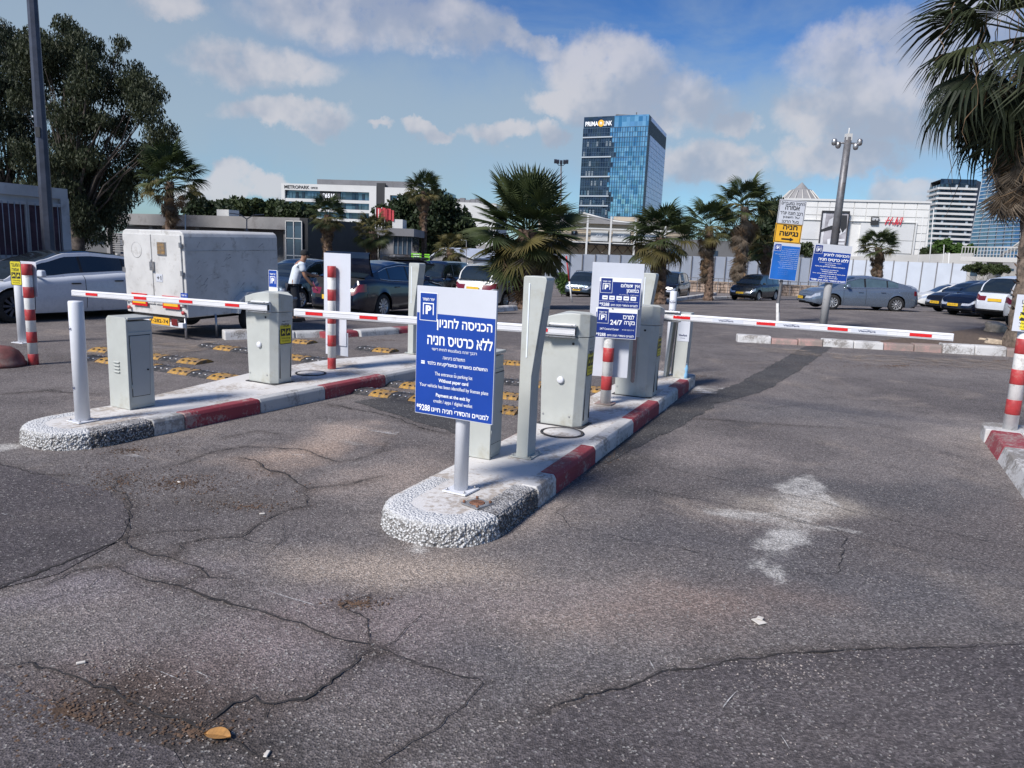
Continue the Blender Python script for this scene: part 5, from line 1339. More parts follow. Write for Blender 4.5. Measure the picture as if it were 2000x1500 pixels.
c = make_car('suv', 'p_white', 'white SUV with black lower bumper in the right hand row', az=62, cladding=True); put(c, 'suv', 62, wheel_pos('suv', False, -1), 2012, 631)
c = make_car('suv', 'p_white2', 'nearest white SUV, partly behind the big palm trunk', az=50, cladding=False); put(c, 'suv', 50, wheel_pos('suv', False, -1), 2080, 644)
c = make_car('suv', 'p_black', 'dark SUV with loaded roof rack behind the navy sedan', az=70, rails=True); put(c, 'suv', 70, wheel_pos('suv', False, -1), 765, 590)
mb = MB(); mb.box((-.6, 0, 1.80), (1.7, 1.15, .04)); 
for k in range(6): mb.box((-1.4+.32*k, 0, 1.80), (.03, 1.2, .10))
mb.tube([(-1.5, .6, 1.92), (.3, .6, 1.92), (.35, -.6, 1.92), (-1.5, -.6, 1.92), (-1.5, .6, 1.92)], .015, 6); mb.build('roof_rack', M['black'], c); mb = MB(); mb.box((-.8, .1, 1.86), (.7, .8, .12)); mb.build('roof_load', M['pole_grey'], c, bevel=.04)
c = make_car('boxy', 'p_black', 'black boxy car right of the far ticket column behind the blue sign', az=200); put(c, 'boxy', 200, wheel_pos('boxy', True, 1), 858, 594)
c = make_car('suv', 'p_dark', 'dark SUV behind the roof rack car near the green sign', az=100); put(c, 'suv', 100, wheel_pos('suv', True, -1), 850, 566)
c = make_car('sedan', 'p_slate', 'blue sedan behind the man, mostly hidden by the trailer', az=200); put(c, 'sedan', 200, wheel_pos('sedan', True, 1), 585, 602)
c = make_car('hatch', 'p_silver', 'silver car roof showing between trailer and man', az=190); put(c, 'hatch', 190, wheel_pos('hatch', True, 1), 610, 580)

# ------------------------------------------------------------------ box trailer
M['trailer'] = mat('trailer_white', (.54, .535, .52), .6, var=.10, scale=1.6, dirt=(.36, .345, .32), dirt_amt=.42, dscale=5., bump=.15, bscale=9)
TB = at(366, 626, 13.35); TB.z = 0
t = thing('box_trailer', 'scuffed white box trailer with two rear doors, parked behind the left lane', 'trailer', (TB.x, TB.y, 0), 28); t.rotation_euler = (R(1.6), 0, -R(28))
TW, TL, TZ0, TZ1 = 1.72, 2.25, .40, 1.95
X0t = -TW
mb = MB(); pr = [(X0t, TZ0), (0, TZ0), (0, TZ1-.10), (-.03, TZ1-.035), (-.10, TZ1), (X0t+.10, TZ1), (X0t+.03, TZ1-.035), (X0t, TZ1-.10)]
mb.prism_y(pr, .03, TL); mb.build('box_body', M['trailer'], t, bevel=.02, seg=3)
for k, (x0, x1) in enumerate([(X0t+.06, X0t+TW/2-.01), (X0t+TW/2+.01, -.06)]):
    mb = MB(); mb.box(((x0+x1)/2, .015, (TZ0+TZ1)/2+.06), (x1-x0, .03, TZ1-TZ0-.28)); d = mb.build('rear_door', M['trailer'], t, bevel=.006)
    for z in (.65, 1.2, 1.7):
        xx = X0t+.045 if k == 0 else -.045; mb = MB(); mb.box((xx, -.012, z), (.05, .03, .09)); mb.build('hinge', M['steel'], d)
mb = MB(); mb.box((-.56, -.008, 1.62), (.24, .012, .24)); 
for k in range(9): mb.box((-.56, -.018, 1.53+.024*k), (.20, .012, .010), 1)
mb.build('vent_grille', [M['steel'], M['bump_yellow']], t)
mb = MB(); mb.box((-.83, -.03, 1.30), (.07, .05, .16)); mb.tube([(-.84, -.03, 1.34), (-.80, -.06, 1.42)], .012, 6); mb.build('padlock', M['steel'], t)
mb = MB(); mb.box((-.68, -.004, 1.09), (.18, .006, .14)); text_into(mb, '+1', -.74, -.62, 1.05, 1.13, -.009, 1, .02); mb.build('sticker', [M['signw'], M['print_black']], t)
mb = MB(); mb.lathe([(.15, 0), (.15, -.002), (.14, -.002)], 24, 0, (-1.28, -.001, 1.58), axis='Y', caps=False); mb.build('oval_emblem', M['kerb_g'], t)
for x0, x1 in ((-1.50, -1.06), (-.62, -.16)):
    mb = MB(); mb.box(((x0+x1)/2, -.010, .66), (x1-x0, .012, .23), 1); mb.box(((x0+x1)/2, -.018, .67), (x1-x0-.07, .010, .16), 0); mb.build('reflector_panel', [M['amber'], M['refl_red']], t)
for x in (-1.60, -.07): mb = MB(); mb.lathe([(.035, 0), (.035, -.03), (0, -.032)], 14, 0, (x, .0, .49), axis='Y'); mb.build('round_lamp', M['post_red'], t)
mb = MB(); mb.box((-TW/2, -.06, .27), (TW, .07, .09)); mb.box((-.85, .1, .22), (.9, .06, .04)); mb.build('bumper', M['white'], t, bevel=.01)
mb = MB(); mb.box((-.62, -.10, .315), (.55, .02, .13)); text_into(mb, '7-282-74', -.87, -.37, .28, .35, -.112, 1, .02); mb.build('number_plate', [M['amber'], M['print_black']], t)
mb = MB(); mb.box((-.2, -.10, .32), (.16, .03, .12)); mb.build('tail_lamp', M['lamp_r'], t, bevel=.006)
mb = MB(); mb.tube([(-.02, -.02, .02), (-.02, -.02, .4)], .02, 8); mb.build('prop_stand', M['steel'], t); mb = MB(); mb.tube([(.02, .62, .0), (.02, .62, .42)], .02, 8); mb.build('prop_stand', M['steel'], t)
mb = MB(); mb.prism_x([(1.05, .42), (1.12, .62), (1.30, .76), (1.62, .76), (1.80, .62), (1.87, .42), (1.92, .42), (1.85, .66), (1.65, .81), (1.27, .81), (1.07, .66), (1.00, .42)], -.02, .20); mb.build('mudguard', M['trailer'], t)
make_wheel(t, 0, 0, .30, 1, 'steel'); wv = t.children[-1]
for o in t.children:
    if o.name.startswith('wheel'): o.location = (.08, 1.46, .30); o.rotation_euler = (0, 0, -math.pi/2)
make_wheel(t, 0, 0, .30, 1, 'steel')
for o in [o for o in t.children if o.name.startswith('wheel')][-1:]: o.location = (X0t-.08, 1.46, .30); o.rotation_euler = (0, 0, math.pi/2)
mb = MB(); mb.tube([(-.9, 2.5, .45), (-.86, 3.6, .48)], .04, 8); mb.build('drawbar', M['steel'], t)
mb = MB(); mb.box((-TW/2, TL/2, TZ0-.03), (TW*.8, TL*.95, .08)); mb.build('chassis', M['inside'], t)
for z in (1.60,): mb = MB(); mb.box((.004, TL/2+.02, z), (.006, TL-.06, .012)); mb.build('side_rib', M['kerb_g'], t)
mb = MB(); mb.box((.004, .30, .95), (.008, .0, 0))
rs = random.Random(4); mb = MB()
for k in range(46):
    y0, z0 = rs.uniform(.2, 2.4), rs.uniform(.8, 1.75); l = rs.uniform(.02, .16); a = rs.uniform(-.5, .9); h = rs.uniform(.001, .005)
    mb.add([(.0025, y0, z0), (.0025, y0+l*math.cos(a), z0+l*math.sin(a)), (.0025, y0+l*math.cos(a)*.9, z0+l*math.sin(a)+h*2), (.0025, y0, z0+h)], [(0, 1, 2, 3)])
o = mb.build('scuff_marks', mat('scuff_grey', (.20, .20, .21), .8, var=.4), t); o['kind'] = 'stuff'

# ------------------------------------------------------------------ the man at the boot
M['skin'] = mat('skin', (.30, .16, .10), .6, var=.1, scale=12); M['shirt'] = mat('shirt', (.60, .66, .72), .85, var=.08, scale=9, bump=.4, bscale=14)
M['shirt_b'] = mat('shirt_stripe', (.10, .18, .30), .85); M['trousers'] = mat('trousers', (.02, .024, .034), .9, var=.3, scale=6); M['hair'] = mat('cap', (.015, .015, .017), .9)
def skin_mesh(name, joints, edges, radii, m, parent, sub=2, root=0):
    me = bpy.data.meshes.new(name); me.from_pydata(joints, edges, []); o = bpy.data.objects.new(name, me); COL.objects.link(o)
    sk = o.modifiers.new('s', 'SKIN'); sv = me.skin_vertices[0].data if me.skin_vertices else None
    if sv is None:
        bpy.context.view_layer.objects.active = o; bpy.ops.mesh.customdata_skin_add(); sv = me.skin_vertices[0].data
    for k, r_ in enumerate(radii): sv[k].radius = (r_ if isinstance(r_, tuple) else (r_, r_))
    sv[root].use_root = True; sk.use_smooth_shade = True
    sb = o.modifiers.new('u', 'SUBSURF'); sb.levels = sub; sb.render_levels = sub
    dg = bpy.context.evaluated_depsgraph_get(); dg.update(); me2 = bpy.data.meshes.new_from_object(o.evaluated_get(dg)); bpy.data.objects.remove(o)
    me2.materials.clear(); me2.materials.append(m)
    for p in me2.polygons: p.use_smooth = True
    o = bpy.data.objects.new(name, me2); COL.objects.link(o); o.parent = parent; return o
mp = G(574, 628)
man = thing('person', 'man in dark cap and pale T-shirt leaning into the open boot of the navy sedan', 'person', mp, 62); man.scale = (.97, .97, .95)
# local +y is where he faces; +x his right
J = [(0, 0, .93), (0, .02, 1.08), (0, .10, 1.28), (0, .17, 1.42), (0, .23, 1.50), (0, .27, 1.60), (0, .275, 1.68),
     (.17, .17, 1.39), (.22, .22, 1.14), (.20, .38, .94), (.19, .44, .88), (-.17, .19, 1.39), (-.24, .34, 1.18), (-.20, .58, 1.12), (-.19, .66, 1.12),
     (.09, .0, .88), (.10, .05, .48), (.10, -.02, .09), (.10, .12, .05), (-.09, .0, .88), (-.12, .12, .50), (-.11, .10, .09), (-.11, .24, .05)]
Ed = [(0, 1), (1, 2), (2, 3), (3, 4), (4, 5), (5, 6), (3, 7), (7, 8), (8, 9), (9, 10), (3, 11), (11, 12), (12, 13), (13, 14), (0, 15), (15, 16), (16, 17), (17, 18), (0, 19), (19, 20), (20, 21), (21, 22)]
Rd = [(.15, .11), (.15, .11), (.16, .115), (.13, .09), .055, (.078, .092), (.07, .085), .062, .045, .036, .03, .062, .045, .036, .03, .088, .062, .042, .04, .088, .062, .042, .04]
body = skin_mesh('body', J, Ed, Rd, M['skin'], man)
# nose, ears, fingers stay part of the body's own continuous look: small grafts
mb = MB(); mb.box((0, .365, 1.60), (.025, .03, .04)); 
for sx in (-1, 1): mb.box((sx*.085, .27, 1.60), (.015, .03, .05)); 
mb.build('face', M['skin'], body, bevel=.006)
for (hx, hy, hz, dx) in ((.19, .44, .88, 1), (-.19, .66, 1.12, -1)):
    for k in range(4): mb = MB(); b0 = Vector((hx-.03+.02*k, hy+.02, hz-.01)); dn = Vector((0, .05, -.05)) if dx > 0 else Vector((0, .07, -.01)); mb.tube([b0, b0+dn*(.9+.1*(k % 2)), b0+dn*1.5+Vector((0, 0, -.02))], [.010, .009, .007], 6); mb.build('finger', M['skin'], body)
    mb = MB(); b0 = Vector((hx-.03*dx, hy, hz)); mb.tube([b0, b0+Vector((-.02*dx, .03, -.01)), b0+Vector((-.02*dx, .055, -.02))], [.012, .010, .008], 6); mb.build('finger', M['skin'], body)
skin_mesh('shirt', [(0, 0, .90), (0, .02, 1.08), (0, .10, 1.28), (0, .165, 1.41), (.17, .17, 1.39), (.205, .20, 1.22), (-.17, .19, 1.39), (-.22, .28, 1.25), (0, .20, 1.45)],
          [(0, 1), (1, 2), (2, 3), (3, 4), (4, 5), (3, 6), (6, 7), (3, 8)], [(.178, .135), (.175, .135), (.185, .14), (.15, .11), .085, .075, .085, .075, .07], M['shirt'], man, root=1)
skin_mesh('trousers', [(0, 0, .95), (.09, .0, .86), (.10, .05, .48), (.10, -.02, .12), (-.09, .0, .86), (-.12, .12, .50), (-.11, .10, .12)], [(0, 1), (1, 2), (2, 3), (0, 4), (4, 5), (5, 6)], [(.165, .13), .108, .082, .065, .108, .082, .065], M['trousers'], man)
mb = MB(); mb.lathe([(.098, 1.64), (.100, 1.68), (.088, 1.735), (.05, 1.765), (0, 1.772)], 18, 0, (0, .27, 0)); mb.box((0, .385, 1.655), (.13, .09, .012)); mb.build('cap', M['hair'], man, bevel=.003)
for sx in (-1, 1): mb = MB(); mb.tube([(sx*.155, .06, 1.43), (sx*.22, .20, 1.30), (sx*.245, .22, 1.22)], .010, 6); mb.build('sleeve_stripe', M['shirt_b'], man)
for (x, y) in ((.10, .05), (-.11, .17)): mb = MB(); mb.box((x, y, .045), (.10, .27, .09), taper=.8); mb.build('shoe', M['hair'], man, bevel=.02)
# ------------------------------------------------------------------ palms
def leafmat(name, c0, c1, trans=.25, rough=.6):
    m, nt, b, co = newmat(name)
    oi = nt.add('ShaderNodeObjectInfo')
    k = nt.math('ADD', nt.math('MULTIPLY', oi.outputs['Random'], .5), nt.math('MULTIPLY', nt.noise(co, 2.2, 4), .6))
    c = nt.mix(nt.ramp(k, .15, .95), c0, c1)
    nt.put(b.inputs['Base Color'], c); b.inputs['Roughness'].default_value = rough; b.inputs['Specular IOR Level'].default_value = .3
    tr = nt.add('ShaderNodeBsdfTranslucent'); nt.put(tr.inputs[0], c)
    mx = nt.add('ShaderNodeMixShader'); mx.inputs[0].default_value = trans
    o = m.node_tree.nodes['Material Output']; nt.l.new(b.outputs[0], mx.inputs[1]); nt.l.new(tr.outputs[0], mx.inputs[2]); nt.l.new(mx.outputs[0], o.inputs[0])
    return m
M['frond'] = leafmat('palm_green', (.022, .038, .013), (.068, .085, .028)); M['frond_y'] = leafmat('palm_olive', (.062, .066, .021), (.145, .118, .040))
M['dead'] = leafmat('palm_dead', (.075, .045, .026), (.21, .140, .080), .12, .85)
M['dead_g'] = leafmat('palm_dead_grey', (.075, .058, .042), (.19, .150, .110), .12, .85)
M['trunk_p'] = mat('palm_trunk', (.13, .085, .06), .95, var=.5, scale=9, bump=1., bscale=22, dirt=(.05, .035, .025), dirt_amt=.6, dscale=6)
M['trunk_g'] = mat('palm_trunk_grey', (.17, .13, .10), .95, var=.4, scale=7, bump=1., bscale=26, dirt=(.06, .05, .04), dirt_amt=.6, dscale=6)

def frond_mesh(name, m, petiole, R_, nseg=34, fan=300, droop=.35, fold=.35, seed=0, tipdroop=.5, stiff=1.):
    """fan leaf: stalk along +x from the origin, then pleated blades; z up"""
    rs = random.Random(seed); mb = MB(); pts = []
    for k in range(6):
        t = k/5; pts.append((petiole*t, rs.uniform(-.01, .01), -petiole*droop*.25*t*t))
    mb.tube(pts, [.022, .02, .017, .015, .013, .011], 4, 0, caps=False)
    c = Vector(pts[-1])
    for k in range(nseg):
        a = R(-fan/2+fan*(k+.5)/nseg)+rs.uniform(-.02, .02); L = R_*(.74+.26*math.cos(a*.62))*rs.uniform(.9, 1.05)
        w = 2*math.pi*fan/360/nseg*.52; vs = []; fs = []
        segs = [(.03, .25), (.30, .95), (.52, 1.0), (.74, .62), (.90, .28), (1.0, .03)]
        dv = Vector((math.cos(a), math.sin(a), 0)); nv = Vector((-math.sin(a), math.cos(a), 0)); bend = rs.uniform(.8, 1.3)
        twist = rs.uniform(-.12, .12)
        for q, ww in segs:
            rr = L*q; half = min(rr, L*.52)*w*ww*(1 if q <= .52 else 1.)
            half = L*.50*w*ww if q > .5 else rr*w*ww*1.0
            z = -droop*R_*(q**2)*(.35+.25*abs(math.sin(a)))-tipdroop*R_*max(0, q-.55)**1.6*bend
            p = c+dv*rr*(1-.12*max(0, q-.6)*tipdroop)+Vector((0, 0, z))+nv*twist*max(0, q-.5)*L
            vs += [p-nv*half+Vector((0, 0, -fold*half)), p+Vector((0, 0, fold*half)), p+nv*half+Vector((0, 0, -fold*half))]
        for s_ in range(len(segs)-1):
            b0 = 3*s_; fs += [(b0, b0+3, b0+4, b0+1), (b0+1, b0+4, b0+5, b0+2)]
        mb.add(vs, fs)
    o = mb.build(name, m); me = o.data; bpy.data.objects.remove(o); return me
FR = {}
def frond_lib(key, m, petiole, R_, n=3, **kw): FR[key] = [frond_mesh('frond', m, petiole, R_, seed=11*i+len(FR), **kw) for i in range(n)]
frond_lib('stiff', M['frond'], .95, .95, 4, nseg=36, fan=280, droop=.12, tipdroop=.10)
frond_lib('stiffy', M['frond_y'], .85, .92, 4, nseg=36, fan=290, droop=.22, tipdroop=.18)
frond_lib('robust', M['frond'], 1.05, .95, 3, nseg=26, fan=230, droop=.25, tipdroop=.75)
frond_lib('olive', M['frond_y'], 1.0, .90, 3, nseg=24, fan=220, droop=.4, tipdroop=1.0)
M['frond_d'] = leafmat('palm_dark', (.012, .020, .009), (.044, .052, .020), .15)  # darker copy of the green: silhouette and corner darkening put into the colour
frond_lib('droopy', M['frond_d'], 1.15, 1.05, 3, nseg=30, fan=200, droop=.45, tipdroop=1.3)
frond_lib('dead', M['dead'], .70, .95, 3, nseg=16, fan=120, droop=.5, tipdroop=1.1)
frond_lib('deadg', M['dead_g'], .75, 1.0, 3, nseg=16, fan=110, droop=.5, tipdroop=1.2)

def palm(px, py, depth, crown_px, label, R_=1., nl=34, nd=26, skirt=1.2, trunk_r=.2, kinds=('robust', 'olive'), up=80, low=-35, lean=0., dead='dead', trunk='trunk_p', s=1., group='fan palms standing around the lot', seed=1, base_z=None, skirt_r=.30, boots=True):
    """crown_px: pixel of the crown's heart; the palm stands `depth` metres ahead"""
    rs = random.Random(seed)
    b = at(px, py, depth); b.z = gz(b.x, b.y) if base_z is None else base_z
    cpt = at(crown_px[0], crown_px[1], depth); h = cpt.z-b.z
    t = thing('palm_tree', label, 'palm tree', b, 0, group)
    cx, cy = cpt.x-b.x, 0
    mb = MB(); prof = []; n = 26; m_ = 12; vs = []; fs = []
    for k in range(n+1):
        u = k/n; r = trunk_r*(1.25-.35*min(1, u*5)+.0*u)*(1+.10*(k % 2)+rs.uniform(-.04, .04))
        for q in range(m_):
            a = 2*math.pi*q/m_; rr = r*(1+.06*math.sin(q*2.6+k*1.7)); vs.append((cx*u*u+rr*math.cos(a), cy*u+rr*math.sin(a), h*u-.05))
    fs = [(k*m_+q, k*m_+(q+1) % m_, (k+1)*m_+(q+1) % m_, (k+1)*m_+q) for k in range(n) for q in range(m_)]
    mb.add(vs, fs); mb.build('trunk', M[trunk], t)
    if boots:                                        # old leaf bases
        mb = MB()
        for k in range(int(h*26)):
            u = rs.uniform(.05, .98); a = rs.uniform(0, 6.283); r = trunk_r*1.0; p = Vector((cx*u*u+r*math.cos(a), r*math.sin(a), h*u)); d = Vector((math.cos(a), math.sin(a), .9)); e = Vector((-math.sin(a), math.cos(a), 0))
            mb.add([p-e*.05, p+e*.05, p+d*.09+e*.02, p+d*.09-e*.02, p+Vector((0, 0, .03))], [(0, 1, 2, 3), (0, 4, 3), (1, 2, 4)])
        o = mb.build('leaf_base', M['trunk_p'], t); o['kind'] = 'stuff'
    top = Vector((cx, 0, h))
    def add(key, a, e, sc, z, roll=0, nm='frond', out=0.):
        me = rs.choice(FR[key]); o = bpy.data.objects.new(nm, me); COL.objects.link(o); o.parent = t
        o.matrix_basis = Matrix.Translation(top+Vector((math.cos(a)*out, math.sin(a)*out, z))) @ Matrix.Rotation(a, 4, 'Z') @ Matrix.Rotation(-e, 4, 'Y') @ Matrix.Rotation(roll, 4, 'X') @ Matrix.Scale(sc, 4)
    for k in range(nl):
        u = (k+.5)/nl; e = R(up+(low-up)*u**.85); a = k*2.39996+rs.uniform(-.2, .2)
        key = kinds[0] if u < .6 or rs.random() < .3 else kinds[1]
        add(key, a, e+rs.uniform(-.1, .1), s*R_*rs.uniform(.85, 1.1), .12-.35*u*s, rs.uniform(-.5, .5), out=trunk_r*.4)
    for k in range(nd):
        u = (k+.5)/nd; a = k*2.39996+rs.uniform(-.3, .3)
        add(dead if rs.random() < .75 else ('deadg' if dead == 'dead' else 'dead'), a, R(-52-34*min(1, u*1.8))+rs.uniform(-.12, .12), s*R_*rs.uniform(.75, 1.05)*(.85 if trunk_r > .35 or skirt > 2.9 else .62), -.25*s-skirt*u, rs.uniform(-.8, .8), 'dead_frond', trunk_r*.7+skirt_r*(1-.6*u)*.3)
    return t

# nearest palm, low broad crown on a thick red brown trunk
palm(1033, 603, 28, (1030, 446), 'nearest big fan palm with a broad low crown, behind the tall ticket column', 1.22, 56, 34, 1.1, .40, ('stiff', 'stiffy'), 86, -60, seed=3, s=1.0, skirt_r=.1)
palm(1290, 592, 36, (1290, 462), 'fan palm with loose drooping crown just right of the info sign, leftmost of the clump', .92, 44, 52, 2.5, .24, ('robust', 'olive'), 80, -45, seed=5)
palm(1384, 574, 44, (1385, 440), 'fan palm in the middle of the clump, long brown skirt and bare foot', .88, 38, 56, 2.4, .24, ('robust', 'olive'), 78, -30, seed=8)
palm(1447, 560, 50, (1455, 402), 'tallest fan palm of the clump with open crown above a long dry skirt', 1.08, 34, 64, 3.8, .26, ('robust', 'olive'), 80, -25, seed=12, trunk='trunk_g', dead='deadg')
palm(1500, 556, 54, (1497, 478), 'short fan palm with skirt left of the blue signs, rightmost of the clump',   .75, 28, 34, 1.3, .26, ('olive', 'robust'), 75, -40, seed=15)
palm(1716, 560, 58, (1716, 482), 'small fan palm standing before the mall, left of its red lettering',   .82, 34, 48, 1.6, .30, ('robust', 'olive'), 75, -15, seed=18)
palm(828, 520, 62, (828, 372), 'tall slim fan palm with a bare shaggy trunk, left of the big dark tree edge',   .88, 34, 50, 2.0, .22, ('robust', 'olive'), 80, -20, seed=21)
palm(640, 535, 44, (640, 418), 'fan palm in front of the white office block, left of its neighbour',   .62, 38, 54, 2.2, .24, ('robust', 'olive'), 80, -40, seed=24)
palm(727, 535, 46, (728, 450), 'lower fan palm right beside the palm by the office block',   .66, 38, 40, 1.4, .26, ('olive', 'robust'), 78, -50, seed=27)
palm(880, 540, 44, (880, 484), 'small round fan palm beside the shed, left of the nearest palm', .58, 32, 30, 1.0, .24, ('olive', 'robust'), 75, -50, seed=30)
palm(332, 560, 25, (332, 352), 'fan palm rising right behind the white box trailer', .64, 36, 36, .9, .13, ('robust', 'olive'), 80, -20, seed=33)
bp = palm(1992, 684, 18.2, (2028, 70), 'huge old fan palm at the right edge with hanging dead leaves', 1.35, 44, 110, 2.8, .30, ('droopy', 'droopy'), 60, -80, seed=41, trunk='trunk_g', dead='deadg', skirt_r=.3)
# long dry seed stalks and strings hanging from the big palm
rs = random.Random(9); cp = at(2010, 95, 18.2)
mb = MB()
for k in range(46):
    a = rs.uniform(0, 6.283); r = rs.uniform(.4, 2.2); L_ = rs.uniform(1.2, 3.3); z0 = rs.uniform(-.6, .8)
    p0 = Vector((r*math.cos(a), r*math.sin(a)*.8, z0)); pts = []
    for q in range(8):
        u = q/7; pts.append(p0+Vector((math.cos(a)*.25*u+.08*math.sin(q*1.9+k), .1*math.sin(q*1.3+k), -L_*u)))
    mb.tube(pts, [.010, .010, .012, .009, .009, .012, .007, .004], 4, 0, caps=False)
    if k % 3 == 0:
        e = pts[-2]; mb.tube([e, e+Vector((.02, 0, -.25)), e+Vector((0, .02, -.45))], [.006, .025, .004], 5)
o = mb.build('hanging_stalk', M['dead'], bp, loc=cp-bp.location); o['kind'] = 'stuff'

# ------------------------------------------------------------------ broadleaf trees
def leaf_cloud(name, parent, centers, radii, n, size, m, aspect=2.6, hang=0., flat=.75, seed=0):
    rg = np.random.default_rng(seed); centers = np.asarray(centers); radii = np.asarray(radii)
    wts = radii**2; wts = wts/wts.sum(); k = rg.choice(len(centers), n, p=wts)
    d = rg.normal(size=(n, 3)); d /= np.linalg.norm(d, axis=1, keepdims=True); rr = rg.random(n)**.45
    P = centers[k]+d*(rr*radii[k])[:, None]*np.array([1, 1, flat])
    u = rg.normal(size=(n, 3)); u[:, 2] -= hang*2.2; u /= np.linalg.norm(u, axis=1, keepdims=True)
    v = np.cross(u, rg.normal(size=(n, 3))); v /= np.linalg.norm(v, axis=1, keepdims=True)
    s_ = size*(.6+.8*rg.random(n))[:, None]
    A_ = P-u*s_*.5; B_ = P+v*s_/aspect*.5; C_ = P+u*s_*.5; D_ = P-v*s_/aspect*.5
    V = np.stack([A_, B_, C_, D_], 1).reshape(-1, 3); F_ = np.arange(4*n).reshape(n, 4)
    o = npmesh(name, V, F_, m, parent); o['kind'] = 'stuff'; return o
M['leaf_euc'] = leafmat('eucalyptus_leaves', (.016, .024, .011), (.050, .060, .028), .2); M['leaf_dark'] = leafmat('dark_leaves', (.014, .026, .010), (.045, .062, .020), .15)
M['leaf_green'] = leafmat('hedge_leaves', (.05, .10, .02), (.13, .20, .05), .25); M['bark'] = mat('bark', (.075, .06, .05), .95, var=.5, scale=5, bump=.8, bscale=14)
M['leaf_core'] = mat('inner_twigs', (.016, .018, .010), 1., var=.5, scale=3, spec=.0)

def tree(label, base, height, crown, seed, trunk_r=.3, leaf='leaf_euc', n=30000, lsize=.2, clumps=60, clr=1.0, hang=.5, name='tree', cat='tree', group='trees around the parking lot', limbs=14, aspect=3.2, trunk_h=.35, core=False, flat=.8):
    """crown: list of ellipsoids (dx, dy, z, rx, ry, rz) over the base; clumps of leaves on limb ends inside them"""
    rs = random.Random(seed); t = thing(name, label, cat, base, 0, group)
    mb = MB(); fork = Vector((0, 0, height*trunk_h)); mb.tube([(0, 0, -.3), (0, 0, .4), (rs.uniform(-.2, .2), 0, height*trunk_h*.6), fork], [trunk_r*1.3, trunk_r, trunk_r*.85, trunk_r*.75], 10)
    cs = []; rr = []; vol = [c[3]*c[4]*c[5] for c in crown]
    for k in range(clumps):
        c = rs.choices(crown, weights=[v**.67 for v in vol])[0]
        while True:
            d = Vector((rs.uniform(-1, 1), rs.uniform(-1, 1), rs.uniform(-1, 1)))
            if .35 < d.length < 1: break
        p = Vector((c[0]+d.x*c[3], c[1]+d.y*c[4], c[2]+d.z*c[5])); cs.append(p); rr.append(clr*rs.uniform(.55, 1.25))
    for k in range(min(limbs*3, len(cs))):
        p = cs[k]; m1 = fork.lerp(p, .35)+Vector((rs.uniform(-.3, .3), rs.uniform(-.3, .3), rs.uniform(.0, .6))); m2 = fork.lerp(p, .7)+Vector((rs.uniform(-.3, .3), rs.uniform(-.3, .3), rs.uniform(.0, .4)))
        q = trunk_r*(.30 if k < limbs//2 else .14); mb.tube([fork-Vector((0, 0, rs.uniform(0, height*.08))), m1, m2, p], [q, q*.7, q*.4, q*.12], 6, caps=False)
    mb.build('trunk', M['bark'], t)
    leaf_cloud('crown', t, [c[:] for c in cs], rr, n, lsize, M[leaf], aspect, hang, flat, seed)
    return t
def tb(px, d, z=None): p = at(px, 480, d); p.z = gz(p.x, p.y) if z is None else z; return p
def crown_px(base, lst, d):
    """ellipsoids measured in the photo: centre px,py and radii in px at distance d"""
    out = []
    for px, py, rx, ry, dd in lst:
        p = at(px, py, d+dd); k = (d+dd)/F_PX; out.append((p.x-base.x, p.y-base.y, p.z-base.z, rx*k, rx*k*.8, ry*k))
    return out
b = tb(150, 40); tree('tall eucalyptus with open drooping crown behind the left lamp post', b, 13, crown_px(b, [(150, 110, 85, 70, 0), (90, 170, 70, 80, 1), (230, 180, 75, 70, 0), (280, 240, 45, 60, -1), (180, 260, 80, 80, 0), (120, 330, 80, 70, 0), (240, 330, 60, 50, 1), (300, 290, 35, 25, 0), (180, 420, 50, 45, 0), (215, 400, 40, 40, 1)], 40), 5, .42, n=74000, lsize=.20, clumps=150, clr=.82, hang=.9, limbs=26, trunk_h=.22)
b = tb(20, 44); tree('dark eucalyptus filling the left edge above the container office', b, 11, crown_px(b, [(10, 190, 85, 80, 0), (-60, 150, 90, 100, 0), (20, 280, 70, 60, 0), (-60, 300, 80, 80, 0), (40, 110, 55, 50, 2)], 44), 6, .4, n=44000, lsize=.22, clumps=100, clr=1.0, hang=.8, limbs=20, trunk_h=.3)
b = tb(150, 47); tree('low dark eucalyptus growth right of the container office', b, 6, crown_px(b, [(170, 430, 55, 40, 0), (215, 380, 40, 35, 0), (130, 400, 50, 50, 2)], 47), 16, .3, n=14000, lsize=.26, clumps=50, clr=.9, hang=.7, limbs=10, trunk_h=.3)
b = tb(840, 78); tree('big dense dark tree left of the nearest palm', b, 9, crown_px(b, [(840, 440, 70, 55, 0), (790, 440, 45, 45, 0), (880, 455, 40, 50, 0), (830, 405, 50, 28, 0)], 78), 7, .4, 'leaf_dark', n=26000, lsize=.42, clumps=170, clr=1.2, hang=0, aspect=1.8, limbs=12)
b = tb(765, 82); tree('dark tree behind the low palms and the flags', b, 7, crown_px(b, [(765, 445, 35, 40, 0), (720, 460, 40, 30, 0)], 82), 9, .3, 'leaf_dark', n=9000, lsize=.42, clumps=60, clr=1.1, hang=0, aspect=1.8, limbs=8)
for k, (px, py, rx, ry, dd, lab) in enumerate([(415, 408, 42, 16, 88, 'leftmost of the clipped dark trees above the long low building'), (470, 404, 46, 18, 92, 'middle clipped dark tree above the long low building'), (530, 405, 40, 16, 95, 'right clipped dark tree above the long low building'), (580, 412, 30, 12, 90, 'small clipped dark tree left of the palm by the office block')]):
    b = tb(px, dd); tree(lab, b, 6, crown_px(b, [(px, py+6, rx, ry, 0), (px-rx*.4, py+10, rx*.7, ry, 0)], dd), 40+k, .3, 'leaf_dark', n=7000, lsize=.5, clumps=70, clr=1.0, hang=0, aspect=1.7, limbs=8)
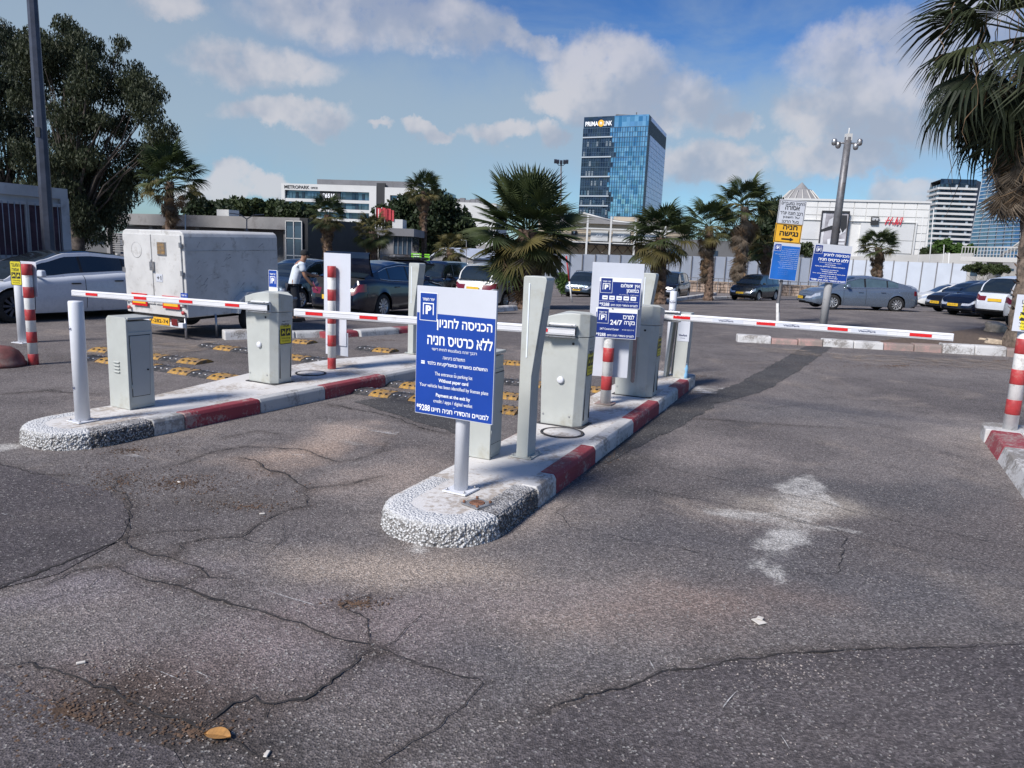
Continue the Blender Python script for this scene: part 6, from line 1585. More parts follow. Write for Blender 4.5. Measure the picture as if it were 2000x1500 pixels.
b = tb(1500, 66); tree('dark tree between the tallest palm and the white sign', b, 7, crown_px(b, [(1495, 440, 32, 45, 0), (1470, 470, 30, 30, 0)], 66), 51, .3, 'leaf_dark', n=9000, lsize=.4, clumps=60, clr=.9, hang=0, aspect=2)
b = tb(1862, 116); tree('bright green rounded tree at the foot of the striped tower', b, 5, crown_px(b, [(1838, 486, 20, 16, 0), (1870, 490, 25, 10, 0)], 116), 52, .25, 'leaf_green', n=5000, lsize=.5, clumps=40, clr=.8, hang=0, aspect=1.6)
b = tb(1815, 112); tree('small grey green bush left of the bright green tree', b, 3, crown_px(b, [(1812, 494, 14, 7, 0)], 112), 53, .15, 'leaf_dark', n=1500, lsize=.4, clumps=16, clr=.6, hang=0, aspect=2)
b = tb(1572, 92); tree('dark shrub showing above the white hoarding left of the lamp pole', b, 3, crown_px(b, [(1575, 488, 22, 8, 0)], 92), 54, .15, 'leaf_dark', n=2000, lsize=.35, clumps=20, clr=.6, hang=0, aspect=2)
b = tb(1930, 70); tree('dark hedge in front of the footbridge at the right', b, 2, crown_px(b, [(1925, 525, 40, 7, 0)], 70), 55, .1, 'leaf_dark', n=3000, lsize=.25, clumps=26, clr=.45, hang=0, aspect=2)
g = G(1098, 590); t = thing('shrub', 'small yellow green shrub left of the dark blue SUV', 'plant', at(1098, 560, 50), 0); t.location.z = gz(t.location.x, 50)
leaf_cloud('foliage', t, [(0, 0, .9), (.2, 0, .6), (0, .1, 1.3)], [.5, .5, .35], 900, .28, M['leaf_green'], 3, 0, 1., 3)
mb = MB(); mb.tube([(0, 0, 0), (0, 0, .9)], .03, 6); mb.build('stem', M['bark'], t)
# ------------------------------------------------------------------ buildings
def mats_b():
    M['b_white'] = mat('facade_white', (.56, .56, .545), .7, var=.05, scale=.2, dirt=(.5, .5, .48), dirt_amt=.2, dscale=.1)
    M['b_grey'] = mat('facade_grey', (.17, .17, .18), .8, var=.1, scale=.3, dirt=(.11, .11, .11), dirt_amt=.4, dscale=.4)
    M['b_band'] = mat('roof_band', (.24, .235, .235), .85, var=.12, scale=.5, dirt=(.14, .13, .13), dirt_amt=.5, dscale=.5)
    M['b_dark'] = mat('facade_dark', (.02, .021, .024), .6, var=.2, scale=.5)
    M['b_beige'] = mat('facade_beige', (.50, .42, .32), .85, var=.08, scale=.3, dirt=(.35, .3, .24), dirt_amt=.3, dscale=.3)
    M['b_mall'] = mat('mall_panel', (.66, .655, .63), .6, var=.06, scale=.3)
    M['b_mall2'] = mat('mall_panel_grey', (.56, .565, .56), .6, var=.06, scale=.3)
    M['hoard'] = mat('hoarding', (.48, .52, .58), .5, var=.06, scale=.6, dirt=(.45, .47, .5), dirt_amt=.2, dscale=.5)
    M['hoard_b'] = mat('hoarding_cream', (.54, .525, .49), .6, var=.06, scale=.4)
    M['cont'] = mat('container_white', (.42, .42, .43), .7, var=.12, scale=1.2, dirt=(.22, .20, .20), dirt_amt=.5, dscale=1.)
    M['curtain'] = mat('purple_curtain', (.065, .035, .05), .9, var=.35, scale=4)
    M['purple'] = M['curtain']
mats_b()
def glassy(name, c0, c1, rough=.08, metal=.75, sx=1., sz=1., wob=.12, dark=.0):
    """mirror glazing: each pane takes its own tone and tilts a little"""
    m, nt, b, co = newmat(name)
    mp = nt.map(co, (1/sx, 1/sx, 1/sz)); fl = nt.add('ShaderNodeVectorMath', operation='FLOOR'); nt.put(fl.inputs[0], mp)
    wn = nt.add('ShaderNodeTexWhiteNoise'); nt.put(wn.inputs[0], fl.outputs[0])
    nt.put(b.inputs['Base Color'], nt.mix(wn.outputs['Value'], c0, c1)); b.inputs['Metallic'].default_value = metal; b.inputs['Roughness'].default_value = rough
    nz = nt.add('ShaderNodeNewGeometry'); sb = nt.add('ShaderNodeVectorMath', operation='SUBTRACT'); nt.put(sb.inputs[0], wn.outputs['Color']); sb.inputs[1].default_value = (.5, .5, .5)
    sc = nt.add('ShaderNodeVectorMath', operation='SCALE'); nt.put(sc.inputs[0], sb.outputs[0]); sc.inputs['Scale'].default_value = wob
    ad = nt.add('ShaderNodeVectorMath', operation='ADD'); nt.put(ad.inputs[0], nz.outputs['Normal']); nt.put(ad.inputs[1], sc.outputs[0])
    nr = nt.add('ShaderNodeVectorMath', operation='NORMALIZE'); nt.put(nr.inputs[0], ad.outputs[0]); nt.put(b.inputs['Normal'], nr.outputs[0])
    return m
M['g_navy'] = glassy('glazing_navy', (.015, .03, .055), (.05, .08, .12), .12, .5, 1.8, 1.9)
M['g_blue'] = glassy('glazing_blue', (.09, .25, .38), (.32, .54, .66), .08, .85, 1.5, 1.9, .05)
M['g_lilac'] = glassy('glazing_lilac', (.36, .40, .60), (.50, .52, .70), .25, .25, 1.5, 1.9, .04)  # cloud reflection put into the base colour as lilac
M['g_office'] = glassy('glazing_office', (.02, .04, .06), (.10, .17, .22), .1, .5, 2., 2.5, .05)
M['g_tower'] = glassy('glazing_tower', (.18, .30, .45), (.34, .48, .62), .1, .8, 2.5, 3., .04)
M['g_shop'] = glassy('glazing_shop', (.03, .05, .08), (.08, .12, .17), .1, .4, 1., 1., .03)

def wallframe(A_, B_):
    """frame whose +x runs from A to B on the ground and -y faces the camera side"""
    d = Vector((B_[0]-A_[0], B_[1]-A_[1], 0)); return d.length, 90-math.degrees(math.atan2(d.y, d.x))-90
def bthing(name, label, cat, A_, B_, z): L_, az_ = wallframe(A_, B_); t = thing(name, label, cat, (A_[0], A_[1], z), az_); return t, L_
def hz(px, py, d): return at(px, py, d)

# --- glass tower with the hotel name
H = 58.; 
def corner(px, py, h): d = ray(px, py); t_ = (h-CAM_H)/d.z; return Vector((d.x*t_, d.y*t_, h))
cA, cB, cC = corner(1141, 229, H), corner(1268, 223, H), corner(1302, 262, H)
Z0 = -1.5
t = thing('glass_tower', 'tall blue glass hotel tower with white lettering at its top left', 'tower', (cA.x, cA.y, Z0), 0)
def face(root, A_, B_, z0, z1, nx, nz, mfun, frame_m, name='glazing', split=None, fr=.18, dep=.25, band_every=0, band_m=None):
    """curtain wall from A to B: one glazed sheet per storey zone, mullions and transoms proud of it"""
    d = Vector((B_.x-A_.x, B_.y-A_.y, 0)); L_ = d.length; u = d/L_; n = Vector((u.y, -u.x, 0))
    if n.dot(Vector((A_.x, A_.y, 0))) > 0: n = -n
    o0 = Vector((A_.x, A_.y, 0))-Vector((root.location.x, root.location.y, 0)); zz = root.location.z
    P = lambda x, z, off=0: o0+u*x+n*off+Vector((0, 0, z-zz))
    for (x0, x1, m_) in mfun:
        for k in range(nz):
            a = z0+(z1-z0)*k/nz; b = z0+(z1-z0)*(k+1)/nz
            mb = MB(); mb.add([P(x0*L_, a), P(x1*L_, a), P(x1*L_, b), P(x0*L_, b)], [(0, 1, 2, 3)]); mb.build('pane', M[m_], root)
    mb = MB()
    for k in range(nx+1):
        x = L_*k/nx; w_ = fr*.5; mb.add([P(x-w_/2, z0, 0), P(x-w_/2, z0, dep), P(x+w_/2, z0, dep), P(x+w_/2, z0, 0), P(x-w_/2, z1, 0), P(x-w_/2, z1, dep), P(x+w_/2, z1, dep), P(x+w_/2, z1, 0)], [(0, 1, 5, 4), (1, 2, 6, 5), (2, 3, 7, 6)])
    o = mb.build('mullion', M[frame_m], root); o['kind'] = 'stuff'
    mb = MB()
    for k in range(nz*2+1):
        z = z0+(z1-z0)*k/nz/2; h_ = fr*(.5 if k % 2 else 1.0); mb.add([P(0, z-h_/2, 0), P(0, z-h_/2, dep*.9), P(0, z+h_/2, dep*.9), P(0, z+h_/2, 0), P(L_, z-h_/2, 0), P(L_, z-h_/2, dep*.9), P(L_, z+h_/2, dep*.9), P(L_, z+h_/2, 0)], [(0, 1, 5, 4), (1, 2, 6, 5), (2, 3, 7, 6)])
    o = mb.build('transom', M[frame_m], root); o['kind'] = 'stuff'
    return P, L_
M['mull_b'] = mat('mullion_blue', (.05, .10, .16), .5, var=.1); M['mull_d'] = mat('mullion_dark', (.03, .035, .045), .5, var=.1); M['win_pale'] = mat('room_blind', (.16, .20, .23), .5, var=.2); M['mull_w'] = mat('ledge_pale', (.35, .40, .44), .6, var=.1)
# dark part: reflected building painted into the panes, its edge ragged by storey
Ns = 14; d_ = (cB-cA); d_.z = 0; L1 = d_.length; u1 = d_/L1; rs = random.Random(2)
P1, _ = face(t, cA, cB, Z0, H-4.5, 26, Ns, [], 'mull_b')
for k in range(Ns):
    a = Z0+(H-4.5-Z0)*k/Ns; b = Z0+(H-4.5-Z0)*(k+1)/Ns; x_s = .50+.0*k
    for half in (0, 1):
        a2 = a+(b-a)*half/2; b2 = a+(b-a)*(half+1)/2; xs_ = (round((.46+.04*math.sin(k*1.3))*26)+rs.choice([0, 0, 1]))/26
        for x0, x1, m_ in ((0, xs_, 'g_navy'), (xs_, 1, 'g_blue')):
            mb = MB(); mb.add([P1(x0*L1, a2), P1(x1*L1, a2), P1(x1*L1, b2), P1(x0*L1, b2)], [(0, 1, 2, 3)]); mb.build('pane', M[m_], t)
mb = MB()
for k in range(1, Ns, 1):
    if k in (2, 4, 6, 7, 9, 11, 13):
        z = Z0+(H-4.5-Z0)*k/Ns; mb.add([P1(0, z, 0), P1(0, z, .6), P1(0, z+.5, .6), P1(L1*.47, z, 0), P1(L1*.47, z, .6), P1(L1*.47, z+.5, .6)], [(0, 1, 4, 3), (1, 2, 5, 4)])
o = mb.build('ledge', M['mull_w'], t); o['kind'] = 'stuff'
rs = random.Random(5)
for k in range(1, Ns-1):                                  # lit and curtained rooms in the dark part
    for c in range(9):
        if rs.random() < (.75 if k < 6 else .35):
            z = Z0+(H-4.5-Z0)*(k+.15)/Ns; x = L1*(.02+.05*c); mb = MB(); mb.add([P1(x, z, .12), P1(x+L1*.028, z, .12), P1(x+L1*.028, z+1.9, .12), P1(x, z+1.9, .12)], [(0, 1, 2, 3)]); mb.build('window', M['g_office'] if rs.random() < .4 else M['win_pale'], t)
mb = MB(); mb.add([P1(0, H-4.5), P1(L1*.48, H-4.5), P1(L1*.48, H), P1(0, H)], [(0, 1, 2, 3)]); mb.build('name_panel', M['g_navy'], t)
mb = MB(); mb.add([P1(L1*.48, H-4.5), P1(L1, H-4.5), P1(L1, H), P1(L1*.48, H)], [(0, 1, 2, 3)]); mb.build('pane', M['g_blue'], t)
def text_on(P, L_, s, x0, x1, z0, z1, off, m, nm='lettering', bold=.03):
    mb = MB(); text_into(mb, s, x0, x1, z0, z1, 0, 0, bold); mb.v = [tuple(P(v[0], v[2], off)) for v in mb.v]; return mb.build(nm, m, t)
text_on(P1, L1, 'PRIMA', L1*.03, L1*.235, H-3.7, H-1.9, .3, M['print']); text_on(P1, L1, 'LINK', L1*.32, L1*.45, H-3.7, H-1.9, .3, M['print'])
mb = MB(); ring = []
for k in range(20): a = 2*math.pi*k/20; ring.append(P1(L1*.278+1.35*math.cos(a), H-2.7+1.35*math.sin(a), .3))
mb.add(ring, [tuple(range(20))]); mb.build('round_emblem', M['amber'], t); text_on(P1, L1, 'n', L1*.262, L1*.294, H-3.2, H-2.2, .4, M['print'], 'emblem_letter')
d2 = cC-cB; d2.z = 0; L2 = d2.length
P2, _ = face(t, cB, cC, Z0, H-7., 12, Ns-1, [(0, 1, 'g_lilac')], 'mull_b', dep=.02)
mb = MB(); mb.add([P2(0, H-7.), P2(L2, H-7.), P2(L2, H-1.6), P2(0, H-1.6)], [(0, 1, 2, 3)]); mb.add([P2(L2*.05, H-7, .05), P2(L2*.97, H-7, .05), P2(L2*.97, H-2.0, .05), P2(L2*.05, H-2.0, .05)], [(0, 1, 2, 3)]); mb.build('roof_terrace', M['b_dark'], t)
mb = MB(); mb.add([P2(0, H-1.6), P2(L2, H-1.6), P2(L2, H), P2(0, H)], [(0, 1, 2, 3)]); mb.build('parapet', M['g_lilac'], t)
mb = MB(); base = [P1(0, Z0, -.05), P1(L1, Z0, -.05), P2(L2, Z0, -.05), P2(L2, Z0, -.05)-(P1(L1, Z0)-P1(0, Z0))]; mb.add([p for p in base]+[p+Vector((0, 0, H-Z0-.1)) for p in base], [(2, 3, 7, 6), (3, 0, 4, 7), (4, 5, 6, 7), (0, 1, 5, 4), (1, 2, 6, 5)]); mb.build('core', M['mull_d'], t)
mb = MB(); mb.box(P1(L1*.62, H+.6, -5)[:], (10, 3, .5)); mb.box(P1(L1*.5, H+.3, -5)[:], (.4, .4, 1.)); mb.box(P1(L1*.75, H+.9, -5)[:], (.4, .4, 2.)); mb.build('roof_plant', M['b_grey'], t)

# --- white office block with band windows
D_ = 230; oA, oB = at(551, 430, D_), at(800, 430, D_-6)
zt = at(551, 360, D_).z; t, L_ = bthing('office_block', 'white office block with dark window bands and big phone number', 'office building', oA, oB, -1.5)
hgt = zt+1.5; fl = 2.75
mb = MB(); mb.prism([(0, .6), (L_*1.215, .6), (L_*1.215, 22), (0, 22)], 0, hgt); mb.build('core', M['g_office'], t)
def bx(nm, x0, x1, y0, y1, z0, z1, m, root=None): mb = MB(); mb.box(((x0+x1)/2, (y0+y1)/2, (z0+z1)/2), (x1-x0, y1-y0, z1-z0)); return mb.build(nm, M[m] if isinstance(m, str) else m, root or t)
bx('frame', 0, L_*.745, -.3, .6, hgt-1.6, hgt+.3, 'b_white'); bx('frame', 0, 1.1, -.3, .6, 0, hgt-1.6, 'b_white'); bx('frame', L_*.745-2.2, L_*.745, -.3, .6, 0, hgt-1.6, 'b_white')
bx('stair_tower', L_*.745, L_*.81, -.1, .6, 0, hgt+1.2, 'b_dark')
bx('frame', L_*.81, L_*1.22, -.3, .6, hgt-2.2, hgt, 'b_white'); bx('frame', L_*.81, L_*.81+1.6, -.3, .6, 0, hgt-2.2, 'b_white')
z = hgt-1.6
for k in range(6):
    z -= fl; 
    if z < 0: break
    bx('band', 1.1, L_*.745-2.2, -.15, .6, z-.55, z+.35, 'b_white'); bx('band', L_*.81+1.6, L_*1.22, -.15, .6, z-.75, z+.15, 'b_white')
rs = random.Random(3)
for k in range(6):
    for c in range(26):
        x = 1.3+c*(L_*.745-4)/26
        if rs.random() < .55: bx('window', x, x+(L_*.745-4)/26*.8, .45, .595, hgt-1.6-fl*(k+1)+.38, hgt-1.65-fl*k-.45, 'g_navy' if rs.random() < .5 else 'g_office')
bx('penthouse', L_*.27, L_*1.05, 1, 8, hgt, hgt+1.9, 'b_grey'); bx('rear_wing', L_*1.22, L_*1.62, 6, 26, 0, hgt-3.2, 'b_white')
mb = MB()
for k in range(7): mb.box((L_*(1.26+.04*k), 10, hgt-3.2+.5), (1.5, 1.5, 1.+(k % 3)*.5))
mb.build('roof_plant', M['b_grey'], t)
def tx(s, x0, x1, z0, z1, y, m, nm='lettering', bold=.02, root=None): mb = MB(); text_into(mb, s, x0, x1, z0, z1, y, 0, bold); return mb.build(nm, m, root or t)
tx('METROPARK', L_*.025, L_*.225, hgt-1.2, hgt-.2, -.36, M['print_black'], bold=.03); tx('OFFICES', L_*.235, L_*.29, hgt-1.1, hgt-.5, -.36, M['print_black'])
tx('*6510', L_*.325, L_*.425, hgt-1.6-fl*.72, hgt-1.6-fl*.22, -.05, M['print'], bold=.04)
bx('phone_number_band', L_*.3, L_*.46, .2, .44, hgt-1.6-fl+.4, hgt-1.7, 'b_dark')
tx(HEB('משרדים'), L_*.90, L_*.96, hgt-2.2-fl*.42, hgt-2.3-fl*.12, -.05, M['print']); tx(HEB('להשכרה'), L_*.90, L_*.96, hgt-2.2-fl*.75, hgt-2.2-fl*.48, -.05, M['print']); tx('*3467', L_*.90, L_*.965, hgt-2.2-fl*1.6, hgt-2.2-fl*1.2, -.05, M['print'], bold=.03)

# --- long low building with roof band, louvres and open bays
D_ = 52; a_, b_ = at(215, 480, D_+4), at(604, 480, D_-3); t, L_ = bthing('long_low_building', 'long low grey building with concrete roof band behind the trailer', 'building', a_, b_, -1.1)
zt = 1.1+at(400, 421, D_).z; bx('roof_band', -.2, L_*.985, -.6, 6, zt-.78, zt, 'b_band'); bx('back_wall', 0, L_, 3, 3.3, 0, zt-.8, 'b_dark'); bx('side_wall', L_*.985, L_*1.02, -.6, 6, 0, zt, 'b_dark')
for k, u in enumerate([.0, .24, .48, .72, .90]): bx('column', L_*u, L_*u+.35, -.3, .1, 0, zt-.8, 'b_band')
for (u0, u1, nm) in [(.02, .22, 12), (.50, .71, 10)]:
    for k in range(nm): bx('louvre_slat', L_*u0, L_*u1, -.12, -.02, zt-1.0-.16*k, zt-.93-.16*k, 'b_band')
bx('glass_front', L_*.93, L_*1.0, -.75, -.62, 1.0, zt-.2, 'g_shop')
for k in range(4): bx('glazing_bar', L_*.93, L_*1.0, -.80, -.75, 1.0+k*(zt-1.25)/3, 1.06+k*(zt-1.25)/3, 'b_white')
for k in range(3): bx('glazing_bar', L_*(.93+.035*k), L_*(.93+.035*k)+.06, -.80, -.75, 1.0, zt-.2, 'b_white')
bx('white_ledge', L_*.91, L_*1.06, -1.6, -.6, .75, 1.0, 'b_white'); bx('dark_bays', 0, L_*.99, 1.5, 1.6, 0, zt-.8, 'b_grey'); bx('roof_box', L_*.52, L_*.58, 1, 2, zt, zt+.5, 'b_white')
# --- small grey pavilion with glass corner
D_ = 56; a_, b_ = at(742, 480, D_), at(806, 480, D_); t, L_ = bthing('pavilion', 'small grey pavilion with a glazed corner and grey roof slab', 'building', a_, b_, -1.1)
zt = 1.1+at(780, 449, D_).z; bx('wall', 0, L_*.7, 0, 5, 0, zt-.4, 'b_band'); bx('roof_slab', -.2, L_*1.06, -.5, 6, zt-.45, zt+.1, 'b_grey'); bx('glass_corner', L_*.42, L_*.98, -.10, 4, 0, zt-.45, 'g_shop')
for k in range(5): bx('glazing_bar', L_*(.42+.14*k)-.03, L_*(.42+.14*k)+.03, -.16, -.10, 0, zt-.45, 'b_grey')
bx('roof_unit', L_*.3, L_*.62, 1, 3, zt+.1, zt+.8, 'b_white')
for k, px in enumerate([733, 739, 745, 751]):
    p = at(px, 470, 57); p.z = gz(p.x, p.y); q = thing('flag', 'small red flag, number %d from the left in the row above the low palm' % (k+1), 'flag', p, 0, 'red flags above the low palms')
    q['label'] = ['leftmost red flag above the low palm', 'second red flag from the left above the low palm', 'third red flag from the left above the low palm', 'rightmost red flag above the low palm'][k]
    zt2 = at(px, 405+3*(k % 2), 57).z-p.z; mb = MB(); mb.tube([(0, 0, 0), (0, 0, zt2)], .03, 6); mb.build('pole', M['b_white'], q)
    vs = []; n = 5
    for i in range(n+1): vs += [(.7*i/n, .08*math.sin(i*1.7+k), zt2-.1*i/n), (.7*i/n, .08*math.sin(i*1.7+k), zt2-.75-.15*i/n)]
    mb = MB(); mb.add(vs, [(2*i, 2*i+2, 2*i+3, 2*i+1) for i in range(n)]); mb.build('cloth', mat('flag_red', (.42, .05, .06), .8), q)
# --- sheds and green sign
D_ = 54; a_, b_ = at(843, 500, D_), at(925, 500, D_-2); t, L_ = bthing('shed', 'pale corrugated metal shed with grey doors left of the nearest palm', 'shed', a_, b_, -1.1)
zt = 1.1+at(880, 497, D_).z; mb = MB(); mb.prism_y([(0, 0), (L_, 0), (L_, zt-.3), (L_*.3, zt+.35), (0, zt-.3)], 0, 5); mb.build('body', M['b_band'], t)
mb = MB(); mb.prism_y([(-.15, zt-.35), (L_*.3, zt+.40), (L_+.15, zt-.25), (L_+.15, zt-.15), (L_*.3, zt+.50), (-.15, zt-.25)], -.2, 5.2); mb.build('roof', M['hoard'], t)
for k in range(14): bx('wall_panel', L_*k/14+.03, L_*(k+1)/14-.03, -.06, 0, .1, zt-.6, 'hoard' if k > 6 else 'b_grey')
bx('door', L_*.1, L_*.22, -.1, -.06, 0, 1.9, 'b_grey')
M['sign_green'] = mat('sign_green', (.22, .62, .04), .5, var=.1)
D_ = 52; a_, b_ = at(803, 500, D_), at(839, 500, D_); t, L_ = bthing('green_sign', 'bright lime green sign board beside the slim palm trunk', 'sign', a_, b_, -1.1)
z0 = 1.1+at(820, 512, D_).z; z1 = 1.1+at(820, 495, D_).z; bx('board', 0, L_*.55, 0, .1, z1-.3, z1, 'sign_green'); bx('board', L_*.72, L_, 0, .1, z0-.1, z1-.02, 'sign_green'); bx('post', L_*.8, L_*.84, .1, .2, 0, z0, 'b_band'); bx('post', L_*.2, L_*.24, .1, .2, 0, z1-.3, 'b_band')
tx(HEB('כניסה'), .15, L_*.45, z1-.25, z1-.06, -.01, M['print'])
# --- beige warehouse with white roof truss
D_ = 128; a_, b_ = at(1050, 470, D_+3), at(1345, 470, D_); t, L_ = bthing('beige_shop_hall', 'beige shop hall with white masts behind the hoarding, below the glass tower', 'building', a_, b_, -1.1)
def zr(py): return 1.1+at(1180, py, D_).z
bx('wall', 0, L_, 0, 18, 0, zr(437), 'b_beige')
mb = MB(); mb.prism_y([(0, zr(437)), (L_, zr(437)), (L_, zr(430)), (L_*.56, zr(430)), (L_*.30, zr(419)), (0, zr(424))], -1., 18); mb.build('roof', M['b_band'], t)
bx('upper_wall', L_*.50, L_*.82, 2, 16, zr(437), zr(420), 'b_beige'); bx('fascia', 0, L_, -1.3, -.9, zr(448), zr(445.5), 'b_white'); bx('canopy', 0, L_, -4, -.2, zr(479), zr(475), 'b_dark'); bx('canopy_edge', 0, L_, -4.2, -4, zr(476), zr(474), 'b_white')
for k in range(9): bx('wall_joint', 0, L_, -.06, .0, zr(450+3.2*k), zr(449.6+3.2*k), 'b_band')
for k, (u0, u1) in enumerate([(.355, .47), (.50, .615), (.66, .80)]):
    bx('shop_window', L_*u0, L_*u1, -.25, -.02, zr(471), zr(450), 'b_mall2'); bx('window_frame', L_*u0-.2, L_*u1+.2, -.30, -.25, zr(450), zr(449), 'b_white')
    tx('ZIP', L_*(u0+.03), L_*(u1-.03), zr(462), zr(456), -.36, M['print'], bold=.04) if k != 2 else tx('FOX', L_*(u0+.03), L_*(u1-.03), zr(462), zr(456), -.36, M['print'], bold=.04)
bx('dark_sign', L_*.225, L_*.262, -.3, -.1, zr(461), zr(452), 'b_dark'); tx('g', L_*.235, L_*.252, zr(459), zr(454), -.35, M['print'])
for u in (.335, .485, .64, .83): bx('mast', L_*u-.15, L_*u+.15, -4.6, -4.3, 0, zr(424), 'b_white')
for (u0, u1, p0, p1) in [(.30, .485, 419, 432), (.335, .2, 424, 428), (.485, .64, 432, 436)]: mb = MB(); mb.tube([(L_*u0, -4.4, zr(p0)), (L_*u1, -4.4, zr(p1))], .15, 6); mb.build('tie_beam', M['b_white'], t)
for k in range(9): x = L_*(.22+.07*k); mb = MB(); mb.tube([(x, -3, zr(495)), (x+1.2, -3, zr(479))], .08, 5); mb.tube([(x, -3, zr(495)), (x-1.2, -3, zr(479))], .08, 5); mb.build('strut', M['trunk_p'], t)
# --- mall with battered panel walls
D_ = 118; a_, b_ = at(1520, 470, D_+3), at(1812, 470, D_-2); t, L_ = bthing('shopping_mall', 'large pale panelled shopping mall with billboard and red lettering', 'building', a_, b_, -1.1)
zr = lambda py: 1.1+at(1666, py, D_).z+ (0)
ztop = 1.1+at(1700, 392, D_).z
mb = MB(); mb.prism_y([(0, 0), (L_*1.02, 0), (L_*.985, ztop), (0, ztop)], 0, 22); mb.build('wall', M['b_mall'], t)
rows_ = 11
for k in range(rows_):
    z0 = ztop*k/rows_; z1 = ztop*(k+1)/rows_; n = 12
    for c in range(n):
        x0 = L_*.985*c/n; x1 = L_*.985*(c+1)/n
        if .13 < (c+.5)/n < .90 and k < 8: continue
        bx('wall_panel', x0+.05, x1-.05, -.12, 0, z0+.05, z1-.05, 'b_mall')
for (u0, u1, v0, v1) in [(.14, .285, .08, .36), (.14, .285, .37, .52), (.14, .285, .53, .74), (.55, .90, .55, .74), (.55, .90, .40, .545), (.55, .72, .08, .39), (.725, .90, .08, .39)]:
    bx('inset_panel', L_*u0, L_*u1, -.22, -.0, ztop*v0, ztop*v1, 'b_mall2')
bx('inset_frame', L_*.125, L_*.135, -.35, 0, 0, ztop*.755, 'b_white'); bx('inset_frame', L_*.905, L_*.915, -.35, 0, 0, ztop*.755, 'b_white'); bx('inset_frame', L_*.125, L_*.915, -.35, 0, ztop*.755, ztop*.762, 'b_white')
M['ad_grey'] = mat('billboard_grey', (.30, .29, .31), .6, var=.5, scale=.35); M['ad_light'] = mat('billboard_light', (.60, .60, .62), .6, var=.2, scale=.5); M['ad_red'] = mat('letter_red', (.55, .02, .04), .5)
def zpx(py, px=1640): return 1.1+at(px, py, D_).z
u0, u1 = .275, .462
bb0, bb1 = ztop*.04, zpx(413)
bx('billboard', L_*u0, L_*u1, -.7, -.25, bb0, bb1, 'ad_grey'); 
for (x0, x1, z0, z1) in [(u0, u1, bb1-.2, bb1+.1), (u0, u0+.007, bb0, bb1), (u1-.007, u1, bb0, bb1), (u0, u1, bb0-.2, bb0+.1)]: bx('billboard_frame', L_*x0, L_*x1, -.85, -.7, z0, z1, 'b_dark')
mb = MB(); ww = L_*(u1-u0); X = L_*u0; Hh = bb1-bb0
for (poly, mi) in [([(.30, .88), (.62, .97), (.90, .92), (.92, .72), (.70, .66), (.45, .74), (.25, .80)], 0), ([(.72, .95), (.92, .95), (.95, .78), (.82, .70), (.70, .78)], 1), ([(.05, .74), (.40, .80), (.75, .73), (.74, .69), (.40, .74), (.05, .70)], 1), ([(.30, .60), (.60, .64), (.66, .55), (.60, .46), (.35, .46)], 0), ([(.04, .98), (.16, .98), (.13, .05), (.04, .05)], 0)]:
    mb.add([(X+ww*x, -.72-.01*mi, bb0+Hh*z) for x, z in poly], [tuple(range(len(poly)))], mi)
mb.build('billboard_picture', [M['ad_light'], M['b_dark'], M['ad_grey']], t)
for k in range(5): bx('billboard_text_block', X+ww*.68, X+ww*.93, -.76, -.72, bb0+Hh*(.38+.05*k), bb0+Hh*(.41+.05*k), 'ad_light')
tx('SALE', X+ww*.20, X+ww*.60, bb0+Hh*.34, bb0+Hh*.42, -.77, M['ad_red'], bold=.03); tx('300', X+ww*.36, X+ww*.76, bb0+Hh*.21, bb0+Hh*.30, -.77, M['ad_red'], bold=.03)
tx('CASTRO', X+ww*.03, X+ww*.15, bb0+Hh*.3, bb0+Hh*.34, -.77, M['print_black']) if False else None
z0, z1 = zpx(439, 1718), zpx(424, 1718)
bx('sign_box', L_*.610, L_*.660, -.6, -.25, z0, z1, 'b_dark'); tx(HEB('אופנה'), L_*.615, L_*.655, z0+(z1-z0)*.5, z0+(z1-z0)*.85, -.66, M['print'], bold=.03); tx('GOLF', L_*.65, L_*.68, z0+(z1-z0)*.15, z0+(z1-z0)*.38, -.66, M['print'], bold=.02) if False else None
# slanted brushed initials with a small ampersand between them
X0m = L_*.703; Wm = L_*.112; Hm = z1-z0; mb = MB()
def stroke(x0, y0, x1, y1, w_): mb.add([(X0m+Wm*(x0-w_), -.4, z0+Hm*y0), (X0m+Wm*(x0+w_), -.4, z0+Hm*y0), (X0m+Wm*(x1+w_), -.4, z0+Hm*y1), (X0m+Wm*(x1-w_), -.4, z0+Hm*y1)], [(0, 1, 2, 3)])
for i_, q in enumerate([(0.03, 0, .20, 1, .035), (.25, 0, .42, 1, .035), (.56, 0, .70, 1, .035), (.70, .0, .68, 1, .03), (.72, 0, .92, 1, .03), (.88, 0, 1.0, 1, .035)]): stroke(*q); mb.v[-4:] = [(v[0], -.4-.02*i_, v[2]) for v in mb.v[-4:]]
mb.add([(X0m+Wm*x, -.60, z0+Hm*y_) for x, y_ in ((.0, .42), (.40, .55), (.40, .66), (.0, .52))], [(0, 1, 2, 3)])
mb.build('logo_letter', M['ad_red'], t); tx('&', X0m+Wm*.42, X0m+Wm*.52, z0+Hm*.02, z0+Hm*.42, -.42, M['ad_red'], bold=.02)
c0 = at(1563, 391, D_+14); 
q = c0-t.location; q.rotate(Matrix.Rotation(-t.rotation_euler.z, 3, 'Z')); mb = MB(); r0_ = 44*(D_+14)/F_PX; hh_ = 42*(D_+14)/F_PX
mb.lathe([(r0_, -.5), (r0_*.98, 0), (r0_*.45, hh_*.62), (r0_*.42, hh_*.68), (r0_*.28, hh_*.72), (.1, hh_), (0, hh_*1.02)], 16, 0, (q.x, q.y, ztop-.1), sm=False); mb.build('cone_roof', M['b_band'], t)
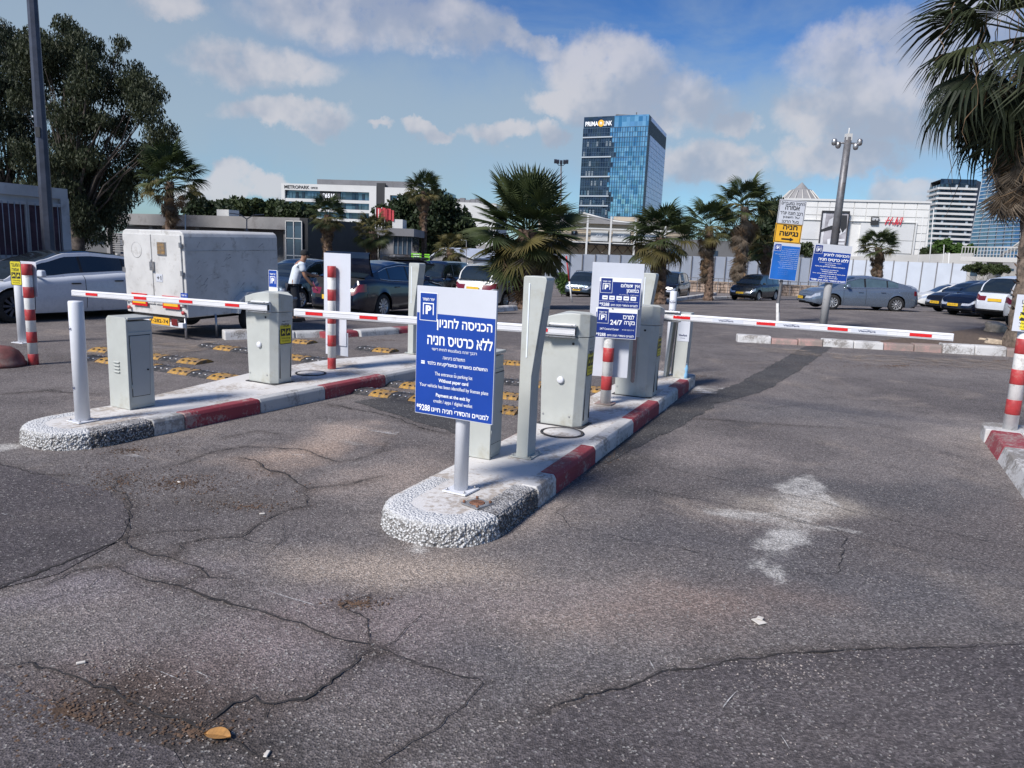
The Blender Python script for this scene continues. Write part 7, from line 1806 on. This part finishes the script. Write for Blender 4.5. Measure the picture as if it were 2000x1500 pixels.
for k in range(16):
    a = 2*math.pi*k/16; mb = MB(); mb.tube([(q.x+r0_*math.cos(a), q.y+r0_*math.sin(a), ztop), (q.x+r0_*.45*math.cos(a), q.y+r0_*.45*math.sin(a), ztop+hh_*.62)], .10, 4); mb.build('cone_rib', M['hoard_b'], t)
bx('roof_edge', -.1, L_*.99, -.3, .0, ztop-.2, ztop+.1, 'b_white')
# --- striped tower
cA, cB, cC = corner(1818, 356, 52), corner(1838, 349, 52), corner(1908, 351, 52); Zt = 52; 
t = thing('striped_tower', 'tower with white balcony bands beside the mall', 'tower', (cB.x, cB.y, -1.5), 0)
def walls(A_, B_, n_fl, z1, side):
    d = Vector((B_.x-A_.x, B_.y-A_.y, 0)); L_ = d.length; u = d/L_; n = Vector((u.y, -u.x, 0)); 
    if n.dot(Vector((A_.x, A_.y, 0))) > 0: n = -n
    o0 = Vector((A_.x, A_.y, 0))-Vector((t.location.x, t.location.y, 0)); P = lambda x, z, off=0: o0+u*x+n*off+Vector((0, 0, z+1.5))
    mb = MB(); mb.add([P(0, -1.5), P(L_, -1.5), P(L_, z1), P(0, z1)], [(0, 1, 2, 3)]); mb.build('glazing', M['g_shop'], t); rs = random.Random(3)
    for k in range(n_fl):
        z = z1-(k+1)*2.75
        mb = MB(); mb.add([P(-.6, z, 0), P(L_+.6, z, 0), P(L_+.6, z, 1.2), P(-.6, z, 1.2), P(-.6, z+1.15, 1.2), P(L_+.6, z+1.15, 1.2), P(L_+.6, z+1.15, 0), P(-.6, z+1.15, 0)], [(0, 1, 2, 3), (3, 2, 5, 4), (4, 5, 6, 7), (0, 3, 4, 7), (1, 6, 5, 2)]); mb.build('balcony_band', M['b_white'], t)
        for c in range(int(L_/2.6)):
            if rs.random() < .4: mb = MB(); x = c*2.6+.3; mb.add([P(x, z+1.15, .3), P(x+1.3, z+1.15, .3), P(x+1.3, z+2.7, .3), P(x, z+2.7, .3)], [(0, 1, 2, 3)]); mb.build('window', M['mull_w'] if rs.random() < .5 else M['g_office'], t)
    return P, L_
walls(cB, cC, 17, 49, 1); walls(cA, cB, 17, 49, 0)
P, L_ = walls(cB, cC, 0, Zt, 1); mb = MB(); mb.add([P(0, 49.2, .2), P(L_, 49.2, .2), P(L_, Zt, .2), P(0, Zt, .2)], [(0, 1, 2, 3)]); mb.build('top_band', M['g_navy'], t)
mb = MB(); text_into(mb, 'Bezeq', L_*.08, L_*.62, 49.8, 51.3, 0, 0, .02) if False else None
mb = MB(); o0 = cB-t.location; back = (cC-cB); mb.add([(0, 0, 0), (cC.x-cB.x, cC.y-cB.y, 0), (cC.x-cB.x+22, cC.y-cB.y+22, 0), (cA.x-cB.x, cA.y-cB.y, 0), (0, 0, 53.2), (cC.x-cB.x, cC.y-cB.y, 53.2), (cC.x-cB.x+22, cC.y-cB.y+22, 53.2), (cA.x-cB.x, cA.y-cB.y, 53.2)], [(1, 2, 6, 5), (2, 3, 7, 6), (4, 5, 6, 7)]); mb.build('core', M['b_grey'], t)
# --- slanted glass tower behind the palm
t = thing('slanted_glass_tower', 'pale blue glass tower with a slanting edge behind the big palm trunk', 'tower', (0, 0, 0), 0)
D_ = 200; q0, q1, q2, q3 = at(1888, 505, D_), at(2080, 505, D_+20), at(2080, 300, D_+20), at(1922, 330, D_)
t.location = (q0.x, q0.y, -1.5)
L = lambda p: p-t.location
n_ = 24; m_ = 12
for k in range(n_):
    a0 = q0.lerp(q3, k/n_); a1 = q0.lerp(q3, (k+1)/n_); b0 = q1.lerp(q2, k/n_); b1 = q1.lerp(q2, (k+1)/n_); mb = MB(); mb.add([L(a0), L(b0), L(b1), L(a1)], [(0, 1, 2, 3)]); mb.build('pane', M['g_tower'], t)
mb = MB()
for k in range(n_+1): a0 = L(q0.lerp(q3, k/n_)); b0 = L(q1.lerp(q2, k/n_)); mb.tube([a0-Vector((0, .1, 0)), b0-Vector((0, .1, 0))], .12, 4)
for k in range(m_+1): a0 = L(q0.lerp(q1, k/m_)); b0 = L(q3.lerp(q2, k/m_)); mb.tube([a0-Vector((0, .1, 0)), b0-Vector((0, .1, 0))], .10, 4)
o = mb.build('glazing_bar', M['mull_w'], t); o['kind'] = 'stuff'
e = Vector((45, 40, 0)); mb = MB(); mb.add([L(q0)+Vector((0, .2, -5)), L(q1)+Vector((0, .2, -5)), L(q2)+Vector((0, .2, 0)), L(q3)+Vector((0, .2, 0)), L(q0)+e+Vector((0, 0, -5)), L(q1)+e+Vector((0, 0, -5)), L(q2)+e, L(q3)+e], [(0, 3, 7, 4), (3, 2, 6, 7), (1, 5, 6, 2), (4, 7, 6, 5), (0, 1, 2, 3)]); mb.build('core', M['g_tower'], t)
# --- footbridge at the right
D_ = 84; a_, b_ = at(1876, 505, D_), at(2080, 505, D_-10); t, L_ = bthing('footbridge', 'concrete footbridge with railing at the right behind the parked cars', 'bridge', a_, b_, -1.1)
z_ = 1.1+at(1930, 503, D_).z; bx('deck', 0, L_, 0, 3, z_-.5, z_, 'hoard_b'); bx('pier', L_*.25, L_*.29, .5, 2.5, 0, z_-.5, 'concrete'); bx('pier', L_*.8, L_*.85, .5, 2.5, 0, z_-.5, 'concrete')
for k in range(30): bx('baluster', L_*k/30, L_*k/30+.05, 0, .08, z_, z_+1., 'hoard_b')
bx('handrail', 0, L_, 0, .1, z_+1., z_+1.1, 'hoard_b')
for k in range(3): mb = MB(); mb.tube([(L_*.35, 1+k, z_+.2+.3*k), (L_*.75, 1+k, z_+3.6+.3*k)], .12, 6); mb.build('stair_rail', M['hoard_b'], t)
bx('back_wall', -2, L_, 6, 6.4, 0, z_-1.4, 'concrete')
# --- hoarding, gate side wall and stone wall
Dh = 76; a_, b_ = at(1060, 520, 70), at(1640, 520, 82); t, L_ = bthing('hoarding', 'white sheet hoarding fence across the back of the lot, left stretch', 'fence', a_, b_, -1.05)
zt = 1.05+at(1350, 503, 76).z; n = 26
for k in range(n):
    h_ = zt*(.93+.0*k)+.8*k/n; bx('hoarding_panel', L_*k/n+.02, L_*(k+1)/n-.02, 0, .06, .55, h_, 'hoard')
    bx('post', L_*k/n-.05, L_*k/n+.05, -.06, 0, 0, h_, 'b_grey')
a_, b_ = at(1640, 520, 82), at(1891, 520, 74); t, L_ = bthing('hoarding', 'white sheet hoarding fence with doodles, stretch behind the right row of cars', 'fence', a_, b_, -1.05)
zt = 1.05+at(1760, 511, 78).z; n = 9
for k in range(n):
    bx('hoarding_panel', L_*k/n+.03, L_*(k+1)/n-.03, 0, .06, .1, zt, 'hoard'); bx('post', L_*k/n-.05, L_*k/n+.05, -.06, 0, 0, zt+.1, 'b_grey')
a_, b_ = at(1500, 500, 92), at(1900, 500, 90); t, L_ = bthing('site_fence', 'cream fabric site fence rising behind the white hoarding at the right', 'fence', a_, b_, -1.05)
z0, z1 = 1.05+at(1530, 494, 92).z, 1.05+at(1850, 492, 90).z; mb = MB(); mb.add([(0, 0, 0), (L_, 0, 0), (L_, 0, z1), (L_*.35, 0, z0-.2), (0, 0, z0), (0, .15, 0), (L_, .15, 0), (L_, .15, z1), (L_*.35, .15, z0-.2), (0, .15, z0)], [(0, 1, 2, 3, 4), (9, 8, 7, 6, 5), (2, 7, 8, 3), (3, 8, 9, 4), (1, 6, 7, 2), (0, 4, 9, 5)]); mb.build('fabric', M['hoard_b'], t)
tx(HEB('מתחם ציבורי'), L_*.06, L_*.15, z0-1.2, z0-.6, -.05, M['print_black'])
a_, b_ = at(1340, 548, 68), at(1620, 556, 68); t, L_ = bthing('stone_wall', 'low rubble stone wall under the hoarding behind the dark oncoming SUV', 'wall', a_, b_, -1.05)
M['rubble'] = mat('rubble_stone', (.42, .32, .25), .9, var=.4, scale=2.2, bump=.8, bscale=8)
bx('wall_core', 0, L_, .1, .5, 0, 1.0, 'stone'); rs = random.Random(8); x = 0
mb = MB()
for row in range(4):
    x = -.1*row
    while x < L_: w_ = rs.uniform(.25, .55); mb.box((x+w_/2, .04+rs.uniform(-.03, .03), .13+.245*row), (w_-.04, .16, .21+rs.uniform(-.03, .02)), rz=rs.uniform(-.1, .1)); x += w_
o = mb.build('rubble_stone', M['rubble'], t); o['kind'] = 'stuff'
bx('guard_rail', 0, L_, -.4, -.35, 1.25, 1.31, 'b_grey')
for k in range(14): bx('rail_post', L_*k/14, L_*k/14+.05, -.4, -.35, 0, 1.3, 'b_grey')

# --- container office at the left
M['bars'] = mat('window_bar', (.34, .34, .36), .6, var=.1)
e_ = at(136, 470, 18.6); a_ = e_+Vector((-2.45, -6.75, 0)); t, L_ = bthing('container_office', 'white corrugated container office with barred windows and purple curtains', 'building', a_, e_, 0)
zc = at(136, 372, 18.6).z
bx('body', 0, L_, .05, 2.4, .15, zc, 'cont'); bx('roof_rail', 0, L_, -.03, .06, zc-.22, zc+.03, 'cont'); bx('sill_rail', 0, L_, -.02, .06, .1, .28, 'cont'); bx('corner_post', L_-.2, L_+.02, -.03, .2, .1, zc-.2, 'cont')
for k in range(44): x = L_*k/44; bx('corrugation', x, x+L_/88, .0, .05, .28, 1.18, 'cont')
for (x0, x1) in [(L_-1.02, L_-.16), (L_-1.95, L_-1.10), (L_-4.2, L_-2.6)]:
    bx('curtain', x0, x1, .03, .048, 1.28, zc-.42, 'curtain')
    for (a1, a2, z0, z1) in [(x0-.06, x1+.06, 1.20, 1.28), (x0-.06, x1+.06, zc-.42, zc-.34), (x0-.06, x0, 1.28, zc-.42), (x1, x1+.06, 1.28, zc-.42)]: bx('window_frame', a1, a2, -.02, .06, z0, z1, 'cont')
    n = int((x1-x0)/.13)
    for k in range(1, n): mb = MB(); mb.tube([(x0+(x1-x0)*k/n, -.04, 1.22), (x0+(x1-x0)*k/n, -.04, zc-.37)], .010, 5); mb.build('window_bar', M['bars'], t)
# fences by the trailer
a_, b_ = at(140, 480, 30), at(250, 480, 31); t, L_ = bthing('railing_fence', 'dark metal railing fence between the container office and the trailer', 'fence', a_, b_, -.35)
bx('rail', 0, L_, 0, .04, 1.3, 1.35, 'b_grey'); bx('rail', 0, L_, 0, .04, .3, .35, 'b_grey')
for k in range(22): bx('baluster', L_*k/22, L_*k/22+.03, 0, .03, .1, 1.35, 'b_grey')
a_, b_ = at(130, 480, 60), at(262, 480, 60); t, L_ = bthing('pale_wall', 'low pale wall seen between tree trunks left of the trailer', 'wall', a_, b_, -1.1)
for k in range(16): bx('pale_stone', L_*k/16+.03, L_*(k+1)/16-.03, 0, .4, 0, 1.1+.2*(k % 3), 'hoard_b')

# ------------------------------------------------------------------ poles, masts and road signs
p = at(98, 520, 17.5); p.z = 0; t = thing('lamp_post', 'thick dark blue lamp post rising out of the picture at the left', 'lamp post', p, 0)
q = at(66, 0, 15.6); mb = MB(); r_ = .135; n = 8; mb.lathe([(r_*1.08, 0), (r_*.98, 3.), (r_*.72, 9.)], n, 0, sm=False); o = mb.build('mast', M['pole'], t)
mb = MB(); mb.box((0, 0, .02), (.42, .42, .04)); mb.build('base_plate', M['pole'], t, bevel=.005); mb = MB(); mb.box((.0, -.12, 4.05), (.1, .02, .22)); mb.build('hatch_door', M['black'], t)
mb = MB(); mb.tube([(-.2, 0, 4.4), (-.12, 0, 4.4)], .02, 6); mb.build('bracket', M['steel'], t); mb = MB(); mb.box((.4, 0, 9.05), (.9, .3, .12)); mb.build('lamp_head', M['pole'], t, bevel=.02)
# camera mast
b_ = G(1607, 640); q = at(1657, 268, b_.y); t = thing('camera_mast', 'leaning grey mast with surveillance cameras at its top, behind the blue sign', 'mast', b_, 0)
top = q-b_; mb = MB(); mb.tube([top*.335, top], [.115, .095], 14); mb.build('mast', M['pole_grey'], t); mb = MB(); mb.tube([(0, 0, 0), top*.34], [.112, .106], 14); mb.build('mast_foot', worn('galvanised', (.36, .36, .36), (.20, .19, .18), .5, scale=4), t)
mb = MB(); mb.tube([top*.97+Vector((-.42, 0, 0)), top*.97+Vector((.36, 0, 0))], .025, 6); mb.build('crossbar', M['steel'], t)
for dx, dz in ((-.40, -.02), (-.28, -.10), (.32, .0), (.22, -.12)):
    c = top*.975+Vector((dx, -.05, dz)); mb = MB(); mb.lathe([(.0, -.10), (.055, -.08), (.075, -.02), (.075, .05), (.05, .09), (0, .10)], 12, 0, c[:]); mb.build('camera', M['steel'], t)
mb = MB(); mb.box((top*1.0)[:], (.16, .16, .18)); mb.tube([top, top+Vector((0, 0, .25))], .02, 6); mb.build('top_box', M['b_white'], t)
def road_panel(t, x, z0, z1, W_, y, tilt=0, m='signw', nm='panel'): mb = MB(); mb.box((x, y, (z0+z1)/2), (W_, .012, z1-z0)); return mb.build(nm, M[m], t, bevel=.002)
# small copy of the big sign, fixed to the mast
dm = b_.y-.15
def pz(px, py, d): return at(px, py, d)
sg = thing('parking_sign', 'blue and white parking sign fixed low on the camera mast', 'sign', at(1622, 515, dm), 4)
W_ = 72*dm/F_PX*.98; H_ = 72*dm/F_PX; sg.rotation_euler = (0, R(3.0), -R(4)); t = sg
bx('panel', -W_/2, W_/2, 0, .012, -H_/2, H_/2, 'signw'); bx('blue_panel', -W_/2+.01, W_/2-.01, -.003, 0, -H_/2+.01, H_*.30, 'blue')
mb = MB(); logoP(mb, -W_*.47, H_*.24, W_*.20, H_*.22, -.005, 0, 1); mb.build('parking_logo', [M['blue_dark'], M['print']], t)
def tl(s, a, b, c, d, bold=.02, m='print'): mb = MB(); text_into(mb, s, W_*a, W_*b, H_*c, H_*d, -.008, 0, bold); return mb.build('text_line', M[m], t)
tl(HEB('הכניסה לחניון'), -.22, .46, .17, .27, .03); tl(HEB('ללא כרטיס חניה'), -.34, .46, .06, .15, .03); tl(HEB('רכבך זוהה באמצעות לוחית'), -.30, .28, .0, .03); tl(HEB('התשלום ביציאה'), -.14, .14, -.05, -.02)
tl(HEB('התשלום באשראי ובאפליקציות בלבד'), -.40, .40, -.11, -.07, .03); tl('The entrance to parking lot', -.24, .24, -.19, -.155); tl('Without paper card', -.20, .20, -.24, -.205, .03); tl('Your vehicle has been identified by license plate', -.44, .44, -.29, -.26); tl('Payment at the exit by', -.22, .22, -.355, -.32, .03); tl('credit / apps / digital wallet', -.25, .25, -.40, -.37); tl('*9288', -.47, -.30, -.475, -.42, .03); tl(HEB('למנויים והסדרי חניה חייגו'), -.27, .47, -.475, -.42, .03)
# post with white, amber and faded blue signs
b2 = G(1519, 630); t0 = thing('sign_post', 'rusty bent post carrying the white, amber and faded blue signs', 'post', b2, 0)
topq = at(1549, 392, b2.y)-b2; mb = MB(); mid = at(1527, 545, b2.y)-b2; mb.tube([(0, 0, 0), (at(1520, 590, b2.y)-b2), mid, topq], [.05, .05, .045, .045], 10); mb.build('post', M['pole_grey'], t0); mb = MB(); mb.tube([(0, 0, .01), (at(1519, 592, b2.y)-b2)], [.055, .054], 10, caps=False); mb.build('paint_spill', M['post_white'], t0)
dS = b2.y-.1; kx = dS/F_PX
def mini(name, label, px, py, wpx, hpx, tilt, m, cat='sign'):
    global t, W_, H_
    t = thing(name, label, cat, at(px, py, dS), 4); t.rotation_euler = (0, R(tilt-2.2), -R(4)); W_, H_ = wpx*kx, hpx*kx; bx('panel', -W_/2, W_/2, 0, .012, -H_/2, H_/2, m); return t
mini('notice_sign', 'white framed Hebrew towing notice, topmost sign on the bent post', 1546, 415, 50, 46, 5, 'signw')
for (x0, x1, z0, z1) in [(-.48, .48, .455, .475), (-.48, .48, -.475, -.455), (-.485, -.465, -.47, .47), (.465, .485, -.47, .47)]: bx('border', W_*x0, W_*x1, -.004, -.001, H_*z0, H_*z1, 'b_grey')
tl(HEB('החניה במעברים'), -.42, .44, .30, .41, .01, 'print_black'); tl(HEB('אסורה'), -.26, .28, .10, .26, .02, 'print_black'); tl(HEB('רכב חונה יגרר'), -.42, .42, -.10, .02, .01, 'print_black'); tl(HEB('על חשבון'), -.30, .32, -.26, -.14, .01, 'print_black'); tl(HEB('בעל הרכב'), -.32, .32, -.42, -.30, .01, 'print_black')
mini('direction_sign', 'amber Hebrew accessible parking sign with black arrow pointing right', 1539, 456, 50, 36, 5, 'amber')
for (x0, x1, z0, z1) in [(-.48, .48, .44, .47), (-.48, .48, -.47, -.44), (-.48, -.46, -.47, .47), (.46, .48, -.47, .47)]: bx('border', W_*x0, W_*x1, -.004, -.001, H_*z0, H_*z1, 'print_black')
tl(HEB('חניה'), -.22, .32, .20, .42, .03, 'print_black'); tl(HEB('נגישה'), -.32, .38, -.14, .10, .03, 'print_black')
mb = MB(); mb.add([(W_*x, -.008, H_*z) for x, z in ((-.22, -.34), (.10, -.34), (.10, -.40), (.24, -.30), (.10, -.20), (.10, -.26), (-.22, -.26))], [tuple(range(7))]); mb.build('arrow', M['print_black'], t)
mini('price_sign', 'faded blue parking regulations sign, lowest on the bent post', 1533, 511, 50, 70, 5, 'signw'); bx('blue_panel', -W_/2+.01, W_/2-.01, -.003, 0, -H_/2+.01, H_*.42, 'blue_pale')
mb = MB(); logoP(mb, -W_*.46, H_*.28, W_*.24, H_*.18, -.005, 0, 1); mb.build('parking_logo', [M['blue'], M['print']], t)
rs = random.Random(6)
for k in range(11): tl(HEB('תנאי שימוש בחניון לציבור הרחב כללי'[:rs.randint(20, 34)]), -.42+rs.uniform(0, .3) if k else -.1, .46, .33-.052*k, .352-.052*k, .0, 'print')
for k in range(3): tl(HEB('טלפון לבירורים'), -.2, .16, -.26-.05*k, -.24-.05*k, .0, 'print_faint')
# floodlight mast, small lamp, thin masts
def mast(label, px, pb, pt, d, r, name='mast', lamp=None, lean=0):
    b = at(px, pb, d); b.z = gz(b.x, b.y); q = at(px+lean, pt, d)-b; t = thing(name, label, 'mast' if lamp is None else 'lamp post', b, 0); mb = MB(); mb.tube([(0, 0, 0), q], [r, r*.7], 8); mb.build('mast', M['pole_grey'] if lamp else M['b_white'], t)
    if lamp == 'flood':
        for dx in (-.5, -.28, 0, .28, .5): mb = MB(); mb.box((q.x+dx, -.1, q.z-.05+.12*abs(dx)), (.22, .25, .30), rot=Matrix.Rotation(.4, 3, 'X')); mb.build('floodlight', M['pole'], t)
        mb = MB(); mb.tube([(q.x-.6, 0, q.z+.15), (q.x-.2, 0, q.z-.3), (q.x+.2, 0, q.z-.3), (q.x+.6, 0, q.z+.15)], .03, 6); mb.build('yoke', M['pole'], t)
    if lamp == 'arm': mb = MB(); mb.tube([q, q+Vector((-.5, 0, .05))], .03, 6); mb.box((q.x-.55, 0, q.z+.03), (.35, .12, .07)); mb.build('lamp_head', M['b_white'], t)
    if lamp == 'twin':
        for s_ in (-1, 1): mb = MB(); mb.tube([q, q+Vector((s_*.4, 0, .25)), q+Vector((s_*1.0, 0, .3))], .03, 6); mb.build('lamp_arm', M['pole_grey'], t)
    return t
mast('floodlight mast behind the nearest palm, left of the glass tower', 1094, 560, 316, 66, .09, 'floodlight_mast', 'flood', 2)
mast('slim white street lamp between the small round palm and the nearest palm', 911, 540, 470, 48, .035, 'street_lamp', 'arm')
mast('twin armed street lamp standing before the long low building', 482, 560, 428, 44, .05, 'street_lamp', 'twin')
mast('thin pole before the long low building left of the twin lamp', 362, 560, 418, 44, .05, 'pole')
mast('thin mast before the mall, left one right of the red letters', 1787, 560, 424, 88, .06, 'pole', None, 16)
mast('thin mast at the right corner of the mall', 1812, 560, 408, 88, .07, 'pole', None, 12)
mast('short thin mast before the bright green tree', 1840, 560, 478, 88, .05, 'pole', None, 4)
mast('thick grey stub mast right of the bright green tree', 1852, 560, 494, 86, .12, 'pole', None, 2)
g = G(1117, 590); t = thing('leaning_pole', 'thin leaning red and white pole left of the info sign', 'pole', g, 0); q = at(1106, 500, g.y)-g; mb = MB(); mb.tube([(0, 0, 0), q*.45], .04, 6); mb.build('white_part', M['post_white'], t); mb = MB(); mb.tube([q*.45, q], .04, 6); mb.build('red_part', M['post_red'], t)
# far belt of low buildings and ground cover closing the horizon
M['far_a'] = mat('far_wall', (.34, .33, .32), .9, var=.2, scale=.1); M['far_b'] = mat('far_wall_dark', (.14, .14, .14), .9, var=.2, scale=.1)
for k, (px0, px1, pt, d, m, lab) in enumerate([(-200, 235, 446, 120, 'far_b', 'dark far building behind the eucalyptus trees'), (900, 1060, 478, 135, 'far_a', 'pale far building behind the shed and nearest palm'), (600, 770, 484, 90, 'far_b', 'dark hedge like wall behind the low palms'), (1290, 1530, 470, 110, 'far_b', 'dark far building behind the palm clump'), (1890, 2150, 512, 130, 'far_a', 'pale far building behind the footbridge')]):
    a_, b_ = at(px0, 490, d), at(px1, 490, d); t, L_ = bthing('far_building', lab, 'building', a_, b_, -1.2); z_ = 1.2+at((px0+px1)/2, pt, d).z
    bx('wall', 0, L_, 0, 12, 0, z_, m)
    for c in range(int(L_/5)): bx('window', c*5+1, c*5+3.4, -.05, 0, z_*.45, z_*.75, 'g_shop')
